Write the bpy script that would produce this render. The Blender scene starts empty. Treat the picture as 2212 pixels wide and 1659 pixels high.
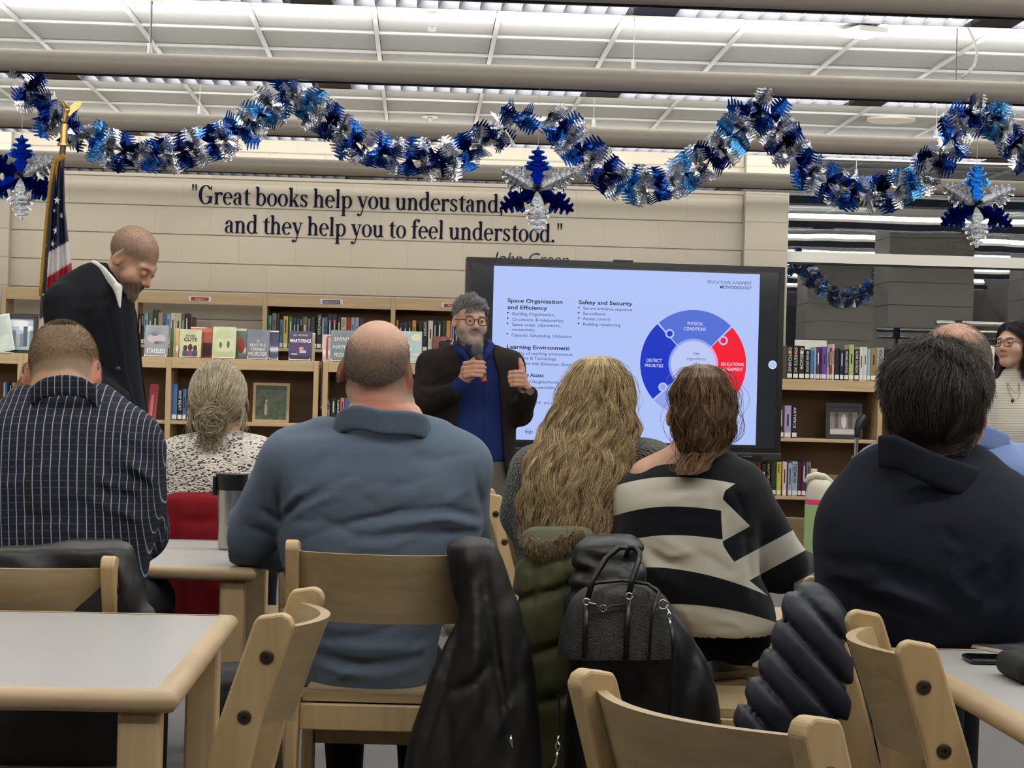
import bpy, bmesh, math, random
import numpy as np
from mathutils import Matrix, Vector
random.seed(7); rng = np.random.default_rng(7)
SC = bpy.context.scene; COL = SC.collection
PI = math.pi
# ------------------------------------------------------------------ camera
FPX, CX, CY = 4400.0, 1106.0, 829.5
CAM = np.array([0., 0., 1.20])
YAW, ROLL, PITCH = math.radians(2.65), 0.026, 5.5 / 4400.0
Fv = np.array([math.sin(YAW) * math.cos(PITCH), math.cos(YAW) * math.cos(PITCH), math.sin(PITCH)])
_r0 = np.array([math.cos(YAW), -math.sin(YAW), 0.])
_u0 = np.cross(_r0, Fv)
Rv = math.cos(ROLL) * _r0 + math.sin(ROLL) * _u0
Uv = -math.sin(ROLL) * _r0 + math.cos(ROLL) * _u0
def at(px, py, d):
    return CAM + d * (Fv + (px - CX) / FPX * Rv - (py - CY) / FPX * Uv)
def on_z(px, py, z):
    v = Fv + (px - CX) / FPX * Rv - (py - CY) / FPX * Uv
    return CAM + v * ((z - CAM[2]) / v[2])
def on_y(px, py, y):
    v = Fv + (px - CX) / FPX * Rv - (py - CY) / FPX * Uv
    return CAM + v * ((y - CAM[1]) / v[1])
cd = bpy.data.cameras.new('camera'); cam = bpy.data.objects.new('camera', cd); COL.objects.link(cam)
m = Matrix.Identity(4)
for i, v in enumerate((Rv, Uv, -Fv)):
    for j in range(3): m[j][i] = v[j]
m.translation = Vector(CAM); cam.matrix_world = m
cd.sensor_width = 36.0; cd.lens = 36.0 * FPX / 2212.0; cd.clip_start = .05; cd.clip_end = 100
SC.camera = cam
# ------------------------------------------------------------------ world (night outside) and exposure
W = bpy.data.worlds.new('night'); SC.world = W; W.use_nodes = True
W.node_tree.nodes['Background'].inputs[0].default_value = (.010, .012, .016, 1)
W.node_tree.nodes['Background'].inputs[1].default_value = 1.0
VS = SC.view_settings
VS.view_transform = 'Standard'; VS.look = 'None'; VS.gamma = 1.0; VS.use_curve_mapping = False
VS.exposure = 0.36
SC.cycles.max_bounces = 6; SC.cycles.diffuse_bounces = 3; SC.cycles.glossy_bounces = 3; SC.cycles.adaptive_threshold = .06; SC.cycles.adaptive_min_samples = 12
SC.cycles.transparent_max_bounces = 8; SC.cycles.caustics_reflective = False; SC.cycles.caustics_refractive = False
SC.cycles.sample_clamp_indirect = 4.0
UPLIGHT_W, DOWNLIGHT_W = 7.6, 10.5       # watts per metre of tubular fixture, up and down
# ------------------------------------------------------------------ helpers: colour, materials
def lin(c):
    return tuple(((x / 255.) / 12.92 if x <= 10 else (((x / 255.) + .055) / 1.055) ** 2.4) for x in c)
MATS = {}
def mat(name, rgb, rough=.55, metal=0., noise=None, bump=None, attr=None, sheen=0., spec=.5, coat=0., emit=None, alpha=None, grain=None, rnd=None, trans=0.):
    """procedural principled material. noise=(scale, amount); bump=(scale, strength[, stretch xyz]); attr=vertex colour name; grain=wood grain axis"""
    if name in MATS: return MATS[name]
    mt = bpy.data.materials.new(name); mt.use_nodes = True; MATS[name] = mt
    nt = mt.node_tree; N = nt.nodes; L = nt.links; b = N['Principled BSDF']
    c = lin(rgb) + (1,)
    b.inputs['Base Color'].default_value = c
    b.inputs['Roughness'].default_value = rough; b.inputs['Metallic'].default_value = metal
    b.inputs['Specular IOR Level'].default_value = spec
    if sheen: b.inputs['Sheen Weight'].default_value = sheen
    if coat: b.inputs['Coat Weight'].default_value = coat
    if trans: b.inputs['Transmission Weight'].default_value = trans
    if emit:
        b.inputs['Emission Color'].default_value = lin(emit[0]) + (1,); b.inputs['Emission Strength'].default_value = emit[1]; mt.cycles.emission_sampling = 'NONE'
    src = None
    if attr:
        a = N.new('ShaderNodeAttribute'); a.attribute_name = attr; src = a.outputs['Color']
    tc = N.new('ShaderNodeTexCoord')
    def mul(sock_col, fac_sock, lo, hi):
        mr = N.new('ShaderNodeMapRange'); mr.inputs['To Min'].default_value = lo; mr.inputs['To Max'].default_value = hi
        mr.inputs['From Min'].default_value = .3; mr.inputs['From Max'].default_value = .7
        L.new(fac_sock, mr.inputs['Value'])
        mx = N.new('ShaderNodeMix'); mx.data_type = 'RGBA'; mx.blend_type = 'MULTIPLY'; mx.inputs['Factor'].default_value = 1
        if sock_col is None: mx.inputs['A'].default_value = c
        else: L.new(sock_col, mx.inputs['A'])
        L.new(mr.outputs['Result'], mx.inputs['B'])
        return mx.outputs['Result']
    if rnd:
        oi = N.new('ShaderNodeObjectInfo'); src = mul(src, oi.outputs['Random'], 1 - rnd, 1 + rnd)
    if grain is not None:
        mp = N.new('ShaderNodeMapping'); sc = [38., 38., 38.]; sc[grain] = 2.2
        mp.inputs['Scale'].default_value = sc; L.new(tc.outputs['Object'], mp.inputs['Vector'])
        nz = N.new('ShaderNodeTexNoise'); nz.inputs['Scale'].default_value = 1.0; nz.inputs['Detail'].default_value = 5; nz.inputs['Distortion'].default_value = .6
        L.new(mp.outputs['Vector'], nz.inputs['Vector']); src = mul(src, nz.outputs['Fac'], .86, 1.07)
    if noise:
        nz = N.new('ShaderNodeTexNoise'); nz.inputs['Scale'].default_value = noise[0]; nz.inputs['Detail'].default_value = 4
        L.new(tc.outputs['Object'], nz.inputs['Vector']); src = mul(src, nz.outputs['Fac'], 1 - noise[1], 1 + noise[1] * .6)
    if src is not None: L.new(src, b.inputs['Base Color'])
    if bump:
        nz = N.new('ShaderNodeTexNoise'); nz.inputs['Scale'].default_value = bump[0]; nz.inputs['Detail'].default_value = 3
        if len(bump) > 2:
            mp = N.new('ShaderNodeMapping'); mp.inputs['Scale'].default_value = bump[2]; L.new(tc.outputs['Object'], mp.inputs['Vector']); L.new(mp.outputs['Vector'], nz.inputs['Vector'])
        else: L.new(tc.outputs['Object'], nz.inputs['Vector'])
        bp = N.new('ShaderNodeBump'); bp.inputs['Strength'].default_value = bump[1]; bp.inputs['Distance'].default_value = .01
        L.new(nz.outputs['Fac'], bp.inputs['Height']); L.new(bp.outputs['Normal'], b.inputs['Normal'])
    return mt
# ------------------------------------------------------------------ helpers: objects
def tag(o, label=None, cat=None, group=None, kind=None):
    if label: o['label'] = label
    if cat: o['category'] = cat
    if group: o['group'] = group
    if kind: o['kind'] = kind
    return o
def empty(name, loc, label=None, cat=None, group=None, rz=0., kind=None):
    o = bpy.data.objects.new(name, None); COL.objects.link(o); o.location = tuple(loc); o.rotation_euler = (0, 0, rz)
    o.empty_display_size = .05
    return tag(o, label, cat, group, kind)
def obj(name, me, parent=None):
    o = bpy.data.objects.new(name, me); COL.objects.link(o)
    if parent is not None: o.parent = parent
    return o
def copy_tree(o, parent=None):
    c = o.copy(); COL.objects.link(c); c.parent = parent
    for ch in o.children: copy_tree(ch, c)
    return c
def rotz(a):
    return np.array([[math.cos(a), -math.sin(a), 0], [math.sin(a), math.cos(a), 0], [0, 0, 1.]])
def rotx(a):
    return np.array([[1., 0, 0], [0, math.cos(a), -math.sin(a)], [0, math.sin(a), math.cos(a)]])
def roty(a):
    return np.array([[math.cos(a), 0, math.sin(a)], [0, 1., 0], [-math.sin(a), 0, math.cos(a)]])
class MB:
    """collects polygons, then build() links them as one mesh object"""
    def __init__(s): s.v = []; s.f = []; s.mi = []; s.cur = 0
    def add(s, v, f):
        b = len(s.v); s.v += [tuple(map(float, p)) for p in v]; s.f += [tuple(i + b for i in q) for q in f]; s.mi += [s.cur] * len(f); return s
    def box(s, c, size, rot=None):
        x, y, z = [k / 2. for k in size]
        p = np.array([(-x,-y,-z),(x,-y,-z),(x,y,-z),(-x,y,-z),(-x,-y,z),(x,-y,z),(x,y,z),(-x,y,z)])
        if rot is not None: p = p @ np.asarray(rot).T
        return s.add(p + np.asarray(c), [(0,3,2,1),(4,5,6,7),(0,1,5,4),(1,2,6,5),(2,3,7,6),(3,0,4,7)])
    def bx(s, x0, x1, y0, y1, z0, z1):
        return s.box(((x0+x1)/2., (y0+y1)/2., (z0+z1)/2.), (x1-x0, y1-y0, z1-z0))
    def prism(s, poly, ext, M=None, t=(0,0,0)):
        """poly: list of (a,b) in local xz plane extruded along y by ext=(y0,y1)"""
        n = len(poly); p = np.array([(a, ext[0], b) for a, b in poly] + [(a, ext[1], b) for a, b in poly], float)
        if M is not None: p = p @ np.asarray(M).T
        f = [tuple(range(n)), tuple(range(2*n-1, n-1, -1))] + [(i, i+n, (i+1) % n + n, (i+1) % n) for i in range(n)]
        return s.add(p + np.asarray(t), f)
    def tube(s, path, r, n=8, cap=True):
        path = [np.asarray(p, float) for p in path]; k = len(path)
        rr = r if hasattr(r, '__len__') else [r] * k
        vs = []; up = np.array([.13, .27, .95]); prev = None
        for i in range(k):
            t = path[min(i+1, k-1)] - path[max(i-1, 0)]; t = t / (np.linalg.norm(t) + 1e-12)
            a = np.cross(t, up if prev is None else prev)
            if prev is not None: a = prev - t * np.dot(prev, t)
            if np.linalg.norm(a) < 1e-6: a = np.cross(t, (1, 0, 0))
            a /= np.linalg.norm(a); b = np.cross(t, a); prev = a
            for j in range(n):
                q = 2 * PI * j / n; vs.append(path[i] + rr[i] * (math.cos(q) * a + math.sin(q) * b))
        f = [(i*n+j, i*n+(j+1) % n, (i+1)*n+(j+1) % n, (i+1)*n+j) for i in range(k-1) for j in range(n)]
        if cap: f += [tuple(range(n-1, -1, -1)), tuple(range((k-1)*n, k*n))]
        return s.add(vs, f)
    def lathe(s, prof, c=(0,0,0), n=24, axis=2, cap=True):
        """prof: (r,h) pairs, revolved about axis through c"""
        vs = []
        for r, h in prof:
            for j in range(n):
                q = 2*PI*j/n; p = [r*math.cos(q), r*math.sin(q), h]
                if axis == 0: p = [h, p[0], p[1]]
                elif axis == 1: p = [p[0], h, p[1]]
                vs.append(np.array(p) + np.asarray(c))
        k = len(prof)
        f = [(i*n+j, i*n+(j+1) % n, (i+1)*n+(j+1) % n, (i+1)*n+j) for i in range(k-1) for j in range(n)]
        if cap: f += [tuple(range(n-1, -1, -1)), tuple(range((k-1)*n, k*n))]
        return s.add(vs, f)
    def grid(s, P):
        """P: array (a,b,3)"""
        a, b = P.shape[:2]
        return s.add(P.reshape(-1, 3), [(i*b+j, i*b+j+1, (i+1)*b+j+1, (i+1)*b+j) for i in range(a-1) for j in range(b-1)])
    def mesh(s, name, mats, smooth=False, bevel=0., seg=2):
        me = bpy.data.meshes.new(name); me.from_pydata(s.v, [], s.f)
        if not isinstance(mats, (list, tuple)): mats = [mats]
        for x in mats: me.materials.append(x)
        if any(s.mi): me.polygons.foreach_set('material_index', s.mi)
        bm = bmesh.new(); bm.from_mesh(me)
        if not any(s.mi) or bevel: pass
        bmesh.ops.recalc_face_normals(bm, faces=bm.faces)
        if bevel:
            bmesh.ops.remove_doubles(bm, verts=bm.verts, dist=1e-5)
            eds = [e for e in bm.edges if len(e.link_faces) == 2 and e.calc_face_angle(0) > .5]
            bmesh.ops.bevel(bm, geom=eds, offset=bevel, segments=seg, affect='EDGES', profile=.5)
        bm.to_mesh(me); bm.free()
        if smooth:
            me.polygons.foreach_set('use_smooth', [True] * len(me.polygons))
            if smooth == 'auto' or bevel:
                try: me.set_sharp_from_angle(angle=.7)
                except Exception: pass
        return me
    def build(s, name, mats, parent=None, smooth=False, bevel=0., seg=2, world=None):
        if world is not None and parent is not None:
            r = parent
            while r.parent is not None: r = r.parent
            o = np.array(r.location); s.v = [tuple(np.array(p) - o) for p in s.v]
        return obj(name, s.mesh(name, mats, smooth, bevel, seg), parent)
def struct(name, mb, mt, label=None, **k):
    o = mb.build(name, mt, **k); o['kind'] = 'structure'
    if label: o['label'] = label
    return o
def text_mesh(name, body, size, mt, bold=0., shear=0., align='LEFT', extrude=0., space=1., xs=1.):
    cu = bpy.data.curves.new(name, 'FONT'); cu.body = body; cu.size = size; cu.offset = bold; cu.shear = shear
    cu.align_x = align; cu.extrude = extrude; cu.space_character = space; cu.resolution_u = 3
    t = bpy.data.objects.new(name, cu)
    me = bpy.data.meshes.new_from_object(t)
    bpy.data.objects.remove(t); bpy.data.curves.remove(cu)
    if xs != 1.: me.transform(Matrix.Diagonal((xs, 1, 1, 1)))
    me.materials.clear(); me.materials.append(mt); me.name = name
    return me
# ------------------------------------------------------------------ helpers: organic shapes from distance fields
def surfnet(fn, lo, hi, h):
    lo = np.asarray(lo, float); hi = np.asarray(hi, float)
    C = 4
    nc = np.ceil((hi - lo) / (h * C)).astype(int) + 1
    n = nc * C + 1
    ax = [lo[i] + h * C * np.arange(nc[i] + 1) for i in range(3)]
    G = np.stack(np.meshgrid(*ax, indexing='ij'), -1).reshape(-1, 3)
    Dc = fn(G).reshape(nc + 1)
    ab = np.abs(Dc); mn = np.full(nc, 1e9); sg = np.zeros(nc, int)
    for dx in (0, 1):
        for dy in (0, 1):
            for dz in (0, 1):
                sl = (slice(dx, dx+nc[0]), slice(dy, dy+nc[1]), slice(dz, dz+nc[2]))
                mn = np.minimum(mn, ab[sl]); sg += (Dc[sl] < 0)
    act = (mn < h * C * 1.15) | ((sg > 0) & (sg < 8))
    D = np.where(np.repeat(np.repeat(np.repeat(np.pad(Dc[:-1, :-1, :-1], ((0,1),)*3, mode='edge'), C, 0), C, 1), C, 2)[:n[0], :n[1], :n[2]] < 0, -1., 1.)
    mask = np.zeros(n, bool)
    A = np.repeat(np.repeat(np.repeat(act, C, 0), C, 1), C, 2)
    for dx in (0, 1):
        for dy in (0, 1):
            for dz in (0, 1):
                mask[dx:dx+A.shape[0], dy:dy+A.shape[1], dz:dz+A.shape[2]] |= A
    ii = np.argwhere(mask)
    P = lo + ii * h
    d = np.concatenate([fn(P[k:k+400000]) for k in range(0, len(P), 400000)]) if len(P) else np.zeros(0)
    D[mask] = d
    s = D < 0
    cnt = np.zeros(np.array(n) - 1, np.int8)
    for dx in (0, 1):
        for dy in (0, 1):
            for dz in (0, 1):
                cnt += s[dx:dx+n[0]-1, dy:dy+n[1]-1, dz:dz+n[2]-1]
    cells = np.argwhere((cnt > 0) & (cnt < 8))
    idx = -np.ones(cnt.shape, int); idx[tuple(cells.T)] = np.arange(len(cells))
    acc = np.zeros((len(cells), 3)); k = np.zeros(len(cells))
    corners = [(a, b, c) for a in (0, 1) for b in (0, 1) for c in (0, 1)]
    for p in corners:
        for axi in range(3):
            if p[axi]: continue
            q = list(p); q[axi] = 1
            a = cells + p; b = cells + q
            da = D[tuple(a.T)]; db = D[tuple(b.T)]
            x = (da < 0) != (db < 0)
            t = np.where(x, da / np.where(x, da - db, 1), 0)
            acc += np.where(x[:, None], np.array(p) + t[:, None] * (np.array(q) - np.array(p)), 0); k += x
    V = lo + h * (cells + acc / k[:, None])
    Fs = []
    for axi in range(3):
        u, w = (axi + 1) % 3, (axi + 2) % 3
        sl0 = [slice(None)] * 3; sl1 = [slice(None)] * 3
        sl0[axi] = slice(0, n[axi]-1); sl1[axi] = slice(1, n[axi])
        e = np.argwhere(s[tuple(sl0)] != s[tuple(sl1)])
        e = e[(e[:, u] > 0) & (e[:, w] > 0) & (e[:, u] < n[u]-1) & (e[:, w] < n[w]-1)]
        flip = s[tuple(e.T)]
        q = []
        for du, dw in ((-1, -1), (0, -1), (0, 0), (-1, 0)):
            c = e.copy(); c[:, u] += du; c[:, w] += dw; q.append(idx[tuple(c.T)])
        q = np.stack(q, 1); q[~flip] = q[~flip][:, ::-1]
        Fs.append(q)
    Fq = np.concatenate(Fs); Fq = Fq[(Fq >= 0).all(1)]
    return V, Fq
def np_mesh(name, V, Fq, mats, cols=None, smooth=True, mi=None, attrs=None):
    me = bpy.data.meshes.new(name)
    me.vertices.add(len(V)); me.vertices.foreach_set('co', np.asarray(V, np.float32).ravel())
    me.loops.add(Fq.size); me.loops.foreach_set('vertex_index', Fq.ravel().astype(np.int32))
    me.polygons.add(len(Fq)); me.polygons.foreach_set('loop_start', np.arange(0, Fq.size, Fq.shape[1], dtype=np.int32))
    if not isinstance(mats, (list, tuple)): mats = [mats]
    for x in mats: me.materials.append(x)
    me.update(calc_edges=True); me.validate()
    if smooth: me.polygons.foreach_set('use_smooth', [True] * len(me.polygons))
    if mi is not None: me.polygons.foreach_set('material_index', mi)
    if cols is not None:
        a = me.color_attributes.new('Col', 'FLOAT_COLOR', 'POINT')
        c4 = np.ones((len(V), 4), np.float32); c4[:, :3] = cols; a.data.foreach_set('color', c4.ravel())
    for nm, arr in (attrs or {}).items():
        a = me.attributes.new(nm, 'FLOAT', 'POINT'); a.data.foreach_set('value', np.asarray(arr, np.float32))
    return me
def smin(a, b, k):
    h = np.maximum(k - np.abs(a - b), 0) / k
    return np.minimum(a, b) - h * h * k * .25
def smax(a, b, k): return -smin(-a, -b, k)
def rc(P, a, b, ra, rb):
    a = np.asarray(a, float); ba = np.asarray(b, float) - a
    t = np.clip((P - a) @ ba / (ba @ ba + 1e-12), 0, 1)
    return np.linalg.norm(P - a - t[:, None] * ba, axis=1) - (ra + (rb - ra) * t)
def chain(P, pts, rad, k=.02):
    d = None
    for i in range(len(pts) - 1):
        e = rc(P, pts[i], pts[i+1], rad[i], rad[i+1])
        d = e if d is None else smin(d, e, k)
    return d
def ell(P, c, r, M=None):
    p = P - np.asarray(c, float)
    if M is not None: p = p @ np.asarray(M)
    r = np.asarray(r, float)
    k0 = np.linalg.norm(p / r, axis=1); k1 = np.linalg.norm(p / (r * r), axis=1) + 1e-9
    return k0 * (k0 - 1) / k1
def rbox(P, c, half, r, M=None):
    p = P - np.asarray(c, float)
    if M is not None: p = p @ np.asarray(M)
    q = np.abs(p) - (np.asarray(half, float) - r)
    return np.linalg.norm(np.maximum(q, 0), axis=1) + np.minimum(q.max(1), 0) - r
def crom(rows, m=160):
    """smooth dense table through rows sorted by first column"""
    R_ = np.array(sorted(rows, key=lambda r: r[0]), float); x = R_[:, 0]; n = len(R_)
    xs = np.linspace(x[0], x[-1], m); out = [xs]
    for c in range(1, R_.shape[1]):
        y = R_[:, c]; dl = np.diff(y) / np.diff(x); mm = np.zeros(n)
        mm[0] = dl[0]; mm[-1] = dl[-1]
        for i in range(1, n - 1):
            mm[i] = 0 if dl[i-1] * dl[i] <= 0 else 2 * dl[i-1] * dl[i] / (dl[i-1] + dl[i])
        k = np.clip(np.searchsorted(x, xs) - 1, 0, n - 2); hh = x[k+1] - x[k]; t = (xs - x[k]) / hh
        out.append((2*t**3-3*t**2+1)*y[k] + (t**3-2*t**2+t)*hh*mm[k] + (-2*t**3+3*t**2)*y[k+1] + (t**3-t**2)*hh*mm[k+1])
    return np.stack(out, 1)
def loft(P, T, n=2.3, cap=True):
    """T: table from crom with columns z, cx, cy, hw, hd"""
    z = P[:, 2]; cx, cy, hw, hd = [np.interp(z, T[:, 0], T[:, i]) for i in (1, 2, 3, 4)]
    q = ((np.abs(P[:, 0] - cx) / hw) ** n + (np.abs(P[:, 1] - cy) / hd) ** n) ** (1. / n)
    d = (q - 1) * np.minimum(hw, hd)
    if cap: d = smax(d, np.maximum(z - T[-1, 0], T[0, 0] - z), .02)
    return d
def seg_dist(P, a, b):
    a = np.asarray(a, float); ba = np.asarray(b, float) - a
    t = np.clip((P - a) @ ba / (ba @ ba + 1e-12), 0, 1)
    return np.linalg.norm(P - a - t[:, None] * ba, axis=1), t
def vnoise(P, sc, seed=0):
    """cheap smooth 3-D noise from summed sines, about -1..1"""
    r = np.random.default_rng(seed); o = np.zeros(len(P))
    for i in range(6):
        k = r.normal(size=3); k *= sc * (.6 + .9 * r.random()) / np.linalg.norm(k)
        o += np.sin(P @ k + r.random() * 6.28)
    return o / 3.2
def hair_obj(name, strands, r0, r1, mt, parent, xf=None):
    """strands: list of (n,3) arrays in the thing's local frame; a native hair-curves object"""
    hc = bpy.data.hair_curves.new(name)
    hc.add_curves([len(s_) for s_ in strands])
    pos = np.concatenate(strands)
    if xf: pos = xf(pos)
    pos = pos.astype(np.float32)
    hc.attributes['position'].data.foreach_set('vector', pos.ravel())
    ra = hc.attributes.get('radius') or hc.attributes.new('radius', 'FLOAT', 'POINT')
    sizes = np.array([len(s_) for s_ in strands]); st = np.repeat(np.cumsum(sizes) - sizes, sizes); fr = (np.arange(sizes.sum()) - st) / np.repeat(np.maximum(sizes - 1, 1), sizes)
    rad = (r0 + (r1 - r0) * fr).astype(np.float32)
    ra.data.foreach_set('value', rad)
    hc.materials.append(mt)
    o = bpy.data.objects.new(name, hc); COL.objects.link(o); o.parent = parent
    return o
def hair_mat(name, stops, rough=.42):
    if name in MATS: return MATS[name]
    mt = bpy.data.materials.new(name); mt.use_nodes = True; MATS[name] = mt
    N = mt.node_tree.nodes; L = mt.node_tree.links; b = N['Principled BSDF']; b.inputs['Roughness'].default_value = rough
    b.inputs['Specular IOR Level'].default_value = .35
    hi = N.new('ShaderNodeHairInfo'); cr = N.new('ShaderNodeValToRGB'); L.new(hi.outputs['Random'], cr.inputs[0])
    el = cr.color_ramp.elements
    while len(el) < len(stops): el.new(.5)
    for i, (p, c) in enumerate(stops): el[i].position = p; el[i].color = lin(c) + (1,)
    L.new(cr.outputs[0], b.inputs['Base Color'])
    return mt
# ================================================================== THE ROOM
DW, CEIL = 14.80, 3.00
FIX_Y = [0.92, 3.14, 5.36, 7.58, 9.80, 12.02, 14.24]
FIX_Z = 2.64            # underside of the tubes
wall_paint = mat('wall_paint', (190, 181, 165), .6, noise=(3.0, .03), bump=(90, .12), rnd=.012)
mortar = mat('painted_joint', (175, 166, 151), .7)
ceil_grid = mat('ceiling_grid', (200, 201, 197), .5)
tile_mat = mat('ceiling_tile', (208, 209, 204), .9, noise=(220, .07), bump=(260, .35), rnd=.02)
carpet = mat('carpet', (118, 116, 118), .95, noise=(420, .55), bump=(300, .6))
glass_dark = bpy.data.materials.new('night_window_glass'); glass_dark.use_nodes = True
_n = glass_dark.node_tree.nodes; _l = glass_dark.node_tree.links; _n.clear()
_o = _n.new('ShaderNodeOutputMaterial'); _g = _n.new('ShaderNodeBsdfGlossy'); _g.inputs['Roughness'].default_value = 0.0; _g.inputs['Color'].default_value = (.92, .95, 1, 1)
_t = _n.new('ShaderNodeBsdfTransparent'); _t.inputs['Color'].default_value = (.55, .6, .6, 1); _mx = _n.new('ShaderNodeMixShader'); _mx.inputs[0].default_value = .27
_tc = _n.new('ShaderNodeTexCoord'); _nz = _n.new('ShaderNodeTexNoise'); _nz.inputs['Scale'].default_value = .9; _bp = _n.new('ShaderNodeBump'); _bp.inputs['Strength'].default_value = .03; _bp.inputs['Distance'].default_value = .05
_l.new(_tc.outputs['Object'], _nz.inputs['Vector']); _l.new(_nz.outputs['Fac'], _bp.inputs['Height']); _l.new(_bp.outputs['Normal'], _g.inputs['Normal'])
_l.new(_t.outputs[0], _mx.inputs[1]); _l.new(_g.outputs[0], _mx.inputs[2]); _l.new(_mx.outputs[0], _o.inputs[0])

floor = struct('floor', MB().bx(-6.2, 8.2, -5.2, 15.2, -.12, 0), carpet, 'grey speckled loop carpet')
# back wall: backing plus proud painted blocks; the window opening starts at XW
XW = on_y(1697, 480, DW)[0]
WIN_TOP = on_y(1950, 344, DW)[2]
wb = MB().bx(-6.2, XW, DW + .012, DW + .25, 0, CEIL).bx(XW, 8.2, DW + .012, DW + .25, WIN_TOP, CEIL).bx(XW, 8.2, DW + .012, DW + .25, 0, .95)
wall_back = struct('wall_back', wb, mortar, 'beige painted concrete block wall')
bw, bh = .4064, .2032
XP0 = on_y(1605, 480, DW)[0]; XPL = on_y(26, 480, DW)[0]
def block_mesh(w, nm):
    p_ = [(0, .0062), (.0028, .0034), (.03, .0034), (.03, bh - .0034), (.0028, bh - .0034), (0, bh - .0062)]
    return MB().prism([(a, b) for a, b in p_], (.0004, w - .0004), M=[[0, 1, 0], [1, 0, 0], [0, 0, 1]]).mesh(nm, wall_paint)
bm_full, bm_half = block_mesh(bw, 'block'), block_mesh(bw / 2, 'half_block')
def lay(x0, x1, ypos, parent, z0=0.):
    z = z0; k = 0
    while z < CEIL - .01:
        x = x0
        if k % 2: pass
        off = bw / 2 if k % 2 else 0
        first = True
        while x < x1 - .02:
            w = off if (first and off) else bw
            first = False
            w = min(w, x1 - x)
            if abs(w - bw) < 1e-4: me = bm_full
            elif abs(w - bw / 2) < 1e-4: me = bm_half
            else: me = block_mesh(w, 'cut_block')
            o = obj('block', me, parent); o.location = (x, ypos, z)
            x += w
        z += bh; k += 1
lay(XPL, XP0, DW, wall_back)
# pilasters left and right, standing a little proud
pl = struct('wall_pilaster_left', MB().bx(XPL - 1.2, XPL, DW - .098, DW + .01, 0, CEIL), mortar, 'painted block pilaster beside the flag')
lay(XPL - 2 * bw, XPL, DW - .10, pl)
pr = struct('wall_pilaster_right', MB().bx(XP0, XW - .002, DW - .098, DW + .01, 0, CEIL), mortar, 'painted block pilaster beside the night window')
lay(XP0, XW, DW - .10, pr)
struct('wall_left', MB().bx(-6.2, -6.0, -5.2, 15.0, 0, CEIL), wall_paint)
struct('wall_right', MB().bx(8.0, 8.2, -5.2, 15.0, 0, CEIL), wall_paint)
struct('wall_rear', MB().bx(-6.2, 8.2, -5.2, -5.0, 0, CEIL), wall_paint)
for nm, x, y in (('column_1', 4.62, 11.1), ('column_2', 4.75, 6.5), ('column_3', 6.6, 8.7)):
    c = MB().bx(x - .38, x + .38, y - .3, y + .3, 0, CEIL)
    co = struct(nm, c, mortar, 'painted block column')
    for k in range(4, 15):
        o = MB().bx(x - .386, x + .386, y - .306, y + .306, k * bh + .004, (k + 1) * bh - .004).build('block', wall_paint, co)
# window: frame, transom bar, glass
white_frame = mat('white_frame', (224, 222, 214), .4)
wz = on_y(1900, 560, DW)[2]; wh = .5 * (on_y(1900, 548, DW)[2] - on_y(1900, 571, DW)[2])
win = MB().bx(XW, 8.0, DW - .02, DW + .06, wz - wh, wz + wh).bx(XW, XW + .02, DW - .01, DW + .06, .95, WIN_TOP).bx(XW, 8.0, DW - .02, DW + .06, WIN_TOP - .02, WIN_TOP + .025)
w1 = struct('window_1', win, white_frame, 'dark night window with white transom bar')
black_gasket = mat('black_gasket', (18, 18, 18), .5)
MB().bx(XW + .02, 8.0, DW + .0, DW + .05, wz - wh - .012, wz - wh).bx(XW + .02, 8.0, DW, DW + .05, WIN_TOP - .034, WIN_TOP - .02).build('gasket', black_gasket, w1)
for a, b in ((.95, wz - wh), (wz + wh, WIN_TOP)):
    MB().add([(XW + .02, DW + .03, a), (8.0, DW + .03, a), (8.0, DW + .03, b), (XW + .02, DW + .03, b)], [(0, 1, 2, 3)]).build('pane', glass_dark, w1)
# ceiling: slab, T-grid, tiles
ceil = struct('ceiling', MB().bx(-6.2, 8.2, -5.2, 15.2, CEIL + .03, CEIL + .15), ceil_grid, 'white suspended tile ceiling')
TL = .6096
gx0 = on_z(812, 60, CEIL)[0]
tx0 = gx0 - 7 * TL; ty1 = DW; ny = 14; nx = 17
grid = MB()
for i in range(-4, nx + 4): grid.bx(tx0 + i * TL - .012, tx0 + i * TL + .012, -5.2, ty1, CEIL, CEIL + .03)
for j in range(ny + 20): grid.bx(-6.2, 8.2, ty1 - j * TL - .012, ty1 - j * TL + .012, CEIL + .0006, CEIL + .03)
grid.build('ceiling_grid_bars', ceil_grid, ceil)
tm = MB().bx(.016, TL - .016, .016, TL - .016, .012, .03).mesh('tile', tile_mat)
for i in range(nx):
    for j in range(ny):
        o = obj('tile', tm, ceil); o.location = (tx0 + i * TL, ty1 - (j + 1) * TL, CEIL)
rest = MB()
for i in range(-4, nx + 4):
    for j in range(ny + 19):
        if 0 <= i < nx and j < ny: continue
        x, y = tx0 + i * TL, ty1 - (j + 1) * TL
        if x < -6.0 or x > 7.4 or y < -5.0: continue
        rest.bx(x + .016, x + TL - .016, y + .016, y + TL - .016, CEIL + .012, CEIL + .03)
o = rest.build('ceiling_tiles_beyond', tile_mat, ceil); o['kind'] = 'stuff'
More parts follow.
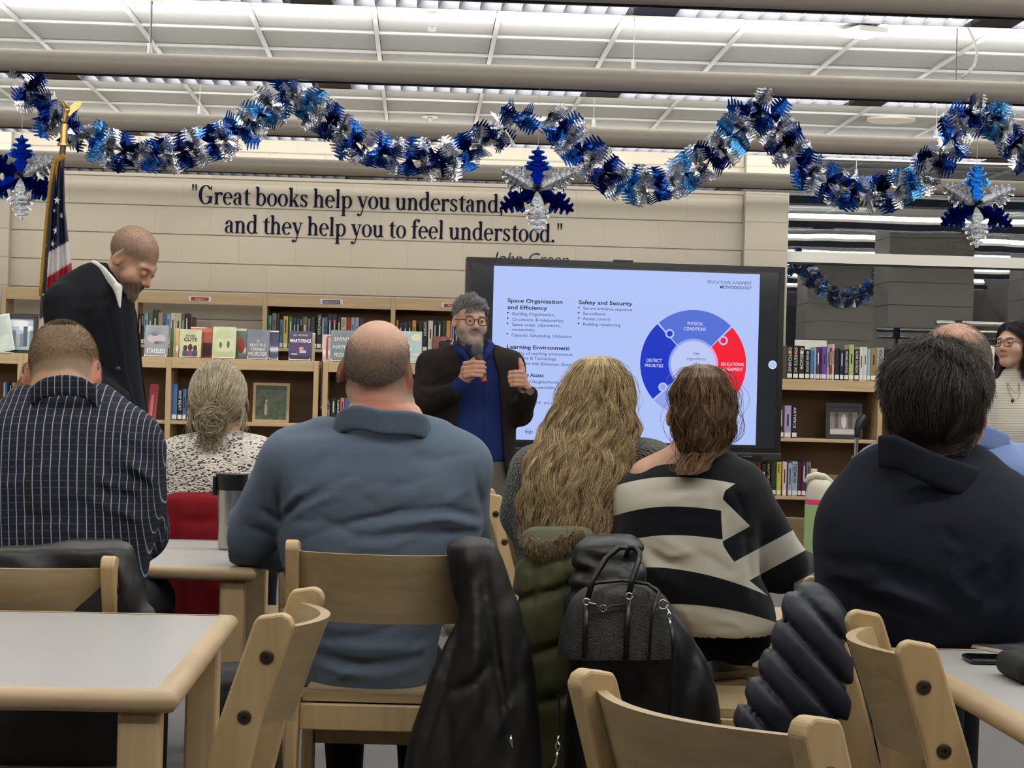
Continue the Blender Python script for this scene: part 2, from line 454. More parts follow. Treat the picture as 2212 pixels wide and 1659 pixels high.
# ------------------------------------------------------------------ tubular pendant fixtures: tube, louvre strip behind, uplight
tube_mat = mat('fixture_tube', (158, 150, 140), .42, bump=(60, .03))
louv_mat = mat('louvre', (66, 66, 72), .4, metal=.3)
dark_joint = mat('fixture_joint', (92, 86, 78), .5)
diff_mat = mat('lamp_diffuser', (150, 154, 164), .5, emit=((206, 212, 232), .30))
lamp_mat = mat('lamp_glow', (255, 250, 240), .5, emit=((255, 248, 238), 1.0))
steel = mat('brushed_steel', (176, 174, 170), .33, metal=1., bump=(40, .1, (1, 1, 60)))
wire_mat = mat('wire', (92, 92, 90), .5)
R_T = .054; XA, XB = -5.6, 7.4
ordinal = ['first', 'second', 'third', 'fourth', 'fifth', 'sixth', 'seventh', 'eighth', 'ninth', 'tenth', 'eleventh', 'twelfth', 'thirteenth', 'fourteenth', 'fifteenth', 'sixteenth', 'seventeenth', 'eighteenth', 'nineteenth', 'twentieth'] + ['%d%s' % (k, 'st' if k % 10 == 1 else 'nd' if k % 10 == 2 else 'rd' if k % 10 == 3 else 'th') for k in range(21, 60)]
fix_lab = {7.58: 'grey tubular ceiling fixture with purplish louvres, highest in the picture', 9.80: 'grey tubular ceiling fixture that carries the foil garlands',
           12.02: 'grey tubular ceiling fixture between the garland one and the quote wall', 14.24: 'grey tubular ceiling fixture hanging closest to the quote wall',
           .92: 'grey tubular ceiling fixture far behind the audience', 3.14: 'grey tubular ceiling fixture over the rear tables', 5.36: 'grey tubular ceiling fixture above the seated audience'}
for y in FIX_Y:
    zc = FIX_Z + R_T
    e = empty('tubular_light', (0, y, zc), fix_lab[y], 'ceiling light', 'tubular ceiling fixtures')
    n = 20
    MB().lathe([(R_T, XA), (R_T, XB)], axis=0, n=n).build('tube', tube_mat, e, smooth='auto')
    pitch = 1.31; x = XA
    lv = MB()
    # louvre channel behind the tube: side rails and cross blades
    lv.bx(XA, XB, .040, .046, -R_T - .004, -.005); lv.bx(XA, XB, .205, .211, -R_T - .004, .0)
    while x < XB:
        x2 = min(x + pitch - .16, XB)
        k = x
        while k < x2:
            lv.add([(k, .046, -R_T), (k + .03, .046, -.01), (k + .03, .205, -.01), (k, .205, -R_T)], [(0, 1, 2, 3)]); k += .08
        MB().bx(x, x2, .046, .205, -.016, -.010).build('lamp_diffuser', diff_mat, e)
        if x2 + .16 <= XB: MB().bx(x2, x2 + .16, .046, .205, -R_T - .002, -.006).build('joint_cover', dark_joint, e)
        x += pitch
    lv.build('louvre', louv_mat, e);
    for hx in (-4.4, -1.32, 1.0, 3.05, 5.3):
        hk = MB()
        hk.tube([(hx, 0, R_T - .01), (hx, 0, R_T + .045)], .011)
        hk.bx(hx - .06, hx + .06, -.03, .03, CEIL - zc - .006, CEIL - zc)
        hk.tube([(hx, 0, R_T + .04), (hx, 0, CEIL - zc)], .0025, n=5)
        hk.build('hanger', steel, e)
    for nm, rx_, wpm, zz, yy in (('uplight', PI - .95, UPLIGHT_W / 2, .055, .06), ('uplight', PI + .95, UPLIGHT_W / 2, .055, .19), ('downlight', 0., DOWNLIGHT_W, -.020, .125)):
        if y > 14: wpm *= .25 if nm == 'downlight' else .6
        ld = bpy.data.lights.new(nm, 'AREA'); ld.shape = 'RECTANGLE'; ld.size = XB - XA; ld.size_y = .05 if nm == 'uplight' else .13
        ld.energy = wpm * (XB - XA); ld.color = (1., .978, .940)
        lo = bpy.data.objects.new(nm, ld); COL.objects.link(lo); lo.parent = e; lo.location = ((XA + XB) / 2, yy, zz); lo.rotation_euler = (rx_, 0, 0)
# wires, cord, ceiling devices
def hang(name, p0, p1, r, mt, label, cat): 
    e = MB().tube([p0, p1], r, n=6).build(name, mt); return tag(e, label, cat)
p = on_z(330, 0, CEIL); q = at(330, 118, 9.8)
hang('hanger_wire', (q[0], 9.80, CEIL), (q[0], 9.80, FIX_Z + 2 * R_T), .003, wire_mat, 'thin straight wire hanging above the garland fixture near the flag', 'wire')
q = at(2078, 166, 9.8)
hang('hanger_wire', (q[0], 9.80, CEIL), (q[0], 9.80, FIX_Z + 2 * R_T), .003, wire_mat, 'thin straight wire beside the looping white cord', 'wire')
pts = [at(px, py, 9.75) for px, py in ((2080, 38), (2092, 62), (2106, 92), (2111, 118), (2104, 142), (2088, 160), (2078, 168))]
tag(MB().tube(pts, .006, n=6).build('power_cord', mat('white_cord', (205, 205, 198), .5), smooth=True), 'white power cord looping down to the garland fixture', 'cord')
plastic = mat('white_plastic', (222, 222, 216), .4)
ap = on_z(1864, 58, CEIL)
e = empty('access_point', (ap[0], ap[1], CEIL), 'white square wireless access point on the ceiling', 'access point')
MB().box((0, 0, -.026), (.17, .21, .03), rotz(.35)).build('housing', plastic, e, bevel=.008)
MB().box((0, 0, -.0055), (.10, .10, .011), rotz(.35)).build('mount', mat('dark_mount', (40, 40, 40), .6), e)
for (px, py, lab) in ((934, 34, 'sprinkler head nearest the top of the picture'), (929, 252, 'sprinkler head behind the garland fixture'), (2082, 358 - 40, 'sprinkler head by the night window')):
    p = on_z(px, py, CEIL)
    if p[1] > DW - .1: continue
    e = empty('sprinkler', (p[0], p[1], CEIL), 'chrome ' + lab, 'sprinkler', 'ceiling sprinklers')
    MB().lathe([(.055, -.001), (.055, -.006), (.018, -.012), (.012, -.03)]).build('escutcheon', plastic, e, smooth='auto')
    MB().tube([(-.016, 0, -.03), (-.016, 0, -.06), (0, 0, -.07)], .004, n=6).tube([(.016, 0, -.03), (.016, 0, -.06), (0, 0, -.07)], .004, n=6).build('frame', steel, e)
    MB().lathe([(.022, -.072), (.022, -.075)], n=12).build('deflector', steel, e)
p = on_z(1925, 258, CEIL)
e = empty('ceiling_speaker', (p[0], p[1], CEIL), 'round cream ceiling speaker grille', 'speaker')
MB().lathe([(.155, 0.012), (.155, -.008), (.15, -.012), (.135, -.012)]).build('rim', mat('cream', (214, 204, 182), .5), e, smooth='auto')
MB().lathe([(.135, -.004), (.01, -.011)], n=28).build('grille', mat('cream_grille', (206, 194, 166), .7, bump=(300, .5)), e, smooth='auto')
# ================================================================== WALL QUOTE (serif letters cut from navy vinyl)
navy_vinyl = mat('navy_vinyl', (17, 19, 46), .8, spec=.15)
def arc(o, cx, cy, rx, ry, tx, ty, a0, a1, n=22):
    vs = []
    for i in range(n + 1):
        a = math.radians(a0 + (a1 - a0) * i / n); c, s = math.cos(a), math.sin(a)
        vs += [(cx + rx * c, cy + ry * s), (cx + (rx - tx) * c, cy + (ry - ty) * s)]
    b = len(o[0]); o[0].extend(vs); o[1].extend([(b+2*i, b+2*i+2, b+2*i+3, b+2*i+1) for i in range(n)])
def poly(o, pts):
    b = len(o[0]); o[0].extend(pts); o[1].append(tuple(range(b, b + len(pts))))
def stem(o, x, y0, y1, w=5.4): poly(o, [(x, y0), (x + w, y0), (x + w, y1), (x, y1)])
def foot(o, x, y=0, w=5.4, e=2.6): poly(o, [(x - e, y), (x + w + e, y), (x + w + e, y + 1.2), (x + w, y + 2.4), (x, y + 2.4), (x - e, y + 1.2)])
def flag(o, x, y): poly(o, [(x - 3.4, y - 3.2), (x + .2, y - 5), (x + 2, y), (x, y - .6)])
def dot(o, x, y, r): arc(o, x, y, r, r, r, r, 0, 360, 14)
def line(o, a, b, w):
    dx, dy = b[0]-a[0], b[1]-a[1]; l = math.hypot(dx, dy); nx_, ny_ = -dy/l*w/2, dx/l*w/2
    poly(o, [(a[0]-nx_, a[1]-ny_), (b[0]-nx_, b[1]-ny_), (b[0]+nx_, b[1]+ny_), (a[0]+nx_, a[1]+ny_)])
def arch(o, x): arc(o, x + 5.2, 16.5, 8.8, 11.0, 5.4, 3.0, 0, 165)
def glyph(ch):
    o = ([], [])
    if ch == ' ': return o, 9.5
    if ch == 'o': arc(o, 11, 13.5, 10.6, 14, 5.2, 1.8, 0, 360, 40); return o, 22.5
    if ch == 'e':
        arc(o, 10.6, 13.5, 10.2, 14, 5.2, 2.0, 5, 318, 36); poly(o, [(4, 14), (20.6, 14), (20.6, 16), (4, 16)]); return o, 21.5
    if ch == 'a':
        stem(o, 11.5, 1, 19); arc(o, 9.4, 18.6, 7.6, 9, 5.2, 1.8, 0, 150); arc(o, 8.6, 7.6, 8, 8.2, 5, 1.9, 70, 290)
        poly(o, [(8.6, 13.9), (12, 14.9), (12, 16.4), (8.6, 15.8)]); arc(o, 17, 4, 3.2, 4.2, 2.4, 2.2, 200, 320); dot(o, 4.2, 21, 2.7); return o, 21
    if ch == 'r':
        stem(o, 3, 0, 26); foot(o, 3); flag(o, 3, 27); arc(o, 13.5, 18, 8, 9, 3.4, 3.2, 60, 150); dot(o, 15.4, 23.4, 3.1); return o, 18.5
    if ch == 't':
        stem(o, 4.6, 5, 31); poly(o, [(4.6, 31), (10, 36), (10, 27)]); poly(o, [(.6, 25), (15, 25), (15, 27), (.6, 27)]); arc(o, 11.4, 6.6, 6.8, 7, 5, 2.2, 180, 310); return o, 15.6
    if ch in 'bp':
        if ch == 'b': stem(o, 3, 1, 41); flag(o, 3, 42)
        else: stem(o, 3, -16, 26); flag(o, 3, 27); foot(o, 3, -17)
        arc(o, 12.6, 13.5, 10.4, 14, 5.2, 2.2, -150, 150, 30); return o, 24.5
    if ch == 'd':
        stem(o, 15.2, 1, 41); flag(o, 15.2, 42); arc(o, 11, 13.5, 10.4, 14, 5.2, 2.2, 30, 330, 30); poly(o, [(20, 0), (24, .8), (24, 2.4), (20, 3)]); return o, 24.5
    if ch == 'k':
        stem(o, 3, 0, 41); foot(o, 3); flag(o, 3, 42); line(o, (8, 10), (17.6, 25), 2.2); line(o, (11, 15.5), (19, .8), 5.4)
        poly(o, [(13, 25.2), (22.4, 25.2), (22.4, 27), (13, 27)]); poly(o, [(13.6, 0), (23.6, 0), (23.6, 1.9), (13.6, 1.9)]); return o, 23.6
    if ch == 's':
        arc(o, 8.6, 20.4, 7, 7.2, 4.2, 2, 20, 235); arc(o, 8.9, 7.2, 7.6, 7.6, 4.6, 2, -160, 60); line(o, (4.4, 17.5), (13, 10.4), 4.6)
        poly(o, [(14, 19), (15.6, 19), (15.6, 26), (14, 26)]); poly(o, [(1.2, 1), (2.8, 1), (2.8, 8.6), (1.2, 8.6)]); return o, 18.4
    if ch in 'hn':
        if ch == 'h': stem(o, 3, 0, 41); flag(o, 3, 42)
        else: stem(o, 3, 0, 26); flag(o, 3, 27)
        foot(o, 3); arch(o, 7); stem(o, 19.6 - 5.4 + 5.4 - 4, 0, 17.5); foot(o, 15.6); return o, 25
    if ch == 'u':
        stem(o, 3, 8, 26); flag(o, 3, 27); arc(o, 11.4, 9.4, 8.4, 10, 5.2, 2.8, 180, 330); stem(o, 15.6, 1, 26); flag(o, 15.6, 27); poly(o, [(20, 0), (24, .8), (24, 2.4), (20, 3)]); return o, 25
    if ch == 'l': stem(o, 3, 0, 41); foot(o, 3); flag(o, 3, 42); return o, 12.2
    if ch == 'y':
        line(o, (4.2, 26), (12, 3), 5.4); line(o, (19, 26), (9.5, -9), 2.2); arc(o, 5, -8.5, 5.8, 7.6, 2.6, 2.6, 230, 350); dot(o, 2.8, -13, 2.8)
        poly(o, [(-.6, 25.2), (9.6, 25.2), (9.6, 27), (-.6, 27)]); poly(o, [(14, 25.2), (22.8, 25.2), (22.8, 27), (14, 27)]); return o, 22.6
    if ch == 'f':
        stem(o, 4.4, 0, 34); foot(o, 4.4); arc(o, 12.4, 33, 8, 9, 5.2, 2, 50, 180); dot(o, 15.8, 38.2, 3); poly(o, [(.4, 25), (15, 25), (15, 27), (.4, 27)]); return o, 15.4
    if ch == 'G':
        arc(o, 16, 20.4, 14.6, 21, 6.4, 2.2, 38, 342, 44); stem(o, 22.6, 2.6, 17, 6); poly(o, [(18, 15.6), (31, 15.6), (31, 17.6), (18, 17.6)]); poly(o, [(26.4, 30), (28.2, 30), (28.2, 41), (26.4, 39)]); return o, 33
    if ch == '"':
        for x in (3, 9.4): poly(o, [(x, 42), (x + 4, 42), (x + 2.8, 28), (x + 1.2, 28)])
        return o, 16
    if ch in ',.':
        dot(o, 4.4, 3, 3.2)
        if ch == ',': poly(o, [(4.4, 0), (7.6, 3), (6.6, -4), (2.6, -8)])
        return o, 10
    return o, 12
qa = on_y(413, 440, DW)
quote = empty('wall_quote', (qa[0], DW - .002, qa[2]), 'navy serif lettering of a two-line quote about books on the block wall', 'wall lettering')
def set_line(txt, pxa, pya, pxb, part):
    P0 = on_y(pxa, pya, DW); P1 = on_y(pxb, pya + (pxb - pxa) * .0295, DW)
    tot = sum(glyph(c)[1] for c in txt); sx = (P1[0] - P0[0]) / tot; sz = (on_y(pxa, pya - 41, DW)[2] - P0[2]) / 41.
    x = 0
    for c in txt:
        (vs, fs), adv = glyph(c); mb = MB()
        mb.add([((x + a) * sx + P0[0] - qa[0], -.0042 - 1.2e-5 * iv, b * sz + P0[2] - qa[2]) for iv, (a, b) in enumerate(vs)], fs); x += adv
        if vs: mb.build(part, navy_vinyl, quote)
set_line('"Great books help you understand,', 411, 440, 1088, 'letter')
set_line('and they help you to feel understood."', 485, 503, 1216, 'letter')
jg = text_mesh('quote_author', 'John Green', .118, navy_vinyl, shear=.28, bold=-.0008)
o = obj('quote_author', jg, quote); pj = on_y(1064, 568, DW); o.location = (pj[0] - qa[0], -.004, pj[2] - qa[2]); o.rotation_euler = (PI / 2, 0, 0)

# ================================================================== FURNITURE
maple = mat('maple_x', (202, 174, 132), .42, grain=0, noise=(2.2, .05))
maple_z = mat('maple_z', (202, 174, 132), .42, grain=2, noise=(2.2, .05))
maple_y = mat('maple_y', (202, 174, 132), .42, grain=1, noise=(2.2, .05))
chair_wood = mat('chair_wood', (190, 163, 120), .4, grain=2, noise=(3, .06))
chair_ply = mat('chair_ply', (170, 148, 112), .42, grain=0, noise=(2.5, .08))
shelf_back = mat('shelf_back_panel', (122, 96, 70), .7, noise=(3, .05))
laminate = mat('grey_laminate', (172, 170, 168), .35, noise=(160, .03))
bolt_mat = mat('bolt', (74, 64, 54), .4, metal=.7)
edge_x = mat('table_edge_x', (186, 161, 126), .45, grain=0, noise=(6, .1)); edge_y = mat('table_edge_y', (186, 161, 126), .45, grain=1, noise=(6, .1))
def table(loc, sx, sy, label, rz=0., h=.737):
    e = empty('library_table', (loc[0], loc[1], 0), label, 'table', 'library tables', rz=rz)
    t = .034; b = .034
    MB().bx(-sx/2 + b, sx/2 - b, -sy/2 + b, sy/2 - b, h - t, h).build('laminate_top', laminate, e)
    # bullnose edge band, mitred round the top
    prof = [(b, 0)] + [(b - .014 - (b - .014) * math.sin(a), -t/2 + t/2 * math.cos(a)) for a in np.linspace(0, PI, 9)] + [(b, -t)]
    ring = []
    for sgx, sgy in ((-1, -1), (1, -1), (1, 1), (-1, 1)):
        ring.append([(sgx * (sx/2 - d), sgy * (sy/2 - d), h + z + .0008) for d, z in prof])
    for i, gm in enumerate((edge_x, edge_y, edge_x, edge_y)):
        a_, b_ = ring[i], ring[(i+1) % 4]; P = np.array([a_, b_])
        mb = MB(); mb.grid(P); mb.build('edge_band', gm, e, smooth='auto')
    for sgx in (-1, 1):
        for sgy in (-1, 1):
            MB().box((sgx * (sx/2 - .060), sgy * (sy/2 - .060), (h - t) / 2), (.062, .062, h - t)).build('leg', maple_z, e, bevel=.006)
    for sgx in (-1, 1): MB().box((sgx * sx * .22, 0, h - t - .018), (.05, sy * .55, .036)).build('support_rail', maple_y, e)
    return e
TZ = .737
f1 = on_z(388, 1497, TZ); b1 = on_z(512, 1327, TZ)
T1 = table(((f1[0]+b1[0])/2 - .76, (f1[1]+b1[1])/2), 1.52, b1[1]-f1[1], 'empty pale table at the lower left, nearest the viewer')
f2 = on_z(562, 1229, TZ); b2 = on_z(598, 1169, TZ)
T2 = table(((f2[0]+b2[0])/2 - .76, (f2[1]+b2[1])/2), 1.52, b2[1]-f2[1], 'pale table carrying the steel tumbler')
k3 = on_z(2012, 1458, TZ); b3 = on_z(2040, 1399, TZ)
T3 = table((k3[0] + .60, b3[1] - .76), 1.20, 1.52, 'pale table at the lower right with the phone on it')
b4 = on_z(1720, 1187, TZ); xl4 = on_z(1230, 1187, TZ)[0]; xr4 = on_z(1930, 1187, TZ)[0]
T4 = table(((xl4 + xr4) / 2, b4[1] - .29), xr4 - xl4, .58, 'pale table under the green water bottle')

def chair_parts():
    """library side chair facing +y, origin on the floor"""
    P = {}
    W2 = .205; th = .03
    prof = [(-.275, 0), (-.262, .2), (-.222, .42), (-.226, .52), (-.262, .68), (-.308, .822), (-.302, .836), (-.290, .842), (-.252, .836), (-.246, .826),
            (-.198, .68), (-.160, .54), (-.150, .44), (-.178, .2), (-.212, 0)]
    for i, s in enumerate((-1, 1)):
        mb = MB(); n = len(prof)
        x0, x1 = s * W2 - th/2, s * W2 + th/2
        v = [(x0, y, z) for y, z in prof] + [(x1, y, z) for y, z in prof]
        mb.add(v, [tuple(range(n)), tuple(range(2*n-1, n-1, -1))] + [(k, k+n, (k+1) % n + n, (k+1) % n) for k in range(n)])
        P['back_post%d' % i] = ('back_post', mb.mesh('back_post', chair_wood, bevel=.0045, seg=2), None)
    # curved back panel
    na = 15; mb = MB(); rows = []
    for z, lean in ((.655, -.232), (.735, -.258), (.815, -.286)):
        rows.append([(x, lean + .022 - .058 * (1 - (x / .19) ** 2), z) for x in np.linspace(-.19, .19, na)])
    R_ = np.array(rows); B_ = R_.copy(); B_[:, :, 1] -= .017
    mb.grid(R_); mb.grid(B_)
    for i0 in (0, 2): mb.grid(np.array([R_[i0], B_[i0]]))
    for j0 in (0, na - 1): mb.grid(np.array([R_[:, j0], B_[:, j0]]))
    P['back_panel'] = ('back_panel', mb.mesh('back_panel', chair_ply, smooth='auto'), None)
    seat = MB(); ns = 9; top = []
    for y in np.linspace(-.16, .24, ns): top.append([(x, y, .478 - .012 * math.sin(PI * (y + .16) / .4) * (1 - (x / .21) ** 2)) for x in np.linspace(-.186, .186, ns)])
    T_ = np.array(top); U_ = T_.copy(); U_[:, :, 2] -= .02
    seat.grid(T_); seat.grid(U_); [seat.grid(np.array([T_[i], U_[i]])) for i in (0, ns-1)]; [seat.grid(np.array([T_[:, i], U_[:, i]])) for i in (0, ns-1)]
    P['seat'] = ('seat', seat.mesh('seat', chair_ply, smooth='auto'), None)
    P['rear_apron'] = ('rear_apron', MB().bx(-.19, .19, -.185, -.163, .395, .455).mesh('rear_apron', chair_wood, bevel=.003), None)
    for i, s in enumerate((-1, 1)):
        P['front_leg%d' % i] = ('front_leg', MB().bx(s*W2 - th/2, s*W2 + th/2, .165, .225, 0, .46).mesh('front_leg', chair_wood, bevel=.005), None)
        P['side_rail%d' % i] = ('side_rail', MB().bx(s*W2 - th/2 + .004, s*W2 + th/2 - .004, -.17, .17, .39, .456).mesh('side_rail', chair_wood, bevel=.003), None)
        for j, (y, z) in enumerate(((-.268, .775), (-.236, .682))):
            mb = MB().lathe([(.011, 0), (.011, .003), (.0085, .0045), (.003, .0045), (.002, .002)], n=14, axis=0)
            if s < 0: mb.v = [(-x, a, b) for x, a, b in mb.v]
            mb.v = [(x + s * (W2 + th/2 - .0005), a + y + .0, b + z) for x, a, b in mb.v]
            P['bolt%d%d' % (i, j)] = ('bolt', mb.mesh('bolt', bolt_mat, smooth='auto'), 'back_post%d' % i)
    P['stretcher'] = ('stretcher', MB().bx(-.19, .19, .18, .202, .30, .345).mesh('stretcher', chair_wood, bevel=.003), None)
    return P
CP = chair_parts()
def chair(x, y, rz, label):
    e = empty('library_chair', (x, y, 0), label, 'chair', 'bentwood library chairs', rz=rz)
    made = {}
    for k, (nm, me, par) in CP.items(): made[k] = obj(nm, me, made[par] if par else e)
    return e
def chair_by_posts(pl_, pr_, label, zt=.842, dy=0.):
    """pl_, pr_: pixels of the two post tops, left and right as seen by one sitting in the chair"""
    a = on_z(pl_[0], pl_[1], zt); b = on_z(pr_[0], pr_[1], zt)
    c = (a + b) / 2 + np.array([0, dy, 0]); d = b - a; ang = math.atan2(d[1], d[0])
    fwd = np.array([-math.sin(ang), math.cos(ang)])
    return chair(c[0] + fwd[0] * .28, c[1] + fwd[1] * .28, ang, label)
chair_by_posts((600, 1322), (667, 1268), 'empty wooden chair turned side-on right of the near table', zt=.842)
chair_by_posts((1262, 1440), (1776, 1548), 'empty wooden chair at the bottom edge, back panel seen from above')
chair_by_posts((1868, 1320), (1968, 1378), 'empty wooden chair side-on at the near right table')
chair_by_posts((657, 1165), (1000, 1174), 'wooden chair the man in the blue pullover sits on')
chair_by_posts((-215, 1198), (200, 1209), 'wooden chair the man in the checked shirt sits on', dy=.11)
chair_by_posts((1049, 1052), (1064, 1066), 'empty wooden chair beside the presenter')
chair_by_posts((1694, 1110), (1960, 1117), 'empty wooden chair behind the green water bottle', dy=.30)
chair_by_posts((1754, 1012), (1950, 1018), 'empty wooden chair below the microphone stand')
# ------------------------------------------------------------------ bookcases
def bookcase(name, label, x0, ws, yf, depth, ztop, shelves, rail, backs, kick=.1, toprail=True, cat='bookcase', group='maple bookcases'):
    """ws: section widths; yf: front y; shelves: heights of shelf tops below ztop"""
    e = empty(name, (x0, yf, 0), label, cat, group)
    x = 0; ut = .032
    tot = sum(ws)
    for i in range(len(ws) + 1):
        MB().bx(x - ut/2, x + ut/2, 0, depth, 0, ztop + (.006 if toprail else 0)).build('upright', maple_z, e, bevel=.003)
        if i < len(ws): x += ws[i]
    x = 0
    for i, w in enumerate(ws):
        a, b = x + ut/2, x + w - ut/2
        MB().bx(a, b, .004, .024, ztop - rail, ztop).build('top_rail', maple, e, bevel=.002)
        if not toprail: MB().bx(a, b, .024, depth, ztop - .02, ztop).build('top_board', maple, e)
        else: MB().bx(a, b, .024, depth, ztop - .022, ztop - .002).build('top_board', maple, e)
        for z in shelves: MB().bx(a, b, .012, depth - .014, z - .022, z).build('shelf', maple, e, bevel=.002)
        MB().bx(a, b, .02, .04, 0, kick).build('kick_board', maple, e)
        if backs[i]: MB().bx(a, b, depth - .012, depth, kick, ztop - .022).build('back_panel', shelf_back, e)
        x += w
    return e
YB = DW - .40
bx0 = on_y(8, 640, YB)[0]; bx1 = on_y(293, 640, YB)[0]; bx2 = on_y(573, 640, YB)[0]; bx3 = on_y(850, 640, YB)[0]; bx4 = on_y(1127, 650, YB)[0]
zt_back = on_y(573, 636, YB)[2]; z_sh_b = on_y(620, 752, YB)[2]
bookcase('bookcase', 'tall maple wall bookcase under the quote', bx0, [bx1-bx0, bx2-bx1, bx3-bx2, bx4-bx3], YB, .30, zt_back, [z_sh_b, z_sh_b - .40, z_sh_b - .80], .082, [0, 0, 1, 1])
YF = 12.72
fx0 = on_y(43, 800, YF)[0]; fx1 = on_y(365, 800, YF)[0]; fx2 = on_y(683, 800, YF)[0]
zt_f = on_y(600, 778, YF)[2]; z_sh_f = on_y(600, 914, YF)[2]
fw = (fx2 - fx0) / 2
bookcase('bookcase', 'low maple bookcase with the propped display books, behind the audience at left', fx0 - fw, [fw, fw, fw], YF, .40, zt_f, [z_sh_f, z_sh_f - .36, .235], .066, [1, 1, 1], kick=.2, toprail=False)
fx3 = on_y(703, 800, YF)[0]
bookcase('bookcase', 'low maple bookcase behind the presenter', fx3, [fw, fw], YF, .40, zt_f, [z_sh_f, z_sh_f - .36, .235], .066, [1, 1], kick=.2, toprail=False)
YR = 13.30
rx0 = on_y(1590, 830, YR)[0]; zt_r = on_y(1760, 820, YR)[2]; z_sh_r = on_y(1760, 948, YR)[2]; z_sh_r2 = on_y(1700, 1072, YR)[2]
bookcase('bookcase', 'low maple bookcase in front of the night window', rx0, [.96, .96, .96, .96], YR, .40, zt_r, [z_sh_r, z_sh_r2], .072, [1, 1, 1, 1], toprail=False)
# ================================================================== BOOKS
page_mat = mat('book_pages', (226, 216, 192), .8, bump=(200, .2))
sticker = mat('spine_sticker', (232, 230, 224), .6)
BOOKC = {'black': (24, 24, 28), 'dark brown': (58, 40, 34), 'dark red': (92, 26, 34), 'light blue': (150, 184, 204), 'green': (78, 112, 78), 'dark green': (36, 58, 46), 'tan': (184, 150, 118),
 'blue': (74, 112, 168), 'white': (222, 220, 212), 'cream': (218, 208, 180), 'olive': (110, 106, 70), 'grey': (128, 128, 126), 'teal': (88, 158, 144), 'yellow': (206, 190, 78), 'dark teal': (36, 72, 84),
 'orange': (222, 150, 62), 'red': (168, 36, 42), 'lilac': (176, 158, 206), 'purple': (84, 42, 96), 'violet': (118, 72, 160), 'navy': (34, 38, 78), 'light green': (176, 190, 120), 'pink': (228, 128, 140), 'pale pink': (232, 200, 190),
 'gold': (158, 128, 64), 'silver': (158, 162, 166), 'maroon': (88, 24, 36), 'lavender': (170, 176, 214), 'pale blue': (186, 206, 222), 'peach': (236, 196, 168)}
def bookmat(c): return mat('book_' + c.replace(' ', '_'), BOOKC[c], .38, noise=(25, .12), coat=.2)
ink = {'light': mat('spine_ink_light', (225, 222, 214), .5), 'dark': mat('spine_ink_dark', (40, 36, 40), .5), 'gold': mat('spine_ink_gold', (206, 176, 88), .5), 'pink': mat('spine_ink_pink', (220, 96, 120), .5)}
def book(x, y, z, t, h, dep, c, label, group, title=None, lab=True, lean=0., inkc=None, dot=None, front=True):
    """upright book: spine faces -y, lower left front corner at x,y,z; t thick, h tall, dep deep"""
    e = empty('book', (x + t/2, y, z), label, 'book', group)
    if lean: e.rotation_euler = (0, lean, 0)
    mb = MB(); c0 = .0022
    n = 6; sp = [(-t/2 + t * i / n, -.004 * math.sin(PI * i / n)) for i in range(n + 1)]
    pl = sp + [(t/2, dep), (t/2 - c0, dep), (t/2 - c0, .006), (-t/2 + c0, .006), (-t/2 + c0, dep), (-t/2, dep)]
    k = len(pl)
    v = [(a, b, 0) for a, b in pl] + [(a, b, h) for a, b in pl]
    f = [(i, (i+1) % k, (i+1) % k + k, i + k) for i in range(k)]
    for zt in (0, k):
        f += [tuple(zt + i for i in list(range(0, n + 1)) + [n + 4 - 0, n + 5 - 0][:0])] if False else []
        f += [tuple(zt + i for i in list(range(n + 1)) + [n + 3, n + 4]), (zt + n, zt + n + 1, zt + n + 2, zt + n + 3), (zt + 0, zt + n + 4, zt + n + 5, zt + n + 6)]
    mb.add(v, f); mb.build('cover', bookmat(c), e, smooth=False)
    MB().bx(-t/2 + c0, t/2 - c0, .0065, dep - .004, .003, h - .004).build('page_block', page_mat, e)
    if lab: MB().bx(-t/2 * .86, t/2 * .86, -.0062, -.0040, .008, .036).build('spine_sticker', sticker, e)
    dark = sum(BOOKC[c]) < 330
    ic = ink[inkc or ('light' if dark else 'dark')]
    if title:
        sz = min(t * .78, .03)
        me = text_mesh('spine_title', title, sz, ic, bold=.0002)
        xs = [v_.co.x for v_ in me.vertices]; L_ = max(xs) - min(xs) if xs else 1
        room = h - (.05 if lab else .02) - .012
        k = min(room / L_, 1.25); o = obj('spine_title', me, e)
        o.scale = (k, 1, 1); o.rotation_euler = (PI/2, PI/2, 0); o.location = (-sz * .34, -.0052, h - .012)
    elif h > .15 and t > .013:
        # a printed title block too small to read in the photograph
        a = h * random.uniform(.35, .5); b = h * random.uniform(.72, .9)
        if random.random() < .72: MB().bx(-t * .13, t * .13, -.0054, -.004, a, b).build('spine_print', ic, e)
    if dot: MB().lathe([(t * .3, -.0056), (t * .3, -.0030)], c=(0, 0, h * .8), n=14, axis=1).build('spine_emblem', ink[dot], e)
    return e
def row(pl_y, z, specs, where, group, ox, oy, sc, dep=.16, lab=True):
    """specs: (x0, x1, ytop, colour[, title[, kw]]) in a zoomed crop with origin ox,oy and scale sc"""
    n = len(specs)
    for i, s_ in enumerate(specs):
        pa, pb, pt = ox + s_[0] / sc, ox + s_[1] / sc, oy + s_[2] / sc
        A = on_y(pa, pt + 60, pl_y); B = on_y(pb, pt + 60, pl_y); T = on_y((pa + pb) / 2, pt, pl_y)
        kw = dict(s_[5]) if len(s_) > 5 else {}
        title = s_[4] if len(s_) > 4 else None
        t = max(.008, B[0] - A[0] - .0012)
        lb = '%s %s, %s in the row %s' % (s_[3], 'book titled ' + title if title and False else ('hardback' if t > .03 else 'slim book'), ordinal[i], where)
        kw.setdefault('lab', lab)
        book(A[0] + .0006, pl_y + random.uniform(0, .006), z + .0004, t, max(.12, T[2] - z), dep, s_[3], lb, group, title, **kw)
Yb = YB + .05
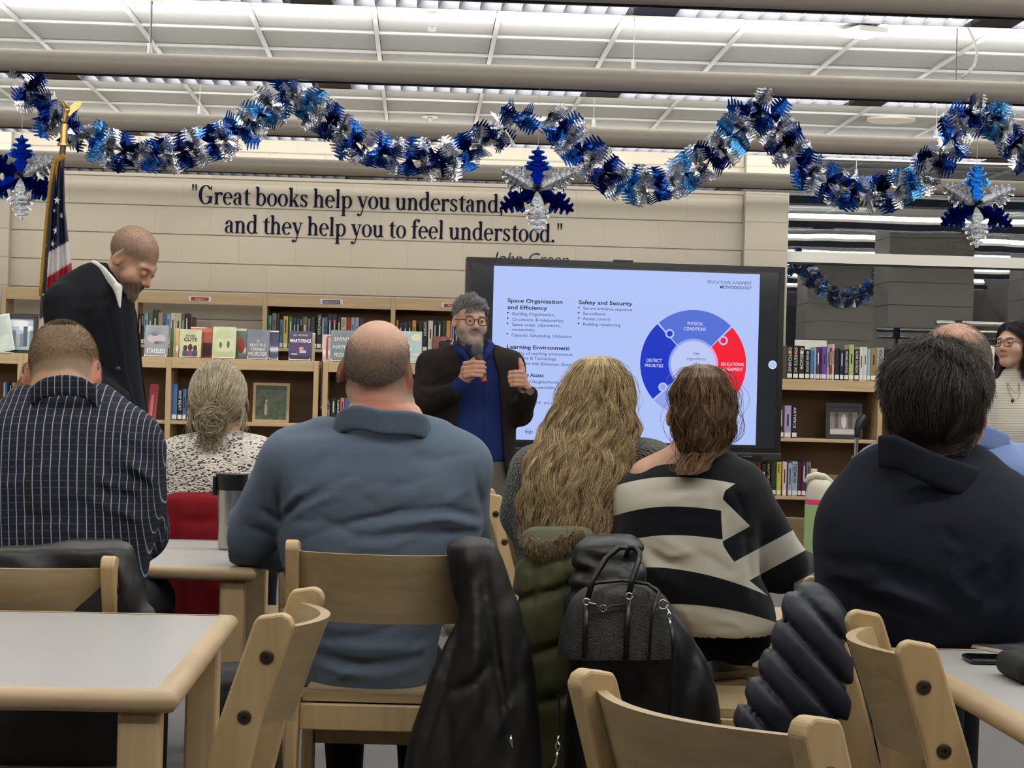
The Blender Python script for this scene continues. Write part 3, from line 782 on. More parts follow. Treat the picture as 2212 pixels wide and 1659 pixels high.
row(Yb, z_sh_b, [(55,75,240,'dark red'),(75,92,240,'black','LANDEST'),(92,118,238,'light blue'),(118,150,230,'green'),(150,183,212,'dark green'),(185,217,232,'tan'),(217,240,245,'blue'),(241,266,245,'light blue'),(268,300,233,'white'),(300,340,235,'cream'),(340,362,248,'olive'),(362,390,236,'black'),(390,424,260,'dark brown')],
    'under the red shelf sign', 'books on the wall bookcase', 280, 600, 3.0722)
row(Yb, z_sh_b, [(913,938,250,'teal'),(942,970,235,'grey'),(970,991,237,'dark brown'),(992,1015,278,'blue'),(1017,1048,255,'yellow'),(1052,1078,258,'green'),(1080,1102,268,'dark teal'),(1103,1125,270,'dark teal'),(1127,1143,265,'black','BOOK'),(1145,1176,258,'olive'),(1178,1196,270,'grey'),(1198,1226,262,'dark green'),(1228,1239,285,'black'),(1240,1272,240,'black','PRINCESS'),(1274,1285,265,'white'),(1286,1311,262,'blue'),(1312,1341,242,'black',None,{'dot':'pink'}),(1342,1372,242,'black',None,{'dot':'pink'}),(1374,1398,262,'dark brown'),(1400,1435,264,'cream','ON THE'),(1436,1465,265,'red'),(1467,1490,264,'light blue'),(1492,1518,264,'lilac'),(1520,1552,268,'dark brown')],
    'under the navy shelf sign', 'books on the wall bookcase', 280, 600, 3.0722)
row(Yb, z_sh_b, [(1765,1780,282,'orange'),(1782,1810,300,'navy'),(1812,1840,296,'dark brown'),(1842,1868,292,'black'),(1872,1898,283,'orange'),(1914,1940,285,'black'),(1942,1975,283,'black','AMARI'),(1978,2010,285,'white'),(2012,2036,284,'black'),(2038,2070,285,'black'),(2071,2095,286,'dark green'),(2098,2124,285,'orange'),(2126,2150,290,'lavender'),(2152,2180,288,'black')],
    'on the wall shelf behind the presenter', 'books on the wall bookcase', 280, 600, 3.0722)
Yd = YF + .05
row(Yd, z_sh_f, [(276,314,705,'blue'),(315,347,735,'black','SKIP BEAT'),(348,374,740,'blue'),(376,410,745,'dark green')], 'beside the grey-blonde head', 'books inside the low bookcases', 280, 600, 3.0722)
row(Yd, z_sh_f, [(1300,1331,797,'black','LAST STREET'),(1333,1366,797,'dark green'),(1368,1392,797,'black','PUMPKIN'),(1394,1422,797,'pink'),(1424,1452,797,'blue'),(1454,1478,800,'black'),(1480,1502,800,'black'),(1504,1540,798,'red'),(1542,1570,802,'navy')], 'beside the bald head', 'books inside the low bookcases', 280, 600, 3.0722)
row(Yd, z_sh_f, [(1852,1868,872,'white'),(1870,1890,868,'black'),(1892,1912,875,'white'),(1914,1932,870,'cream'),(1934,1955,872,'black'),(1957,1978,878,'white')], 'under the elbow of the presenter', 'books inside the low bookcases', 280, 600, 3.0722)
row(Yd, .235, [(1083,1088,1125,'white'),(1089,1094,1122,'black'),(1095,1102,1130,'white'),(1103,1111,1124,'cream'),(1112,1119,1128,'white'),(1120,1128,1126,'grey')], 'on the bottom shelf beside the television post', 'books inside the low bookcases', 0, 0, 1.)
row(Yd, z_sh_f, [(20,34,1215,'light blue'),(36,48,1210,'blue'),(49,62,1212,'navy'),(63,80,1208,'black'),(82,104,1214,'tan'),(106,118,1216,'dark red')], 'at the far left behind the checked shirt', 'books inside the low bookcases', 0, 460, 3.318)
Yr = YR + .04
row(Yr, zt_r, [(117,153,612,'black','CATCHING',{'dot':'gold'}),(155,190,612,'black','SWEETS XI',{'dot':'pink'}),(192,229,614,'black','GREGOR',{'dot':'light'}),(231,262,637,'black','MICHAEL CRICHTON'),(264,289,645,'blue'),(290,303,622,'light blue'),(304,328,620,'purple'),(329,340,640,'purple'),(341,370,618,'violet'),(371,387,628,'light blue'),(388,405,628,'red'),(406,420,602,'cream'),(422,453,630,'black'),(455,480,640,'navy'),(482,512,638,'black','MICHAEL CRICHTON'),(514,546,606,'light green'),(547,578,635,'black','ALONE ON FRIDAY'),(580,604,620,'white'),(605,629,620,'white'),(630,652,632,'light blue'),(653,689,628,'gold'),(690,738,625,'silver','WOLVES'),(740,760,640,'black'),(761,779,640,'black'),(780,802,642,'black'),(803,829,640,'peach'),(830,854,640,'blue'),(855,884,635,'pale pink'),(885,955,615,'lavender')],
    'on top of the window bookcase', 'books on top of the window bookcase', 1660, 540, 2.962)
row(Yr, z_sh_r, [(60,98,1000,'dark brown'),(100,144,995,'lilac'),(147,182,995,'black','ARTIFICE')], 'on the middle shelf right of the television', 'books inside the window bookcase', 1660, 540, 2.962)
row(Yr, z_sh_r2, [(150,238,345,'black'),(245,300,340,'black','LIFE, PART'),(310,366,342,'red','CARRIE'),(372,428,340,'dark green'),(434,490,340,'maroon'),(505,556,365,'dark brown'),(560,612,345,'black','HALF TRUTH',{'inkc':'gold'}),(620,688,350,'dark green'),(692,752,345,'yellow','Later'),(766,822,340,'pale pink'),(838,888,360,'lavender'),(891,960,338,'light blue','TREMOR'),(962,1010,342,'maroon'),(1014,1070,335,'purple'),(1074,1130,345,'grey')],
    'on the lowest shelf beneath the television corner', 'books inside the window bookcase', 1560, 940, 5.924)
# ------------------------------------------------------------------ display books propped on wire easels
easel_mat = mat('white_wire', (224, 222, 214), .4)
def easel_parts(e, w, tilt):
    M = rotx(-tilt)
    lip = [(-w*.45, -.028, .02), (-w*.45, -.030, .006), (w*.45, -.030, .006), (w*.45, -.028, .02)]
    MB().tube([(-w*.45, -.030, .0)] + lip + [(w*.45, -.03, 0)], .0028, n=6).build('easel_lip', easel_mat, e)
    MB().tube([(w*.40, .015, .004), (w*.36, .02 + .12 * math.tan(tilt) + .012, .12), (w*.30, .16, 0.004)], .0028, n=6).build('easel_leg', easel_mat, e)
    MB().tube([(-w*.40, .015, .004), (-w*.36, .02 + .12 * math.tan(tilt) + .012, .12), (-w*.30, .16, 0.004)], .0028, n=6).build('easel_leg', easel_mat, e)
def display_book(px0, px1, pyt, pyb, yb, z, rgb, label, texts=(), arts=(), tilt=.22, easel=True, thick=.022, zoom=(280, 600, 3.0722), gloss=.25, group='books propped on wire easels', name='book', cat='book', rz=0.):
    ox, oy, sc = zoom
    A = on_y(ox + px0 / sc, oy + pyb / sc, yb); B = on_y(ox + px1 / sc, oy + pyb / sc, yb); T = on_y(ox + px0 / sc, oy + pyt / sc, yb)
    w = B[0] - A[0]; h = (T[2] - A[2]) / math.cos(tilt)
    e = empty(name, ((A[0] + B[0]) / 2, yb, z), label, cat, group, rz=rz)
    M = rotx(-tilt)
    z0 = .010 if easel else .0006
    def tr(pts): return [tuple(np.array(p) @ M.T + np.array([0, 0, z0])) for p in pts]
    mb = MB().bx(-w/2, w/2, 0, .003, 0, h); mb.v = tr(mb.v); mb.build('front_cover', mat('cover_%d_%d_%d' % rgb, rgb, gloss, noise=(9, .22), coat=.5), e)
    mb = MB().bx(-w/2 + .004, w/2 - .004, .003, thick - .003, .003, h - .003); mb.v = tr(mb.v); mb.build('page_block', page_mat, e)
    mb = MB().bx(-w/2, w/2, thick - .003, thick, 0, h); mb.v = tr(mb.v); mb.build('back_cover', mat('cover_%d_%d_%d' % rgb, rgb), e)
    for (s_, u, v, size, colr, kw) in texts:
        me = text_mesh('cover_title', s_, size * h, mat('ink_%d_%d_%d' % colr, colr, .5), align='CENTER', bold=kw.get('bold', .0), shear=kw.get('shear', 0), xs=kw.get('xs', 1.))
        o = obj('cover_title', me, e); o.rotation_euler = (PI/2 - (-tilt) * -1, 0, 0)
        o.rotation_euler = (PI/2 - tilt, 0, 0)
        o.location = tr([((u - .5) * w, -.0012, v * h)])[0]
    for (shape, u, v, ru, rv, colr) in arts:
        n = 18 if shape == 'o' else 4
        if shape == 'o': pts = [((u - .5) * w + ru * w * math.cos(2*PI*i/n), -.0007, v * h + rv * h * math.sin(2*PI*i/n)) for i in range(n)]
        else: pts = [((u - .5 + a * ru) * w, -.0009, (v + b * rv) * h) for a, b in ((-1, -1), (1, -1), (1, 1), (-1, 1))]
        MB().add(tr(pts), [tuple(range(n))]).build('cover_art', mat('ink_%d_%d_%d' % colr, colr, .5), e)
    if easel: easel_parts(e, w, tilt)
    return e
ye = YF + .06
WH = (232, 230, 226)
display_book(95, 250, 318, 520, ye, zt_f, (150, 152, 158), 'grey propped book titled STATELESS', [('STATELESS', .5, .08, .2, WH, {'bold': .001, 'xs': .62})], [('o', .5, .55, .4, .16, (196, 178, 182)), ('o', .42, .72, .2, .07, (112, 132, 140)), ('o', .62, .42, .25, .06, (122, 140, 146))])
display_book(262, 322, 340, 535, ye + .10, zt_f, (220, 196, 140), 'cream and orange book standing behind STATELESS', [], [('q', .25, .5, .2, .5, (72, 108, 70)), ('q', .6, .5, .08, .5, (222, 160, 70))], easel=False, tilt=.05)
display_book(328, 470, 340, 520, ye, zt_f, (206, 206, 158), 'pale green propped book titled meet CUTE', [('meet', .5, .72, .17, (44, 44, 52), {}), ('CUTE', .5, .56, .19, (44, 44, 52), {'bold': .001})], [('o', .27, .30, .10, .12, (74, 40, 40)), ('o', .5, .33, .11, .13, (62, 34, 40)), ('o', .73, .30, .10, .12, (70, 38, 36)), ('q', .27, .1, .12, .1, (70, 70, 112)), ('q', .5, .1, .11, .1, (120, 70, 70)), ('q', .73, .1, .12, .1, (62, 60, 100))])
display_book(400, 550, 318, 525, ye + .11, zt_f, (176, 84, 66), 'reddish book standing behind meet CUTE', [], [('q', .75, .28, .2, .22, (70, 34, 38)), ('q', .5, .9, .45, .06, (200, 120, 92))], easel=False, tilt=.05)
display_book(546, 700, 327, 530, ye, zt_f, (206, 208, 168), 'pale yellow-green propped book with two small figures', [], [('o', .35, .4, .06, .1, (88, 100, 80)), ('o', .68, .42, .06, .12, (96, 92, 84)), ('o', .5, .75, .38, .14, (190, 198, 150)), ('q', .5, .1, .45, .08, (178, 186, 140))])
display_book(690, 772, 345, 550, ye + .11, zt_f, (84, 116, 100), 'green and red book standing beside the two-figure cover', [], [('o', .55, .45, .3, .26, (176, 62, 56)), ('q', .5, .95, .5, .03, (210, 204, 180))], easel=False, tilt=.05)
display_book(776, 922, 337, 528, ye, zt_f, (120, 120, 136), 'slate propped book titled A BEAUTIFUL TERRIBLE MURDER', [('A', .5, .56, .13, WH, {}), ('BEAUTIFUL', .5, .41, .14, WH, {'xs': .8}), ('TERRIBLE', .5, .26, .14, WH, {'xs': .85}), ('MURDER', .5, .08, .19, WH, {'xs': .85})], [])
display_book(926, 985, 358, 545, ye + .05, zt_f, (58, 58, 92), 'navy book on the bare wire stand', [], [('q', .5, .97, .5, .02, WH)], tilt=.12)
display_book(1052, 1205, 358, 545, ye, zt_f, (66, 44, 96), 'purple propped book titled HEARTSTRINGS', [('ALI NOVAK', .5, .82, .1, (226, 206, 172), {}), ('HEARTSTRINGS', .5, .6, .17, WH, {'bold': .0008, 'xs': .62, 'shear': .1})], [('o', .55, .38, .1, .07, (206, 150, 130)), ('q', .62, .27, .14, .05, (200, 190, 210)), ('o', .25, .18, .16, .02, (220, 190, 220)), ('q', .5, .06, .5, .06, (44, 42, 60))])
display_book(1205, 1226, 360, 548, ye + .07, zt_f, (196, 190, 150), 'slim pale book beside HEARTSTRINGS', easel=False, tilt=.04)
display_book(1278, 1348, 388, 568, ye + .09, zt_f, (226, 216, 206), 'white book with red zigzag border beside SHINY', [('l', .9, .6, .1, (40, 40, 40), {})], [('q', .42, .5, .10, .42, (206, 84, 92)), ('q', .3, .5, .04, .42, (226, 216, 206)), ('q', .7, .92, .25, .025, (206, 84, 92))], easel=False, tilt=.05)
display_book(1330, 1478, 352, 553, ye, zt_f, (118, 128, 132), 'grey propped book titled SHINY HAPPY PEOPLE', [('SHINY', .5, .64, .19, WH, {'shear': .15}), ('HAPPY', .48, .38, .19, WH, {'shear': .15}), ('PEOPLE', .5, .12, .18, WH, {'shear': .15, 'xs': .85})], [])
display_book(1745, 1915, 305, 520, ye + .12, zt_f, (150, 62, 60), 'red-bordered book peeking out behind the bald head', [], [('q', .5, .5, .40, .40, (96, 106, 100))], easel=False, tilt=.05)
display_book(1802, 1936, 364, 570, ye, zt_f, (168, 190, 190), 'pale propped book with a swimmer beside the presenter', [('THE', .32, .36, .14, WH, {}), ('MERMAID', .6, .2, .13, WH, {'xs': .8}), ('SISTER', .6, .06, .13, WH, {'xs': .8})], [('o', .2, .72, .12, .1, (196, 140, 120)), ('o', .24, .5, .16, .12, (206, 96, 92)), ('o', .7, .8, .24, .12, (214, 212, 170))])
display_book(2012, 2150, 380, 485, Yb - .03, z_sh_b, (150, 42, 38), 'red book with a black dragon on the wall shelf', [('THE', .72, .12, .24, WH, {'bold': .001})], [('o', .55, .55, .3, .2, (38, 24, 26)), ('o', .38, .3, .12, .22, (38, 24, 26)), ('o', .78, .72, .16, .1, (38, 24, 26)), ('o', .86, .82, .06, .08, (226, 176, 84))], easel=False, tilt=.08, thick=.02)
display_book(1048, 1108, 1238, 1492, YF + .12, z_sh_f, (206, 66, 92), 'shiny pink-red book inside the bookcase by the dark suit', [], [('q', .5, .4, .2, .3, (236, 150, 164))], zoom=(0, 460, 3.318), easel=False, tilt=.12, rz=-.5)
# ------------------------------------------------------------------ framed pictures and signs
wood_frame = mat('frame_wood', (188, 156, 112), .4, grain=2)
def picture(px0, px1, pyt, pyb, yb, z, frame, fw_, label, field, arts=(), tilt=.12, zoom=(280, 600, 3.0722), matw=0., round_=0.):
    ox, oy, sc = zoom
    A = on_y(ox + px0 / sc, oy + pyb / sc, yb); B = on_y(ox + px1 / sc, oy + pyb / sc, yb); T = on_y(ox + px0 / sc, oy + pyt / sc, yb)
    w = B[0] - A[0]; h = (T[2] - A[2]) / math.cos(tilt)
    e = empty('framed_picture', ((A[0] + B[0]) / 2, yb, z), label, 'picture')
    M = rotx(-tilt)
    def tr(mb): mb.v = [tuple(np.array(p) @ M.T + np.array([0, 0, .001])) for p in mb.v]; return mb
    for a in (MB().bx(-w/2, -w/2 + fw_, 0, .018, 0, h), MB().bx(w/2 - fw_, w/2, 0, .018, 0, h), MB().bx(-w/2 + fw_, w/2 - fw_, 0, .018, 0, fw_), MB().bx(-w/2 + fw_, w/2 - fw_, 0, .018, h - fw_, h)):
        tr(a).build('frame_bar', frame, e)
    tr(MB().bx(-w/2 + fw_ * .8, w/2 - fw_ * .8, .008, .016, fw_ * .8, h - fw_ * .8)).build('print', field, e)
    for i, (sh, u, v, ru, rv, m_) in enumerate(arts):
        n = 18 if sh == 'o' else 4
        if sh == 'o': pts = [((u - .5) * w + ru * w * math.cos(2*PI*k/n), .0075 - .0004 * i, v * h + rv * h * math.sin(2*PI*k/n)) for k in range(n)]
        else: pts = [((u - .5 + a * ru) * w, .0075 - .0004 * i, (v + b * rv) * h) for a, b in ((-1, -1), (1, -1), (1, 1), (-1, 1))]
        tr(MB().add(pts, [tuple(range(n))])).build('print_detail', m_, e)
    MB().tube([(w * .1, .02, .002), (w * .1, .03 + h * .5 * math.sin(tilt), h * .5), (w * .1, .11, .002)], .004, n=6).build('stand_leg', easel_mat, e)
    return e
P_ = lambda n, c: mat('print_' + n, c, .4)
picture(812, 1056, 712, 975, YF + .10, z_sh_f, wood_frame, .018, 'wood-framed photo of a small animal standing in grass', mat('print_grass', (66, 88, 54), .35, noise=(34, .75)),
        [('q', .5, .9, .44, .07, P_('darkgrass', (36, 54, 34))), ('o', .36, .34, .045, .16, P_('fur', (186, 168, 136))), ('o', .37, .54, .035, .045, P_('fur', (186, 168, 136)))])
bk = mat('black_frame', (30, 28, 28), .4)
picture(366, 600, 990, 1220, YR + .12, z_sh_r, bk, .028, 'black-framed photo of a pale avenue behind the microphone stand', mat('print_avenue', (150, 142, 144), .4, noise=(14, .3)),
        [('q', .5, .82, .39, .07, P_('dark', (44, 38, 38))), ('q', .3, .52, .05, .22, P_('trunk', (92, 86, 86))), ('q', .68, .52, .06, .22, P_('trunk', (92, 86, 86))), ('o', .5, .5, .07, .2, P_('haze', (222, 216, 222))), ('q', .5, .2, .38, .07, P_('snow', (206, 198, 202)))], zoom=(1660, 540, 2.962))
picture(-60, 400, 420, 850, YF + .10, zt_f, bk, .022, 'black-framed city skyline photo behind the flag', P_('sky', (176, 196, 214)),
        [('o', .45, .8, .35, .1, P_('cloud', (232, 234, 236))), ('o', .75, .66, .2, .08, P_('cloud', (232, 234, 236))), ('q', .24, .48, .08, .30, P_('tower', (78, 88, 100))), ('q', .44, .40, .05, .2, P_('tower2', (122, 130, 138))), ('q', .55, .34, .06, .16, P_('tower3', (168, 172, 176))), ('q', .72, .45, .05, .26, P_('tower', (78, 88, 100))), ('q', .64, .36, .04, .16, P_('tower2', (122, 130, 138))), ('q', .88, .4, .05, .2, P_('tower2', (122, 130, 138))), ('q', .5, .13, .46, .035, P_('lake', (150, 190, 180)))], zoom=(0, 600, 5.184))
picture(105, 440, 345, 600, Yb + .06, z_sh_b, mat('red_frame', (136, 52, 56), .4), .022, 'red-framed blue picture on the wall shelf behind the flag', P_('bluesky', (120, 160, 216)), zoom=(0, 600, 5.184))
acr = mat('clear_acrylic', (214, 226, 226), .1, spec=.6)
pa = on_y(8, 765, YF + .05); e = empty('leaflet_holder', (pa[0] - .03, YF + .05, zt_f), 'clear tilted leaflet holder at the far left on the low bookcase', 'leaflet holder')
MB().box((0, .02, .12), (.15, .004, .24), rotx(-.25) @ roty(-.22)).build('clear_panel', acr, e); MB().box((.0, -.0, .004), (.17, .1, .006)).build('base', acr, e)
MB().box((0, .014, .12), (.135, .003, .22), rotx(-.25) @ roty(-.22)).build('leaflet', mat('leaflet', (196, 204, 192), .5, noise=(12, .3)), e)
def shelf_sign(px, py, txt, c, label):
    p = on_y(px, py, YB + .002)
    e = empty('shelf_sign', (p[0], YB + .002, p[2]), label, 'sign', 'shelf signs')
    MB().bx(-.078, .078, -.006, 0.001, -.017, .017).build('card', sticker, e)
    MB().bx(-.062, .062, -.0072, -.006, -.0125, .0125).build('colour_band', mat('sign_%d' % c[0], c, .5), e)
    me = text_mesh('sign_text', txt, .017, sticker, align='CENTER', bold=.0003); o = obj('sign_text', me, e); o.rotation_euler = (PI/2, 0, 0); o.location = (0, -.0078, -.006)
shelf_sign(432, 646, 'Fiction T', (170, 42, 58), 'small red shelf sign on the wall bookcase')
shelf_sign(716, 652, 'Fiction U and V', (52, 54, 112), 'small navy shelf sign on the wall bookcase')
shelf_sign(978, 660, 'Fiction W', (170, 150, 60), 'small shelf sign mostly hidden by the presenter')
# cards standing behind the books by the window, and the coat rack
def card(px0, px1, pyt, yb, z, rgb, label, txt=None, tc=None):
    A = on_y(px0, pyt, yb); B = on_y(px1, pyt, yb); h = A[2] - z
    e = empty('sign_card', ((A[0] + B[0]) / 2, yb, z), label, 'sign')
    w = B[0] - A[0]
    MB().bx(-w/2, w/2, 0, .004, 0, h).build('card', mat('card_%d_%d_%d' % rgb, rgb, .6), e)
    MB().bx(-w*.3, w*.3, .004, .05, 0, .006).build('foot', easel_mat, e)
    if txt:
        for i, t_ in enumerate(txt):
            me = text_mesh('card_text', t_, .075, mat('card_ink', tc, .5), align='RIGHT', bold=.003); o = obj('card_text', me, e); o.rotation_euler = (PI/2, 0, 0); o.location = (w * .34, -.002, h - .13 - .08 * i)
card(1717, 1786, 734, YR + .26, zt_r, (226, 226, 224), 'blank white card behind the books by the window')
card(2006, 2110, 740, YR + .26, zt_r, (222, 216, 190), 'cream card behind the thinning grey head')
card(2090, 2158, 745, YR + .16, zt_r, (234, 232, 230), 'white card with red letters beside the woman in glasses', ['open', 'in'], (214, 66, 84))
chrome = mat('chrome', (214, 214, 214), .12, metal=1.)
black_pl = mat('black_plastic', (20, 20, 22), .35)
yk = YR + .62
a = on_y(2022, 697, yk); b = on_y(2212, 703, yk); c = on_y(2070, 699, yk)
e = empty('garment_rack', (c[0], yk, 0), 'chrome garment rack behind the woman in glasses', 'rack')
MB().tube([(a[0] - c[0], 0, a[2]), (a[0] - c[0] + 1.5, 0, a[2])], .016, n=12).build('top_bar', chrome, e, smooth='auto')
MB().tube([(a[0] - c[0] + .02, .0, a[2] - .055), (a[0] - c[0] + 1.5, .0, a[2] - .055)], .011, n=12).build('lower_bar', chrome, e, smooth='auto')
MB().tube([(0, 0, .03), (0, 0, c[2] - .02)], .017, n=12).build('post', chrome, e, smooth='auto')
MB().tube([(1.3, 0, .03), (1.3, 0, c[2] - .02)], .017, n=12).build('post', chrome, e, smooth='auto')
for xx in (0, 1.3):
    MB().box((xx, 0, c[2] - .02), (.05, .045, .09)).build('clamp', black_pl, e, bevel=.006)
    MB().box((xx, 0, .02), (.05, .5, .03)).build('foot', black_pl, e, bevel=.006)
# ================================================================== TELEVISION ON ITS STAND
TVA = at(1008, 553, 11.02); 
tvn = -Fv * math.cos(.11) + 0; ang_tv = -YAW + .11          # rotation of the screen about z: right side a little farther
tvr = np.array([math.cos(ang_tv), math.sin(ang_tv), 0.]); tvn = np.array([tvr[1], -tvr[0], 0.])
def on_tv(px, py):
    v = Fv + (px - CX) / FPX * Rv - (py - CY) / FPX * Uv
    t = np.dot(TVA - CAM, tvn) / np.dot(v, tvn); p = CAM + v * t
    return np.dot(p - TVA, tvr), p[2]
uL, zT = 0., on_tv(1350, 566)[1]; uR = on_tv(1694, 640)[0]; zB = on_tv(1350, 972)[1]; 
tvW = uR - uL
tvO = TVA + tvr * tvW / 2
tv = empty('television', (tvO[0], tvO[1], 0), 'large black wheeled touchscreen television showing a blue slide', 'television', rz=ang_tv)
black_bez = mat('bezel_black', (10, 10, 11), .3); panel_blk = mat('screen_black', (14, 14, 16), .12, emit=((34, 36, 40), .8))
MB().bx(-tvW/2, tvW/2, .004, .075, zB, zT).build('housing', black_bez, tv, bevel=.008)
bz = .030
MB().bx(-tvW/2 + bz, tvW/2 - bz, .002, .006, zB + .03, zT - bz).build('screen_glass', panel_blk, tv)
for nm, bxs in (('bezel_top', (-tvW/2, tvW/2, -.006, .004, zT - bz, zT)), ('bezel_bottom', (-tvW/2, tvW/2, -.006, .004, zB, zB + .03)), ('bezel_side', (-tvW/2, -tvW/2 + bz, -.006, .004, zB + .03, zT - bz)), ('bezel_side', (tvW/2 - bz, tvW/2, -.006, .004, zB + .03, zT - bz))):
    MB().bx(*bxs).build(nm, black_bez, tv)
def U(px, py):
    u, z = on_tv(px, py); return u - tvW / 2, z
def emis(name, rgb, k=1.):
    if name in MATS: return MATS[name]
    m_ = bpy.data.materials.new(name); m_.use_nodes = True; MATS[name] = m_
    b = m_.node_tree.nodes['Principled BSDF']; b.inputs['Base Color'].default_value = (0, 0, 0, 1); b.inputs['Roughness'].default_value = .25; b.inputs['Specular IOR Level'].default_value = .2
    b.inputs['Emission Color'].default_value = lin(rgb) + (1,); b.inputs['Emission Strength'].default_value = k * .76; m_.cycles.emission_sampling = 'NONE'; return m_
sl = emis('slide_background', (178, 197, 250), 1.0)
x0 = U(1064, 700)[0]; x1 = U(1639, 700)[0]; z1 = U(1350, 583)[1]; z0 = U(1350, 955)[1]
slide = MB().add([(x0, .0012, z0), (x1, .0012, z0), (x1, .0012, z1), (x0, .0012, z1)], [(0, 1, 2, 3)]).build('slide', sl, tv)
navy_t = emis('slide_ink', (30, 34, 66)); grey_t = emis('slide_ink_soft', (66, 72, 116)); white_t = emis('slide_ink_white', (228, 234, 252))
def stext(s_, px, py, hpx, m_, bold=0., align='LEFT', wpx=None):
    """px,py: start of the baseline; hpx: cap height in photo pixels; wpx: width to fit"""
    u, z = U(px, py); k = 11.1 / FPX; sz = hpx * k / .70
    me = text_mesh('slide_text', s_, sz, m_, align=align, bold=bold * sz)
    o = obj('slide_text', me, slide); o.rotation_euler = (PI/2, 0, 0); o.location = (u, -.0006, z)
    if wpx:
        xs = [v.co.x for v in me.vertices]; o.scale = (wpx * k / (max(xs) - min(xs)), 1, 1)
Z7 = lambda x, y: (1050 + x / 3.3015, 540 + y / 3.3015)
for s_, x, y, w, bold in (('Space Organization', 153, 372, 393, 1), ('and Efficiency', 152, 420, 285, 1), ('Building Organization,', 186, 464, 302, 0), ('Circulation, & relationships', 184, 504, 367, 0), ('Space usage, adjacencies,', 183, 540, 347, 0), ('connectivity', 182, 576, 164, 0), ('Capacity, Scheduling, Utilization', 180, 616, 430, 0),
     ('Learning Environment', 145, 702, 450, 1), ('Quality of teaching environment', 176, 744, 442, 0), ('Furniture & Technology', 176, 778, 324, 0), ('Alignment with Education Goals', 176, 816, 434, 0), ('Community Access', 143, 900, 266, 1), ('School and Neighborhood', 176, 945, 336, 0), ('Proximity/accessibility,', 174, 985, 332, 0), ('parking', 174, 1022, 100, 0), ('Transportation', 174, 1058, 190, 0), ('Athletics / play, P.E., and arts', 172, 1094, 330, 0),
     ('Safety and Security', 660, 385, 388, 1), ('Secure entrance sequence', 691, 425, 354, 0), ('Surveillance', 691, 462, 161, 0), ('Access control', 690, 499, 195, 0), ('Building monitoring', 690, 538, 270, 0)):
    p = Z7(x, y); stext(s_, p[0], p[1], (27 if bold else 21) / 3.3015, navy_t if bold else grey_t, bold=.022 if bold else .004, wpx=w / 3.3015)
for x, y in ((155, 447), (154, 486), (153, 523), (151, 598), (148, 722), (147, 760), (147, 798), (145, 928), (144, 966), (142, 1040), (142, 1076), (662, 410), (661, 448), (661, 486), (660, 524)):
    p = Z7(x, y); u, z = U(*p); MB().add([(u + .0045 * math.cos(a), -.0006 + .0012, z + .0045 * math.sin(a)) for a in np.linspace(0, 2*PI, 9)[:-1]], [tuple(range(8))]).build('bullet', navy_t, slide)
stext('EDUCATIONAL ALIGNMENT', *Z7(1577, 238), 22 / 3.3015, grey_t, wpx=322 / 3.3015); stext('METHODOLOGY', *Z7(1666, 275), 22 / 3.3015, navy_t, bold=.008, wpx=232 / 3.3015)
stext('Wight', *Z7(274, 1305), 20 / 3.3015, navy_t, bold=.006, wpx=62 / 3.3015)
u0_, z0_ = U(*Z7(290, 1275)); u1_, z1_ = U(*Z7(316, 1318))
MB().tube([(u0_, .0008, z0_), (u1_, .0008, z0_), (u1_, .0008, z1_), (u0_, .0008, z1_), (u0_, .0008, z0_)], .0008, n=4).build('slide_logo', grey_t, slide)
# puzzle ring
cu, cz = U(*Z7(1478, 812)); k = 11.1 / FPX; RO = 386 / 3.3015 * k; RI = 172 / 3.3015 * k
def sector(a0, a1, ri, ro, m_, y, nm='ring_piece'):
    n = 30; v = []
    for i in range(n + 1):
        a = math.radians(a0 + (a1 - a0) * i / n); v += [(cu + ro * math.cos(a), y, cz + ro * math.sin(a)), (cu + ri * math.cos(a), y, cz + ri * math.sin(a))]
    return MB().add(v, [(2*i, 2*i+2, 2*i+3, 2*i+1) for i in range(n)]).build(nm, m_, slide)
cP, cD, cE, cL = emis('ring_physical', (84, 112, 214)), emis('ring_district', (26, 54, 196)), emis('ring_educational', (246, 26, 52)), emis('ring_lower', (148, 164, 234))
sector(46, 132, RI, RO, cP, .0008); sector(134, 222, RI, RO, cD, .0008); sector(-44, 44, RI, RO, cE, .0008); sector(224, 314, RI, RO, cL, .0008)
for a0, a1, c_ in ((46, 132, (150, 166, 232)), (134, 222, (142, 160, 232)), (-44, 44, (250, 150, 190)), (224, 314, (176, 188, 242))): sector(a0, a1, RI * .955, RI * 1.05, emis('ring_rim_%d' % a0, c_), .0005, 'ring_rim')
def disc(u, z, r, m_, y, nm): MB().add([(u + r * math.cos(a), y, z + r * math.sin(a)) for a in np.linspace(0, 2*PI, 25)[:-1]], [tuple(range(24))]).build(nm, m_, slide)
for x, y, c_ in ((1310, 597, cD), (1692, 646, cE), (1261, 978, cL)):
    u, z = U(*Z7(x, y)); disc(u, z, 33 / 3.3015 * k, sl, .0004, 'puzzle_knob_rim'); disc(u, z, 21 / 3.3015 * k, c_, .0002, 'puzzle_knob')
disc(cu, cz, RI * .93, emis('ring_centre', (190, 202, 246)), .0004, 'ring_centre')
for s_, x, y, w in (('PHYSICAL', 1435, 535, 115), ('CONDITIONS', 1412, 573, 156), ('DISTRICT', 1143, 798, 110), ('PRIORITIES', 1131, 834, 132), ('EDUCATIONAL', 1675, 824, 170), ('ALIGNMENT', 1686, 860, 150)):
    stext(s_, *Z7(x, y), 24 / 3.3015, white_t, bold=.0, wpx=w / 3.3015)
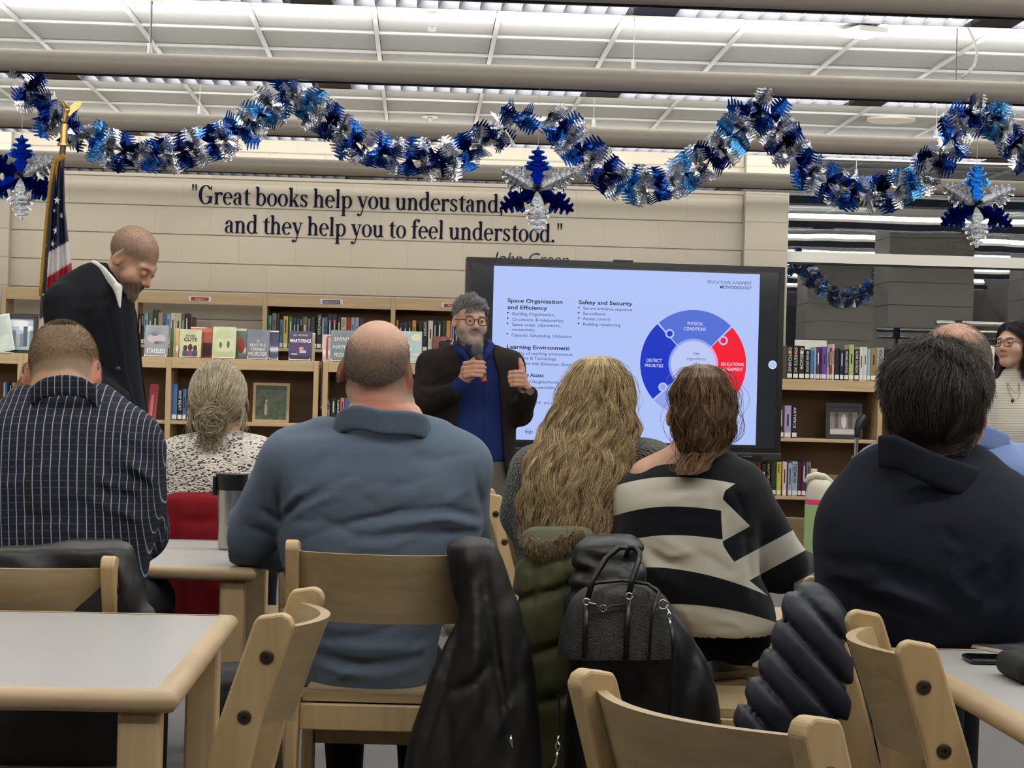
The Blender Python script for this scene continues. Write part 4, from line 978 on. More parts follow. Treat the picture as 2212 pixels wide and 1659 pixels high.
for s_, x, y, w in (('key', 1480, 745, 42), ('ingredients', 1432, 783, 134), ('of a', 1476, 818, 50), ('healthy', 1456, 852, 90)): stext(s_, *Z7(x, y), 20 / 3.3015, grey_t, wpx=w / 3.3015)
# floating touch button, soundbar, stand
u, z = U(1669, 788); MB().add([(u + .0235 * math.cos(a), .0012, z + .0235 * math.sin(a)) for a in np.linspace(0, 2*PI, 25)[:-1]], [tuple(range(24))]).build('touch_button', emis('button_white', (226, 232, 250)), tv)
MB().add([(u + .019 * math.cos(a), .0006, z + .019 * math.sin(a)) for a in np.linspace(0, 2*PI, 25)[:-1]], [tuple(range(24))]).build('touch_button_face', emis('button_blue', (176, 196, 244)), tv)
dark_grey = mat('dark_grey_plastic', (34, 34, 36), .4)
MB().bx(-tvW/2 + .004, tvW/2 + .004, -.022, .07, zB - .042, zB + .002).build('sound_bar', dark_grey, tv, bevel=.006)
ua, za = U(1585, 975); ub, zb = U(1643, 990)
MB().bx(ua, ub, -.034, -.02, zB - .036, zB - .008).build('port_panel', black_bez, tv, bevel=.004)
for i in range(5): MB().bx(ua + .04 + i * .012, ua + .045 + i * .012, -.0352, -.033, zB - .021, zB - .016).build('indicator', emis('led', (120, 124, 130)), tv)
MB().bx(U(1335, 566)[0] - .025, U(1360, 566)[0] + .02, -.006, .03, zT - .002, zT + .012).build('camera_bar', black_bez, tv, bevel=.004)
for uu in (U(1111, 1180)[0], -U(1111, 1180)[0]):
    MB().bx(uu - .018, uu + .018, .08, .13, .06, zT - .1).build('stand_post', black_pl, tv, bevel=.004)
    MB().bx(uu - .03, uu + .03, -.28, .4, .05, .09).build('stand_foot', black_pl, tv, bevel=.006)
    for yy in (-.26, .38): MB().lathe([(.028, -.012), (.032, 0), (.028, .012)], c=(uu, yy, .032), axis=0, n=16).build('caster', dark_grey, tv, smooth='auto')
zs = .25
MB().bx(-tvW * .40, tvW * .40, -.16, .14, zs - .02, zs).build('stand_shelf', mat('shelf_grey', (84, 84, 86), .4), tv, bevel=.004)
MB().bx(-tvW * .40, tvW * .40, .09, .12, zs + .05, zs + .11).build('stand_crossbar', black_pl, tv)
# microphone stand
pb = at(1848, 1000, 9.2)
e = empty('microphone_stand', (pb[0], pb[1], 0), 'chrome microphone stand with an empty black clip', 'microphone stand')
zt_ = at(1848, 938, 9.2)[2]; zm = at(1848, 990, 9.2)[2]
MB().tube([(0, 0, .03), (0, 0, zm)], .0135, n=14).build('lower_pole', chrome, e, smooth='auto'); MB().tube([(.0, 0, zm), (0.004, 0, zt_)], .0085, n=14).build('upper_pole', chrome, e, smooth='auto')
MB().tube([(0, 0, zm - .05), (0, 0, zm + .01)], [.017, .02], n=14).build('clutch', steel, e, smooth='auto')
MB().lathe([(.13, 0), (.13, .015), (.03, .035), (.02, .05)]).build('base', black_pl, e, smooth='auto')
MB().tube([(.004, 0, zt_ - .015), (.004, 0, zt_ + .025), (.02, .01, zt_ + .055), (.038, .02, zt_ + .082)], [.012, .015, .024, .021], n=12).build('mic_clip', black_pl, e, smooth='auto')
# ================================================================== PEOPLE
def head_sdf(p, jaw=1., fine=True, nose=1., chin=1., lid=(.0030, -.0050)):
    q = p.copy(); q[:, 0] = np.abs(q[:, 0])
    d = ell(p, (0, .018, .034), (.0765, .098, .086))
    d = smin(d, ell(p, (0, -.022, -.034), (.061 * jaw, .070, .080)), .03)
    d = smin(d, rc(q, (.049 * jaw, .008, -.052), (.016, -.070, -.096), .019, .018), .03)
    d = smin(d, np.linalg.norm(p - np.array([0, -.076, -.100]), axis=1) - .020 * chin, .025)
    if fine:
        d = smin(d, rc(q, (0, -.086, .018), (.044, -.070, .020), .011, .010), .02)
        d = smin(d, np.linalg.norm(q - np.array([.041, -.057, -.034]), axis=1) - .030, .03)
        d = smax(d, -(np.linalg.norm(q - np.array([.032, -.106, .001]), axis=1) - .0205), .014)
        for s_ in (1, -1): pass
        e = np.linalg.norm(q - np.array([.032, -.0795, .000]), axis=1)
        lid = np.minimum(np.maximum(e - .0152, lid[0] - q[:, 2]), np.maximum(e - .0146, q[:, 2] - lid[1]))
        d = smin(d, lid, .003)
        d = smin(d, rc(p, (0, -.086, .008), (0, -.110 * nose, -.030), .0075, .0115), .012)
        d = smin(d, np.linalg.norm(q - np.array([.0115, -.099, -.035]), axis=1) - .0085, .009)
        d = smin(d, rc(q, (0, -.0945, -.0605), (.023, -.083, -.066), .006, .003), .008)
        d = smin(d, rc(q, (0, -.0925, -.0745), (.019, -.083, -.071), .0066, .003), .008)
        d = smax(d, -rc(q, (0, -.1035, -.0672), (.021, -.090, -.0685), .0022, .0016), .004)
    A = roty(-.18) @ rotz(-.35)
    ear = ell(q, (.0795, .014, -.006), (.0095, .021, .033), A)
    ear = smax(ear, -ell(q, (.0905, .009, -.003), (.008, .012, .020), A), .006)
    return smin(d, ear, .010)
class Person:
    def __init__(s, label, px0, py0, d, cat='person'):
        s.d = d; s.s = d / FPX
        s.x0 = (px0 - CX) * s.s; s.z0 = -(py0 - CY) * s.s
        s.O = at(px0, py0, d)
        s.root = empty('person', (s.O[0], s.O[1], 0), label, cat)
        s.rl = np.array(s.root.location)
        s.headfn = None
    def L(s, px, py, y=0.):
        k = (s.d + y) / FPX
        return np.array([(px - CX) * k - s.x0, y, -(py - CY) * k - s.z0])
    def Wd(s, V): return s.O + V[:, :1] * Rv + V[:, 1:2] * Fv + V[:, 2:3] * Uv - s.rl
    def ground(s): return -(s.O[2])             # local z of the floor (roll ignored)
    def rows(s, R_):
        """R_: (py, xl, xr, halfdepth, ycentre) -> smooth loft table"""
        out = []
        for py, xl, xr, hd, cy in R_:
            a, b = s.L(xl, py, cy), s.L(xr, py, cy)
            out.append((a[2], (a[0] + b[0]) / 2, cy, max(.004, (b[0] - a[0]) / 2), hd))
        return crom(out)
    def mesh(s, name, fn, lo, hi, h, mats, colfn=None, attrs=None, parent=None, lbl=None):
        V, Fq = surfnet(fn, lo, hi, h)
        cols = colfn(V) if colfn else None
        at_ = {k: f(V) for k, f in attrs.items()} if attrs else None
        me = np_mesh(name, s.Wd(V), Fq, mats, cols, True, None, at_)
        o = obj(name, me, parent or s.root)
        if lbl: o['label'] = lbl
        return o
    def set_head(s, px, py, y, Rh, sc=1., **kw):
        s.Hc = s.L(px, py, y); s.Rh = Rh; s.hs = sc; s.hk = kw
    def hp(s, P): return ((P - s.Hc) @ s.Rh) / s.hs
    def hw(s, p): return (p * s.hs) @ s.Rh.T + s.Hc
    def head(s, P):
        d = np.full(len(P), 1.); r = np.linalg.norm(P - s.Hc, axis=1)
        m = r < .26; d = r - .14
        if m.any(): d[m] = head_sdf(s.hp(P[m]), **s.hk) * s.hs
        return d
    def scalp(s, n, cond, seed=1):
        """random points on the cranium, head-local; cond(dir)->bool"""
        r = np.random.default_rng(seed); out = []
        while sum(map(len, out)) < n:
            v = r.normal(size=(n, 3)); v /= np.linalg.norm(v, axis=1)[:, None]
            v = v[cond(v)]
            if not len(v): return np.zeros((0, 3)), np.zeros((0, 3))
            out.append(v)
        v = np.concatenate(out)[:n]
        c = np.array([0, .012, .015]); lo = np.full(n, .03); hi = np.full(n, .17)
        for _ in range(14):
            md = (lo + hi) / 2; dd = head_sdf(c + v * md[:, None], fine=False)
            lo = np.where(dd < 0, md, lo); hi = np.where(dd < 0, hi, md)
        p = c + v * lo[:, None]
        nr = (p - np.array([0, .018, .034])) / np.array([.0765, .098, .086]) ** 2; nr /= np.linalg.norm(nr, axis=1)[:, None]
        return p, nr
    def strands(s, name, S, r0, r1, mt, local=True):
        return hair_obj(name, S, r0, r1, mt, s.root, s.Wd)
    def eyes(s, iris=(70, 50, 36), gaze=(0, -1, 0)):
        g = np.array(gaze, float); g /= np.linalg.norm(g)
        wm = mat('eye_white', (186, 174, 166), .2); im = mat('iris_%d' % iris[0], iris, .15)
        for sg in (-1, 1):
            c = np.array([sg * .032, -.0795, 0])
            n = 14; v = []; 
            mb = MB()
            for nm, r0, a0, a1, m_ in (('eye', .0125, 0, PI, wm), ('iris', .0128, 0, .5, im)):
                mb = MB(); a = np.array([0, 0, 1.]); t = np.cross(g, a); t /= np.linalg.norm(t); b = np.cross(t, g)
                P = np.array([[c + r0 * (math.cos(th) * g + math.sin(th) * (math.cos(ph) * t + math.sin(ph) * b)) for ph in np.linspace(0, 2*PI, n)] for th in np.linspace(a0, a1, 9)])
                Q = s.Wd(s.hw(P.reshape(-1, 3))).reshape(P.shape); mb.grid(Q)
                if nm == 'eye': eo = mb.build('eye', m_, s.root, smooth=True)
                else: mb.build('iris', m_, eo, smooth=True)
skin_light = (206, 158, 132); skin_red = (196, 128, 104)
def skin_mat(): return mat('skin', (200, 160, 135), .5, attr='Col', bump=(180, .06), noise=(60, .06), spec=.35)
def mixc(c, c2, w): return c * (1 - w[:, None]) + np.array(lin(c2)) * w[:, None]
def sstep(a, b, x):
    t = np.clip((x - a) / (b - a), 0, 1); return t * t * (3 - 2 * t)
def legs_seated(P, hipL, hipR, zf, mt, r=.085, fwd=.42):
    """thighs forward (away from the viewer) and shins to the floor"""
    def fn(Q):
        d = None
        for hx in (hipL, hipR):
            kn = hx + np.array([(hx[0] - (hipL[0] + hipR[0]) / 2) * .35, fwd, -.01]); an = np.array([kn[0], kn[1] + .02, zf + .09])
            e = chain(Q, [hx, kn, an], [r, r * .78, r * .55], .04); d = e if d is None else smin(d, e, .05)
            e = rc(Q, an + np.array([0, -.03, -.05]), an + np.array([0, .16, -.06]), .04, .032); d = smin(d, e, .03)
        return smax(d, zf - Q[:, 2], .004)
    m_ = (hipL + hipR) / 2
    P.mesh('trousers', fn, (m_[0] - .42, m_[1] - .2, zf - .01), (m_[0] + .42, m_[1] + .75, m_[2] + .2), .014, mt)

# ---------------------------------------------------------------- man in the blue pullover (seen from behind)
def plain_cloth(name, rgb, rough=.9, bump=(800, .12), noise=(6, .08), **k): return mat(name, rgb, rough, bump=bump, noise=noise, sheen=.1 if sum(rgb) > 200 else 0., spec=.25, **k)
def stubble(p, R_, N_, ln, drift=(0, 0, 0)):
    a = p.hw(R_); b = p.hw(R_ + N_ * ln + np.array(drift)); return list(np.stack([a, b], 1))
def rand_folds(p, box, n, ang, spread, ln, w, dep, seed, y=-.1):
    """short random creases inside a pixel box; ang: direction in degrees (0 = level, 90 = upright)"""
    k = np.random.default_rng(seed); F = []
    for i in range(n):
        x, yy = k.uniform(box[0], box[2]), k.uniform(box[1], box[3]); a = math.radians(ang + spread * k.normal()); l = ln * k.uniform(.5, 1.2) / 2
        dx, dy = l * math.cos(a), -l * math.sin(a); bow = .16 * l * k.normal()
        F.append(([p.L(x - dx, yy - dy, y), p.L(x - dy * bow / l, yy + dx * bow / l + bow * .5, y), p.L(x + dx, yy + dy, y)], w * k.uniform(.7, 1.4), dep * k.uniform(.4, 1.) * k.choice([-1, 1])))
    return F
FLAT = np.array([1., .15, 1.])
def fold_fn(F, P, d=None, tol=.05):
    if d is not None:
        o = np.zeros(len(P)); m_ = np.abs(d) < tol
        if m_.any(): o[m_] = fold_fn(F, P[m_])
        return o
    o = np.zeros(len(P))
    P2 = P * FLAT
    for pts, w, dep in F:
        best = np.full(len(P), 9.); tt = np.zeros(len(P)); n = len(pts) - 1
        for i in range(n):
            dd, t = seg_dist(P2, pts[i] * FLAT, pts[i+1] * FLAT); u = dd < best; best = np.where(u, dd, best); tt = np.where(u, (i + t) / n, tt)
        o += dep * np.exp(-(best / w) ** 2) * np.sin(PI * np.clip(tt * .94 + .03, 0, 1)) ** .6
    return o
def rough(d, P, F, amp, sc, seed, tol=.05):
    m_ = np.abs(d) < tol
    if m_.any():
        Q = P[m_]; e = amp * vnoise(Q, sc, seed)
        if F: e = e + fold_fn(F, Q)
        d = d.copy(); d[m_] += e
    return d
def blue_man():
    p = Person('seated bald man in a blue-grey pullover seen from behind', 820, 1080, 4.95)
    L = p.L
    p.set_head(815, 800, .05, rotz(PI - .10) @ roty(-.10), 1.02, fine=False)
    zf = p.ground()
    T = p.rows([(905, 770, 900, .07, .03), (925, 735, 925, .10, .03), (950, 640, 965, .12, .03), (985, 612, 1010, .14, .03), (1040, 606, 1030, .165, .03), (1110, 602, 1042, .175, .04), (1165, 602, 1036, .18, .05), (1230, 615, 1010, .18, .06), (1330, 640, 960, .175, .08), (1420, 648, 942, .175, .09), (1480, 652, 936, .17, .10)])
    shL, elL, wrL = L(640, 1000, .02), L(537, 1160, .10), L(600, 1195, .34)
    shR, elR, wrR = L(985, 1010, .03), L(1000, 1170, .18), L(940, 1195, .42)
    F = []
    for a, w, dpt in (([(1040, 1118), (960, 1098), (860, 1105), (760, 1130), (700, 1150)], .010, .010), ([(1042, 1138), (960, 1122), (860, 1130), (770, 1150)], .009, -.009), ([(1040, 1150), (950, 1150), (850, 1156), (760, 1165)], .009, .008),
                      ([(600, 1128), (640, 1090), (700, 1060)], .010, .011), ([(606, 1110), (640, 1068), (660, 1058)], .009, -.008), ([(620, 1120), (690, 1082), (740, 1066)], .008, -.006), ([(930, 1030), (870, 1048), (820, 1060)], .014, .006),
                      ([(600, 1140), (606, 1060), (618, 990)], .008, .010), ([(1022, 1000), (1030, 1050), (1040, 1100)], .008, .006), ([(560, 1100), (600, 1125)], .01, .008), ([(530, 1140), (590, 1160)], .01, .007), ([(660, 1420), (780, 1440), (930, 1425)], .012, .012), ([(660, 1395), (790, 1405), (930, 1400)], .010, -.008), ([(660, 1445), (790, 1465), (930, 1450)], .010, -.008)):
        F.append(([L(x, y, -.12 if 620 < x < 1010 else -.02) for x, y in a], w, dpt))
    F += rand_folds(p, (640, 1050, 1030, 1165), 16, 8, 14, 170, .008, .006, 1) + rand_folds(p, (520, 1030, 600, 1200), 10, 40, 25, 70, .008, .006, 2) + rand_folds(p, (660, 960, 1000, 1050), 7, 15, 25, 110, .012, .004, 3) + rand_folds(p, (660, 1330, 930, 1470), 9, 4, 8, 180, .009, .007, 4)
    def cloth(P):
        d = loft(P, T, 2.35)
        d = smin(d, chain(P, [L(700, 965, .03), shL], [.075, .088], .04), .06); d = smin(d, chain(P, [L(935, 968, .03), shR], [.075, .085], .04), .06)
        d = smin(d, chain(P, [shL, elL, wrL], [.088, .066, .05], .03), .025)
        d = smin(d, chain(P, [shR, elR, wrR], [.085, .066, .05], .03), .025)
        return rough(d, P, F, .0022, 38, 3)
    lo = L(470, 1500, -.25) - np.array([.02, 0, .02]); hi = L(1075, 890, .5); hi[1] = .52
    pm = plain_cloth('blue_pullover', (94, 108, 126))
    p.mesh('pullover', cloth, lo, hi, .0075, pm)
    def neck(P): return rc(P, L(828, 860, .05), L(830, 940, .04), .066, .075)
    def body(P):
        d = smin(p.head(P), neck(P), .03)
        d = smin(d, ell(P, L(830, 905, .03), (.095, .075, .05)), .04)
        d = smin(d, loft(P, T, 2.35) + .02, .03)
        # nape rolls
        return d + .003 * np.exp(-((P[:, 2] - L(0, 872)[2]) / .006) ** 2) * (P[:, 1] < .1)
    def col(V):
        h = p.hp(V); c = np.tile(np.array(lin((204, 160, 136))), (len(V), 1))
        c = mixc(c, (196, 122, 98), sstep(.02, -.06, h[:, 2]) * sstep(.02, .09, h[:, 1]) * .85)
        # horseshoe of clipped grey-brown hair
        zz = h[:, 2] + .010 * vnoise(h, 60, 5); r = np.sqrt((h[:, 0] / .072) ** 2 + ((h[:, 1] - .01) / .095) ** 2)
        band = sstep(-.066, -.036, zz) * (1 - sstep(.035, .085, zz)) * sstep(-.035, .0, h[:, 1])
        c = mixc(c, (134, 116, 100), np.clip(band, 0, 1) * .75)
        c = mixc(c, (176, 150, 128), sstep(.05, .09, zz) * (1 - sstep(.085, .11, zz)) * .25)
        ear = sstep(.068, .076, np.abs(h[:, 0])) * (np.abs(h[:, 2] + .006) < .04) * (np.abs(h[:, 1] - .014) < .03)
        return mixc(c, (190, 116, 96), ear.astype(float) * .7)
    p.mesh('body', body, L(640, 1010, -.2), np.array([L(1000, 0)[0], .25, L(0, 680)[2]]), .006, skin_mat(), col)
    R_, N_ = p.scalp(9000, lambda v: (v[:, 1] > -.15) & (v[:, 2] < .62 + .1 * np.abs(v[:, 0])) & (v[:, 2] > -.52 - .1 * v[:, 1]), 4)
    k = np.random.default_rng(3); keep = k.random(len(R_)) < 1 - .9 * sstep(.030, .080, R_[:, 2]); R_, N_ = R_[keep], N_[keep]
    S = stubble(p, R_, N_, .0022, (0, 0, -.003))
    p.strands('hair', S, .00026, .00018, hair_mat('clipped_grey_brown', [(0, (96, 84, 74)), (.6, (132, 120, 108)), (1, (172, 160, 150))]))
    # fold-over collar
    cp = [L(727, 925, -.03), L(745, 908, -.065), L(775, 902, -.092), L(830, 912, -.112), L(880, 914, -.095), L(912, 922, -.065), L(925, 934, -.03)]
    p.mesh('collar', band_fn(cp, .021, .0085, .03), L(700, 965, -.2), L(955, 870, .12), .0045, plain_cloth('blue_collar', (86, 100, 118)))
    legs_seated(p, L(735, 1470, .14), L(860, 1470, .14), zf, plain_cloth('dark_trousers', (14, 15, 20)))
    # belt strip at the small of the back
    p.mesh('waistband', lambda P: smax(loft(P, p.rows([(1455, 658, 930, .172, .10), (1520, 655, 934, .17, .10)]), 2.4), .0, .001), L(630, 1530, -.2), L(960, 1440, .35) + np.array([0, .0, 0]), .009, plain_cloth('dark_trousers', (14, 15, 20)))
    return p
def rbox_seg(P, a, b, hz, r):
    """flat band along a-b, half height hz, thickness r"""
    a = np.asarray(a, float); b = np.asarray(b, float); ba = b - a
    t = np.clip((P - a) @ ba / (ba @ ba + 1e-12), 0, 1); q = P - a - t[:, None] * ba
    dz = np.maximum(np.abs(q[:, 2]) - hz, 0); dh = np.sqrt(q[:, 0] ** 2 + q[:, 1] ** 2)
    return np.sqrt(dz ** 2 + dh ** 2) - r
def band_fn(pts, hz, r, k=.02, n=5):
    """smooth band through points (a collar): resampled so that it has no kinks"""
    Q = np.array(pts); t = np.arange(len(Q)); tab = crom([(t[i], *Q[i]) for i in range(len(Q))], (len(Q) - 1) * n + 1)[:, 1:]
    def fn(P):
        d = None
        for a, b in zip(tab[:-1], tab[1:]):
            e = rbox_seg(P, a, b, hz, r); d = e if d is None else smin(d, e, .004)
        return d
    return fn
BM = blue_man()
def flow_strands(p, R_, N_, length, steps, down, lift, wav, k, curl=0.):
    """short strands over the scalp, all at once: they follow the surface in direction down (head-local); returns a list of local arrays"""
    n = len(R_); length = np.broadcast_to(length, n); lift = np.broadcast_to(lift, n); down = np.broadcast_to(down, (n, 3))
    unit = lambda v: v / (np.linalg.norm(v, axis=1)[:, None] + 1e-9)
    t = unit(down - N_ * (down * N_).sum(1)[:, None]); side = np.cross(N_, t); q = R_.copy(); ph = k.random(n) * 6.28; a = wav * (.5 + k.random(n)); out = [q.copy()]
    for i in range(1, steps):
        f = i / (steps - 1)
        nn = unit((q - np.array([0, .018, .034])) / np.array([.0765, .098, .086]) ** 2)
        t2 = unit(t - nn * (t * nn).sum(1)[:, None])
        q = q + t2 * (length / (steps - 1))[:, None] + nn * (lift / (steps - 1))[:, None] + side * (a * np.cos(ph + f * (4 + curl)))[:, None] + nn * (np.abs(a) * .6 * np.sin(ph * 1.3 + f * (5 + curl)))[:, None]
        out.append(q.copy())
    A = np.stack(out, 1); return list(p.hw(A.reshape(-1, 3)).reshape(A.shape))
def envelope_hair(p, rows, n, seed, top_frac=.3, wav=.006, wl=.09, thick=.05, clump=60, y_off=0., minlen=.55, flat=.9):
    """rows: (py, xl, xr, yfront, bulge): strands from the first row down to a random lower row, laid on a bulging sheet facing the viewer"""
    R_ = np.array(rows, float); v = np.linspace(0, 1, len(R_)); k = np.random.default_rng(seed); S = []
    cl = k.random(clump); cph = k.random(clump) * 6.28; cam = .5 + k.random(clump)
    m = 26
    j = k.integers(clump, size=n); c = np.clip((cl[j] * 2 - 1) * .98 + k.normal(size=n) * .032, -1, 1)[:, None]; lay = (k.random(n) ** 2)[:, None]
    v0 = np.where(k.random(n) > top_frac, 0, k.random(n) * .5); v1 = np.minimum(1, v0 + minlen + (1 - minlen) * k.random(n) + .08)
    vv = v0[:, None] + (v1 - v0)[:, None] * np.linspace(0, 1, m)[None]
    py, xl, xr, yf, bu = [np.interp(vv, v, R_[:, q]) for q in range(5)]
    ph = cph[j][:, None]; am = cam[j][:, None]
    cc = np.clip(c + .06 * np.sin(vv * 9 + ph), -1., 1.); px = (xl + xr) / 2 + cc * (xr - xl) / 2
    y = yf + bu * (1 - np.sqrt(np.clip(1 - (cc * flat) ** 2, 0, 1))) + lay * thick - .004
    kk = (p.d + y) / FPX; P = np.stack([(px - CX) * kk - p.x0, y, -(py - CY) * kk - p.z0], 2)
    g = sstep(.05, .6, vv); z = P[:, :, 2]
    P[:, :, 0] += wav * am * g * np.sin(z / wl * 6.28 + ph) + .0015 * k.normal(size=(n, 1)) + .5 * wav * g * np.sin(z / wl * 10 + k.random((n, 1)) * 6.28) * k.random((n, 1))
    P[:, :, 1] += wav * .8 * am * g * np.cos(z / wl * 6.28 + ph * 1.7)
    return list(P)
# ---------------------------------------------------------------- man in the checked shirt
def check_mat():
    if 'checked_shirt' in MATS: return MATS['checked_shirt']
    m_ = plain_cloth('checked_shirt', (36, 37, 46)); N = m_.node_tree.nodes; Lk = m_.node_tree.links; b = N['Principled BSDF']
    old = b.inputs['Base Color'].links[0].from_socket
    def lines(attr, freq, w):
        a = N.new('ShaderNodeAttribute'); a.attribute_name = attr
        mu = N.new('ShaderNodeMath'); mu.operation = 'MULTIPLY'; mu.inputs[1].default_value = freq; Lk.new(a.outputs['Fac'], mu.inputs[0])
        fr = N.new('ShaderNodeMath'); fr.operation = 'FRACT'; Lk.new(mu.outputs[0], fr.inputs[0])
        lt = N.new('ShaderNodeMath'); lt.operation = 'LESS_THAN'; lt.inputs[1].default_value = w; Lk.new(fr.outputs[0], lt.inputs[0]); return lt.outputs[0]
    cur = old
    for attr, fq, w, colr, st in (('cu', 1 / .0168, .115, (158, 170, 196), .9), ('cv', 1 / .0155, .085, (98, 100, 112), .6)):
        mx = N.new('ShaderNodeMix'); mx.data_type = 'RGBA'; mx.inputs['B'].default_value = lin(colr) + (1,)
        mm = N.new('ShaderNodeMath'); mm.operation = 'MULTIPLY'; mm.inputs[1].default_value = st; Lk.new(lines(attr, fq, w), mm.inputs[0])
        Lk.new(mm.outputs[0], mx.inputs['Factor']); Lk.new(cur, mx.inputs['A']); cur = mx.outputs['Result']
    Lk.new(cur, b.inputs['Base Color'])
    return m_
def arm_coords(P, shs, torso_x0):
    """cloth coordinates: across and along, on the torso or along a sleeve"""
    cu, cv = P[:, 0] - torso_x0 + .18 * np.sin(P[:, 2] * 1.2), P[:, 2].copy()
    return cu, cv
def plaid_man():
    p = Person('seated man with cropped hair and bowed head in a dark checked shirt', 140, 1000, 4.55); L = p.L
    p.set_head(138, 812, .10, rotz(PI - .02) @ rotx(.62) @ roty(.03), 1.0, fine=False)
    T = p.rows([(845, 60, 215, .07, .06), (868, 30, 250, .10, .05), (890, -20, 290, .125, .05), (925, -62, 322, .15, .05), (970, -82, 345, .165, .05), (1040, -84, 352, .175, .04), (1110, -72, 345, .18, .04), (1180, -55, 325, .18, .04), (1260, -40, 312, .18, .05), (1340, -30, 305, .175, .06)])
    shR, elR, wrR = L(268, 968, .05), L(300, 1150, .16), L(220, 1190, .40)
    shL, elL, wrL = L(-2, 968, .05), L(-40, 1150, .16), L(40, 1195, .40)
    F = []
    for a, w, dp in (([(40, 905), (140, 880), (240, 900)], .012, .008), ([(215, 1010), (290, 1040), (318, 1070)], .010, .011), ([(200, 1050), (280, 1085), (315, 1110)], .010, .009), ([(210, 1085), (290, 1125), (312, 1140)], .009, -.007), ([(250, 985), (310, 1030), (330, 1060)], .010, -.008), ([(318, 1075), (325, 1010), (318, 960)], .009, .010), ([(20, 1100), (90, 1120), (160, 1110)], .014, .006), ([(120, 862), (170, 855), (230, 880)], .012, -.008), ([(40, 880), (100, 862), (150, 858)], .010, .006)):
        F.append(([L(x, y, -.12) for x, y in a], w, dp))
    F += rand_folds(p, (150, 960, 330, 1150), 12, -28, 14, 120, .009, .007, 5) + rand_folds(p, (-60, 960, 130, 1160), 8, 25, 15, 120, .010, .005, 6)
    def cloth(P):
        d = loft(P, T, 2.4)
        d = smin(d, chain(P, [L(215, 905, .06), shR], [.07, .082], .04), .05); d = smin(d, chain(P, [L(60, 905, .06), shL], [.07, .082], .04), .05)
        d = smin(d, chain(P, [shR, elR, wrR], [.082, .064, .046], .03), .022); d = smin(d, chain(P, [shL, elL, wrL], [.082, .064, .046], .03), .022)
        return rough(d, P, F, .0024, 34, 8)
    def cu(V):
        # sleeves: across the sleeve by angle; torso: arc length round the back
        dd, t = seg_dist(V, shR, elR); tor = loft(V, T, 2.4, cap=False)
        ang = np.arctan2(V[:, 0] - np.interp(V[:, 2], [elR[2], shR[2]], [elR[0], shR[0]]), -(V[:, 1] - np.interp(V[:, 2], [elR[2], shR[2]], [elR[1], shR[1]])))
        x = V[:, 0] - L(140, 1000)[0]; hw = .225; th = np.arcsin(np.clip(x / hw, -.999, .999)); u = .19 * th + .03 * x + .075 * (V[:, 2])*.35
        return np.where((dd - .07 < tor - .02) & (V[:, 0] > .1), ang * .075 + .4, u) + 10
    def cv(V): return V[:, 2] + .05 * (V[:, 0] ** 2) / .05 * .25 + 10
    zf = p.ground()
    p.mesh('shirt', cloth, L(-125, 1350, -.25), L(395, 840, .5) * np.array([1, 0, 1]) + np.array([.02, .48, 0]), .0075, check_mat(), attrs={'cu': cu, 'cv': cv})
    def body(P):
        d = smin(p.head(P), rc(P, L(138, 835, .06), L(138, 905, .04), .064, .075), .03)
        return smin(d, loft(P, T, 2.4) + .022, .03)
    def col(V):
        h = p.hp(V); c = np.tile(np.array(lin((206, 162, 134))), (len(V), 1))
        m_ = sstep(-.050, -.034, h[:, 2] + .004 * vnoise(h, 80, 2)) * sstep(-.075, -.03, h[:, 1] - h[:, 2] * .5)
        c = mixc(c, (140, 118, 92), m_ * .9)
        ear = sstep(.068, .076, np.abs(h[:, 0])) * (np.abs(h[:, 2] + .006) < .04) * (np.abs(h[:, 1] - .014) < .03)
        return mixc(c, (204, 132, 110), ear.astype(float))
    p.mesh('body', body, L(-20, 960, -.2), np.array([L(300, 0)[0], .32, L(0, 725)[2]]), .006, skin_mat(), col)
    R_, N_ = p.scalp(17000, lambda v: (v[:, 2] > -.42) & (v[:, 1] - .5 * v[:, 2] > -.75), 9)
    S = stubble(p, R_, N_, .0022, (0, .0008, -.0006))
    p.strands('hair', S, .00026, .0002, hair_mat('cropped_sandy', [(0, (124, 106, 82)), (.5, (152, 132, 104)), (1, (180, 160, 130))]))
    # collar stand
    pts = [L(62, 868, -.03), L(80, 848, -.055), L(105, 836, -.075), L(140, 832, -.085), L(175, 837, -.075), L(200, 852, -.05), L(214, 872, -.025)]
    collar = band_fn(pts, .016, .006)
    p.mesh('collar', collar, L(40, 900, -.15), L(240, 810, .1) + np.array([0, .0, 0]), .005, check_mat(), attrs={'cu': lambda V: V[:, 0] + 10, 'cv': lambda V: V[:, 2] + 10})
    legs_seated(p, L(60, 1330, .12), L(215, 1330, .12), zf, plain_cloth('dark_trousers', (14, 15, 20)))
    # hearing-aid style earpieces
    for sg in (-1, 1):
        q = p.Wd(p.hw(np.array([[sg * .083, .03, .018], [sg * .087, .036, .0], [sg * .084, .03, -.014]])))
        MB().tube(list(q), [.0012, .0022, .0018], n=8).build('hearing_aid', mat('hearing_aid', (120, 116, 112), .3, metal=.4), p.root, smooth=True)
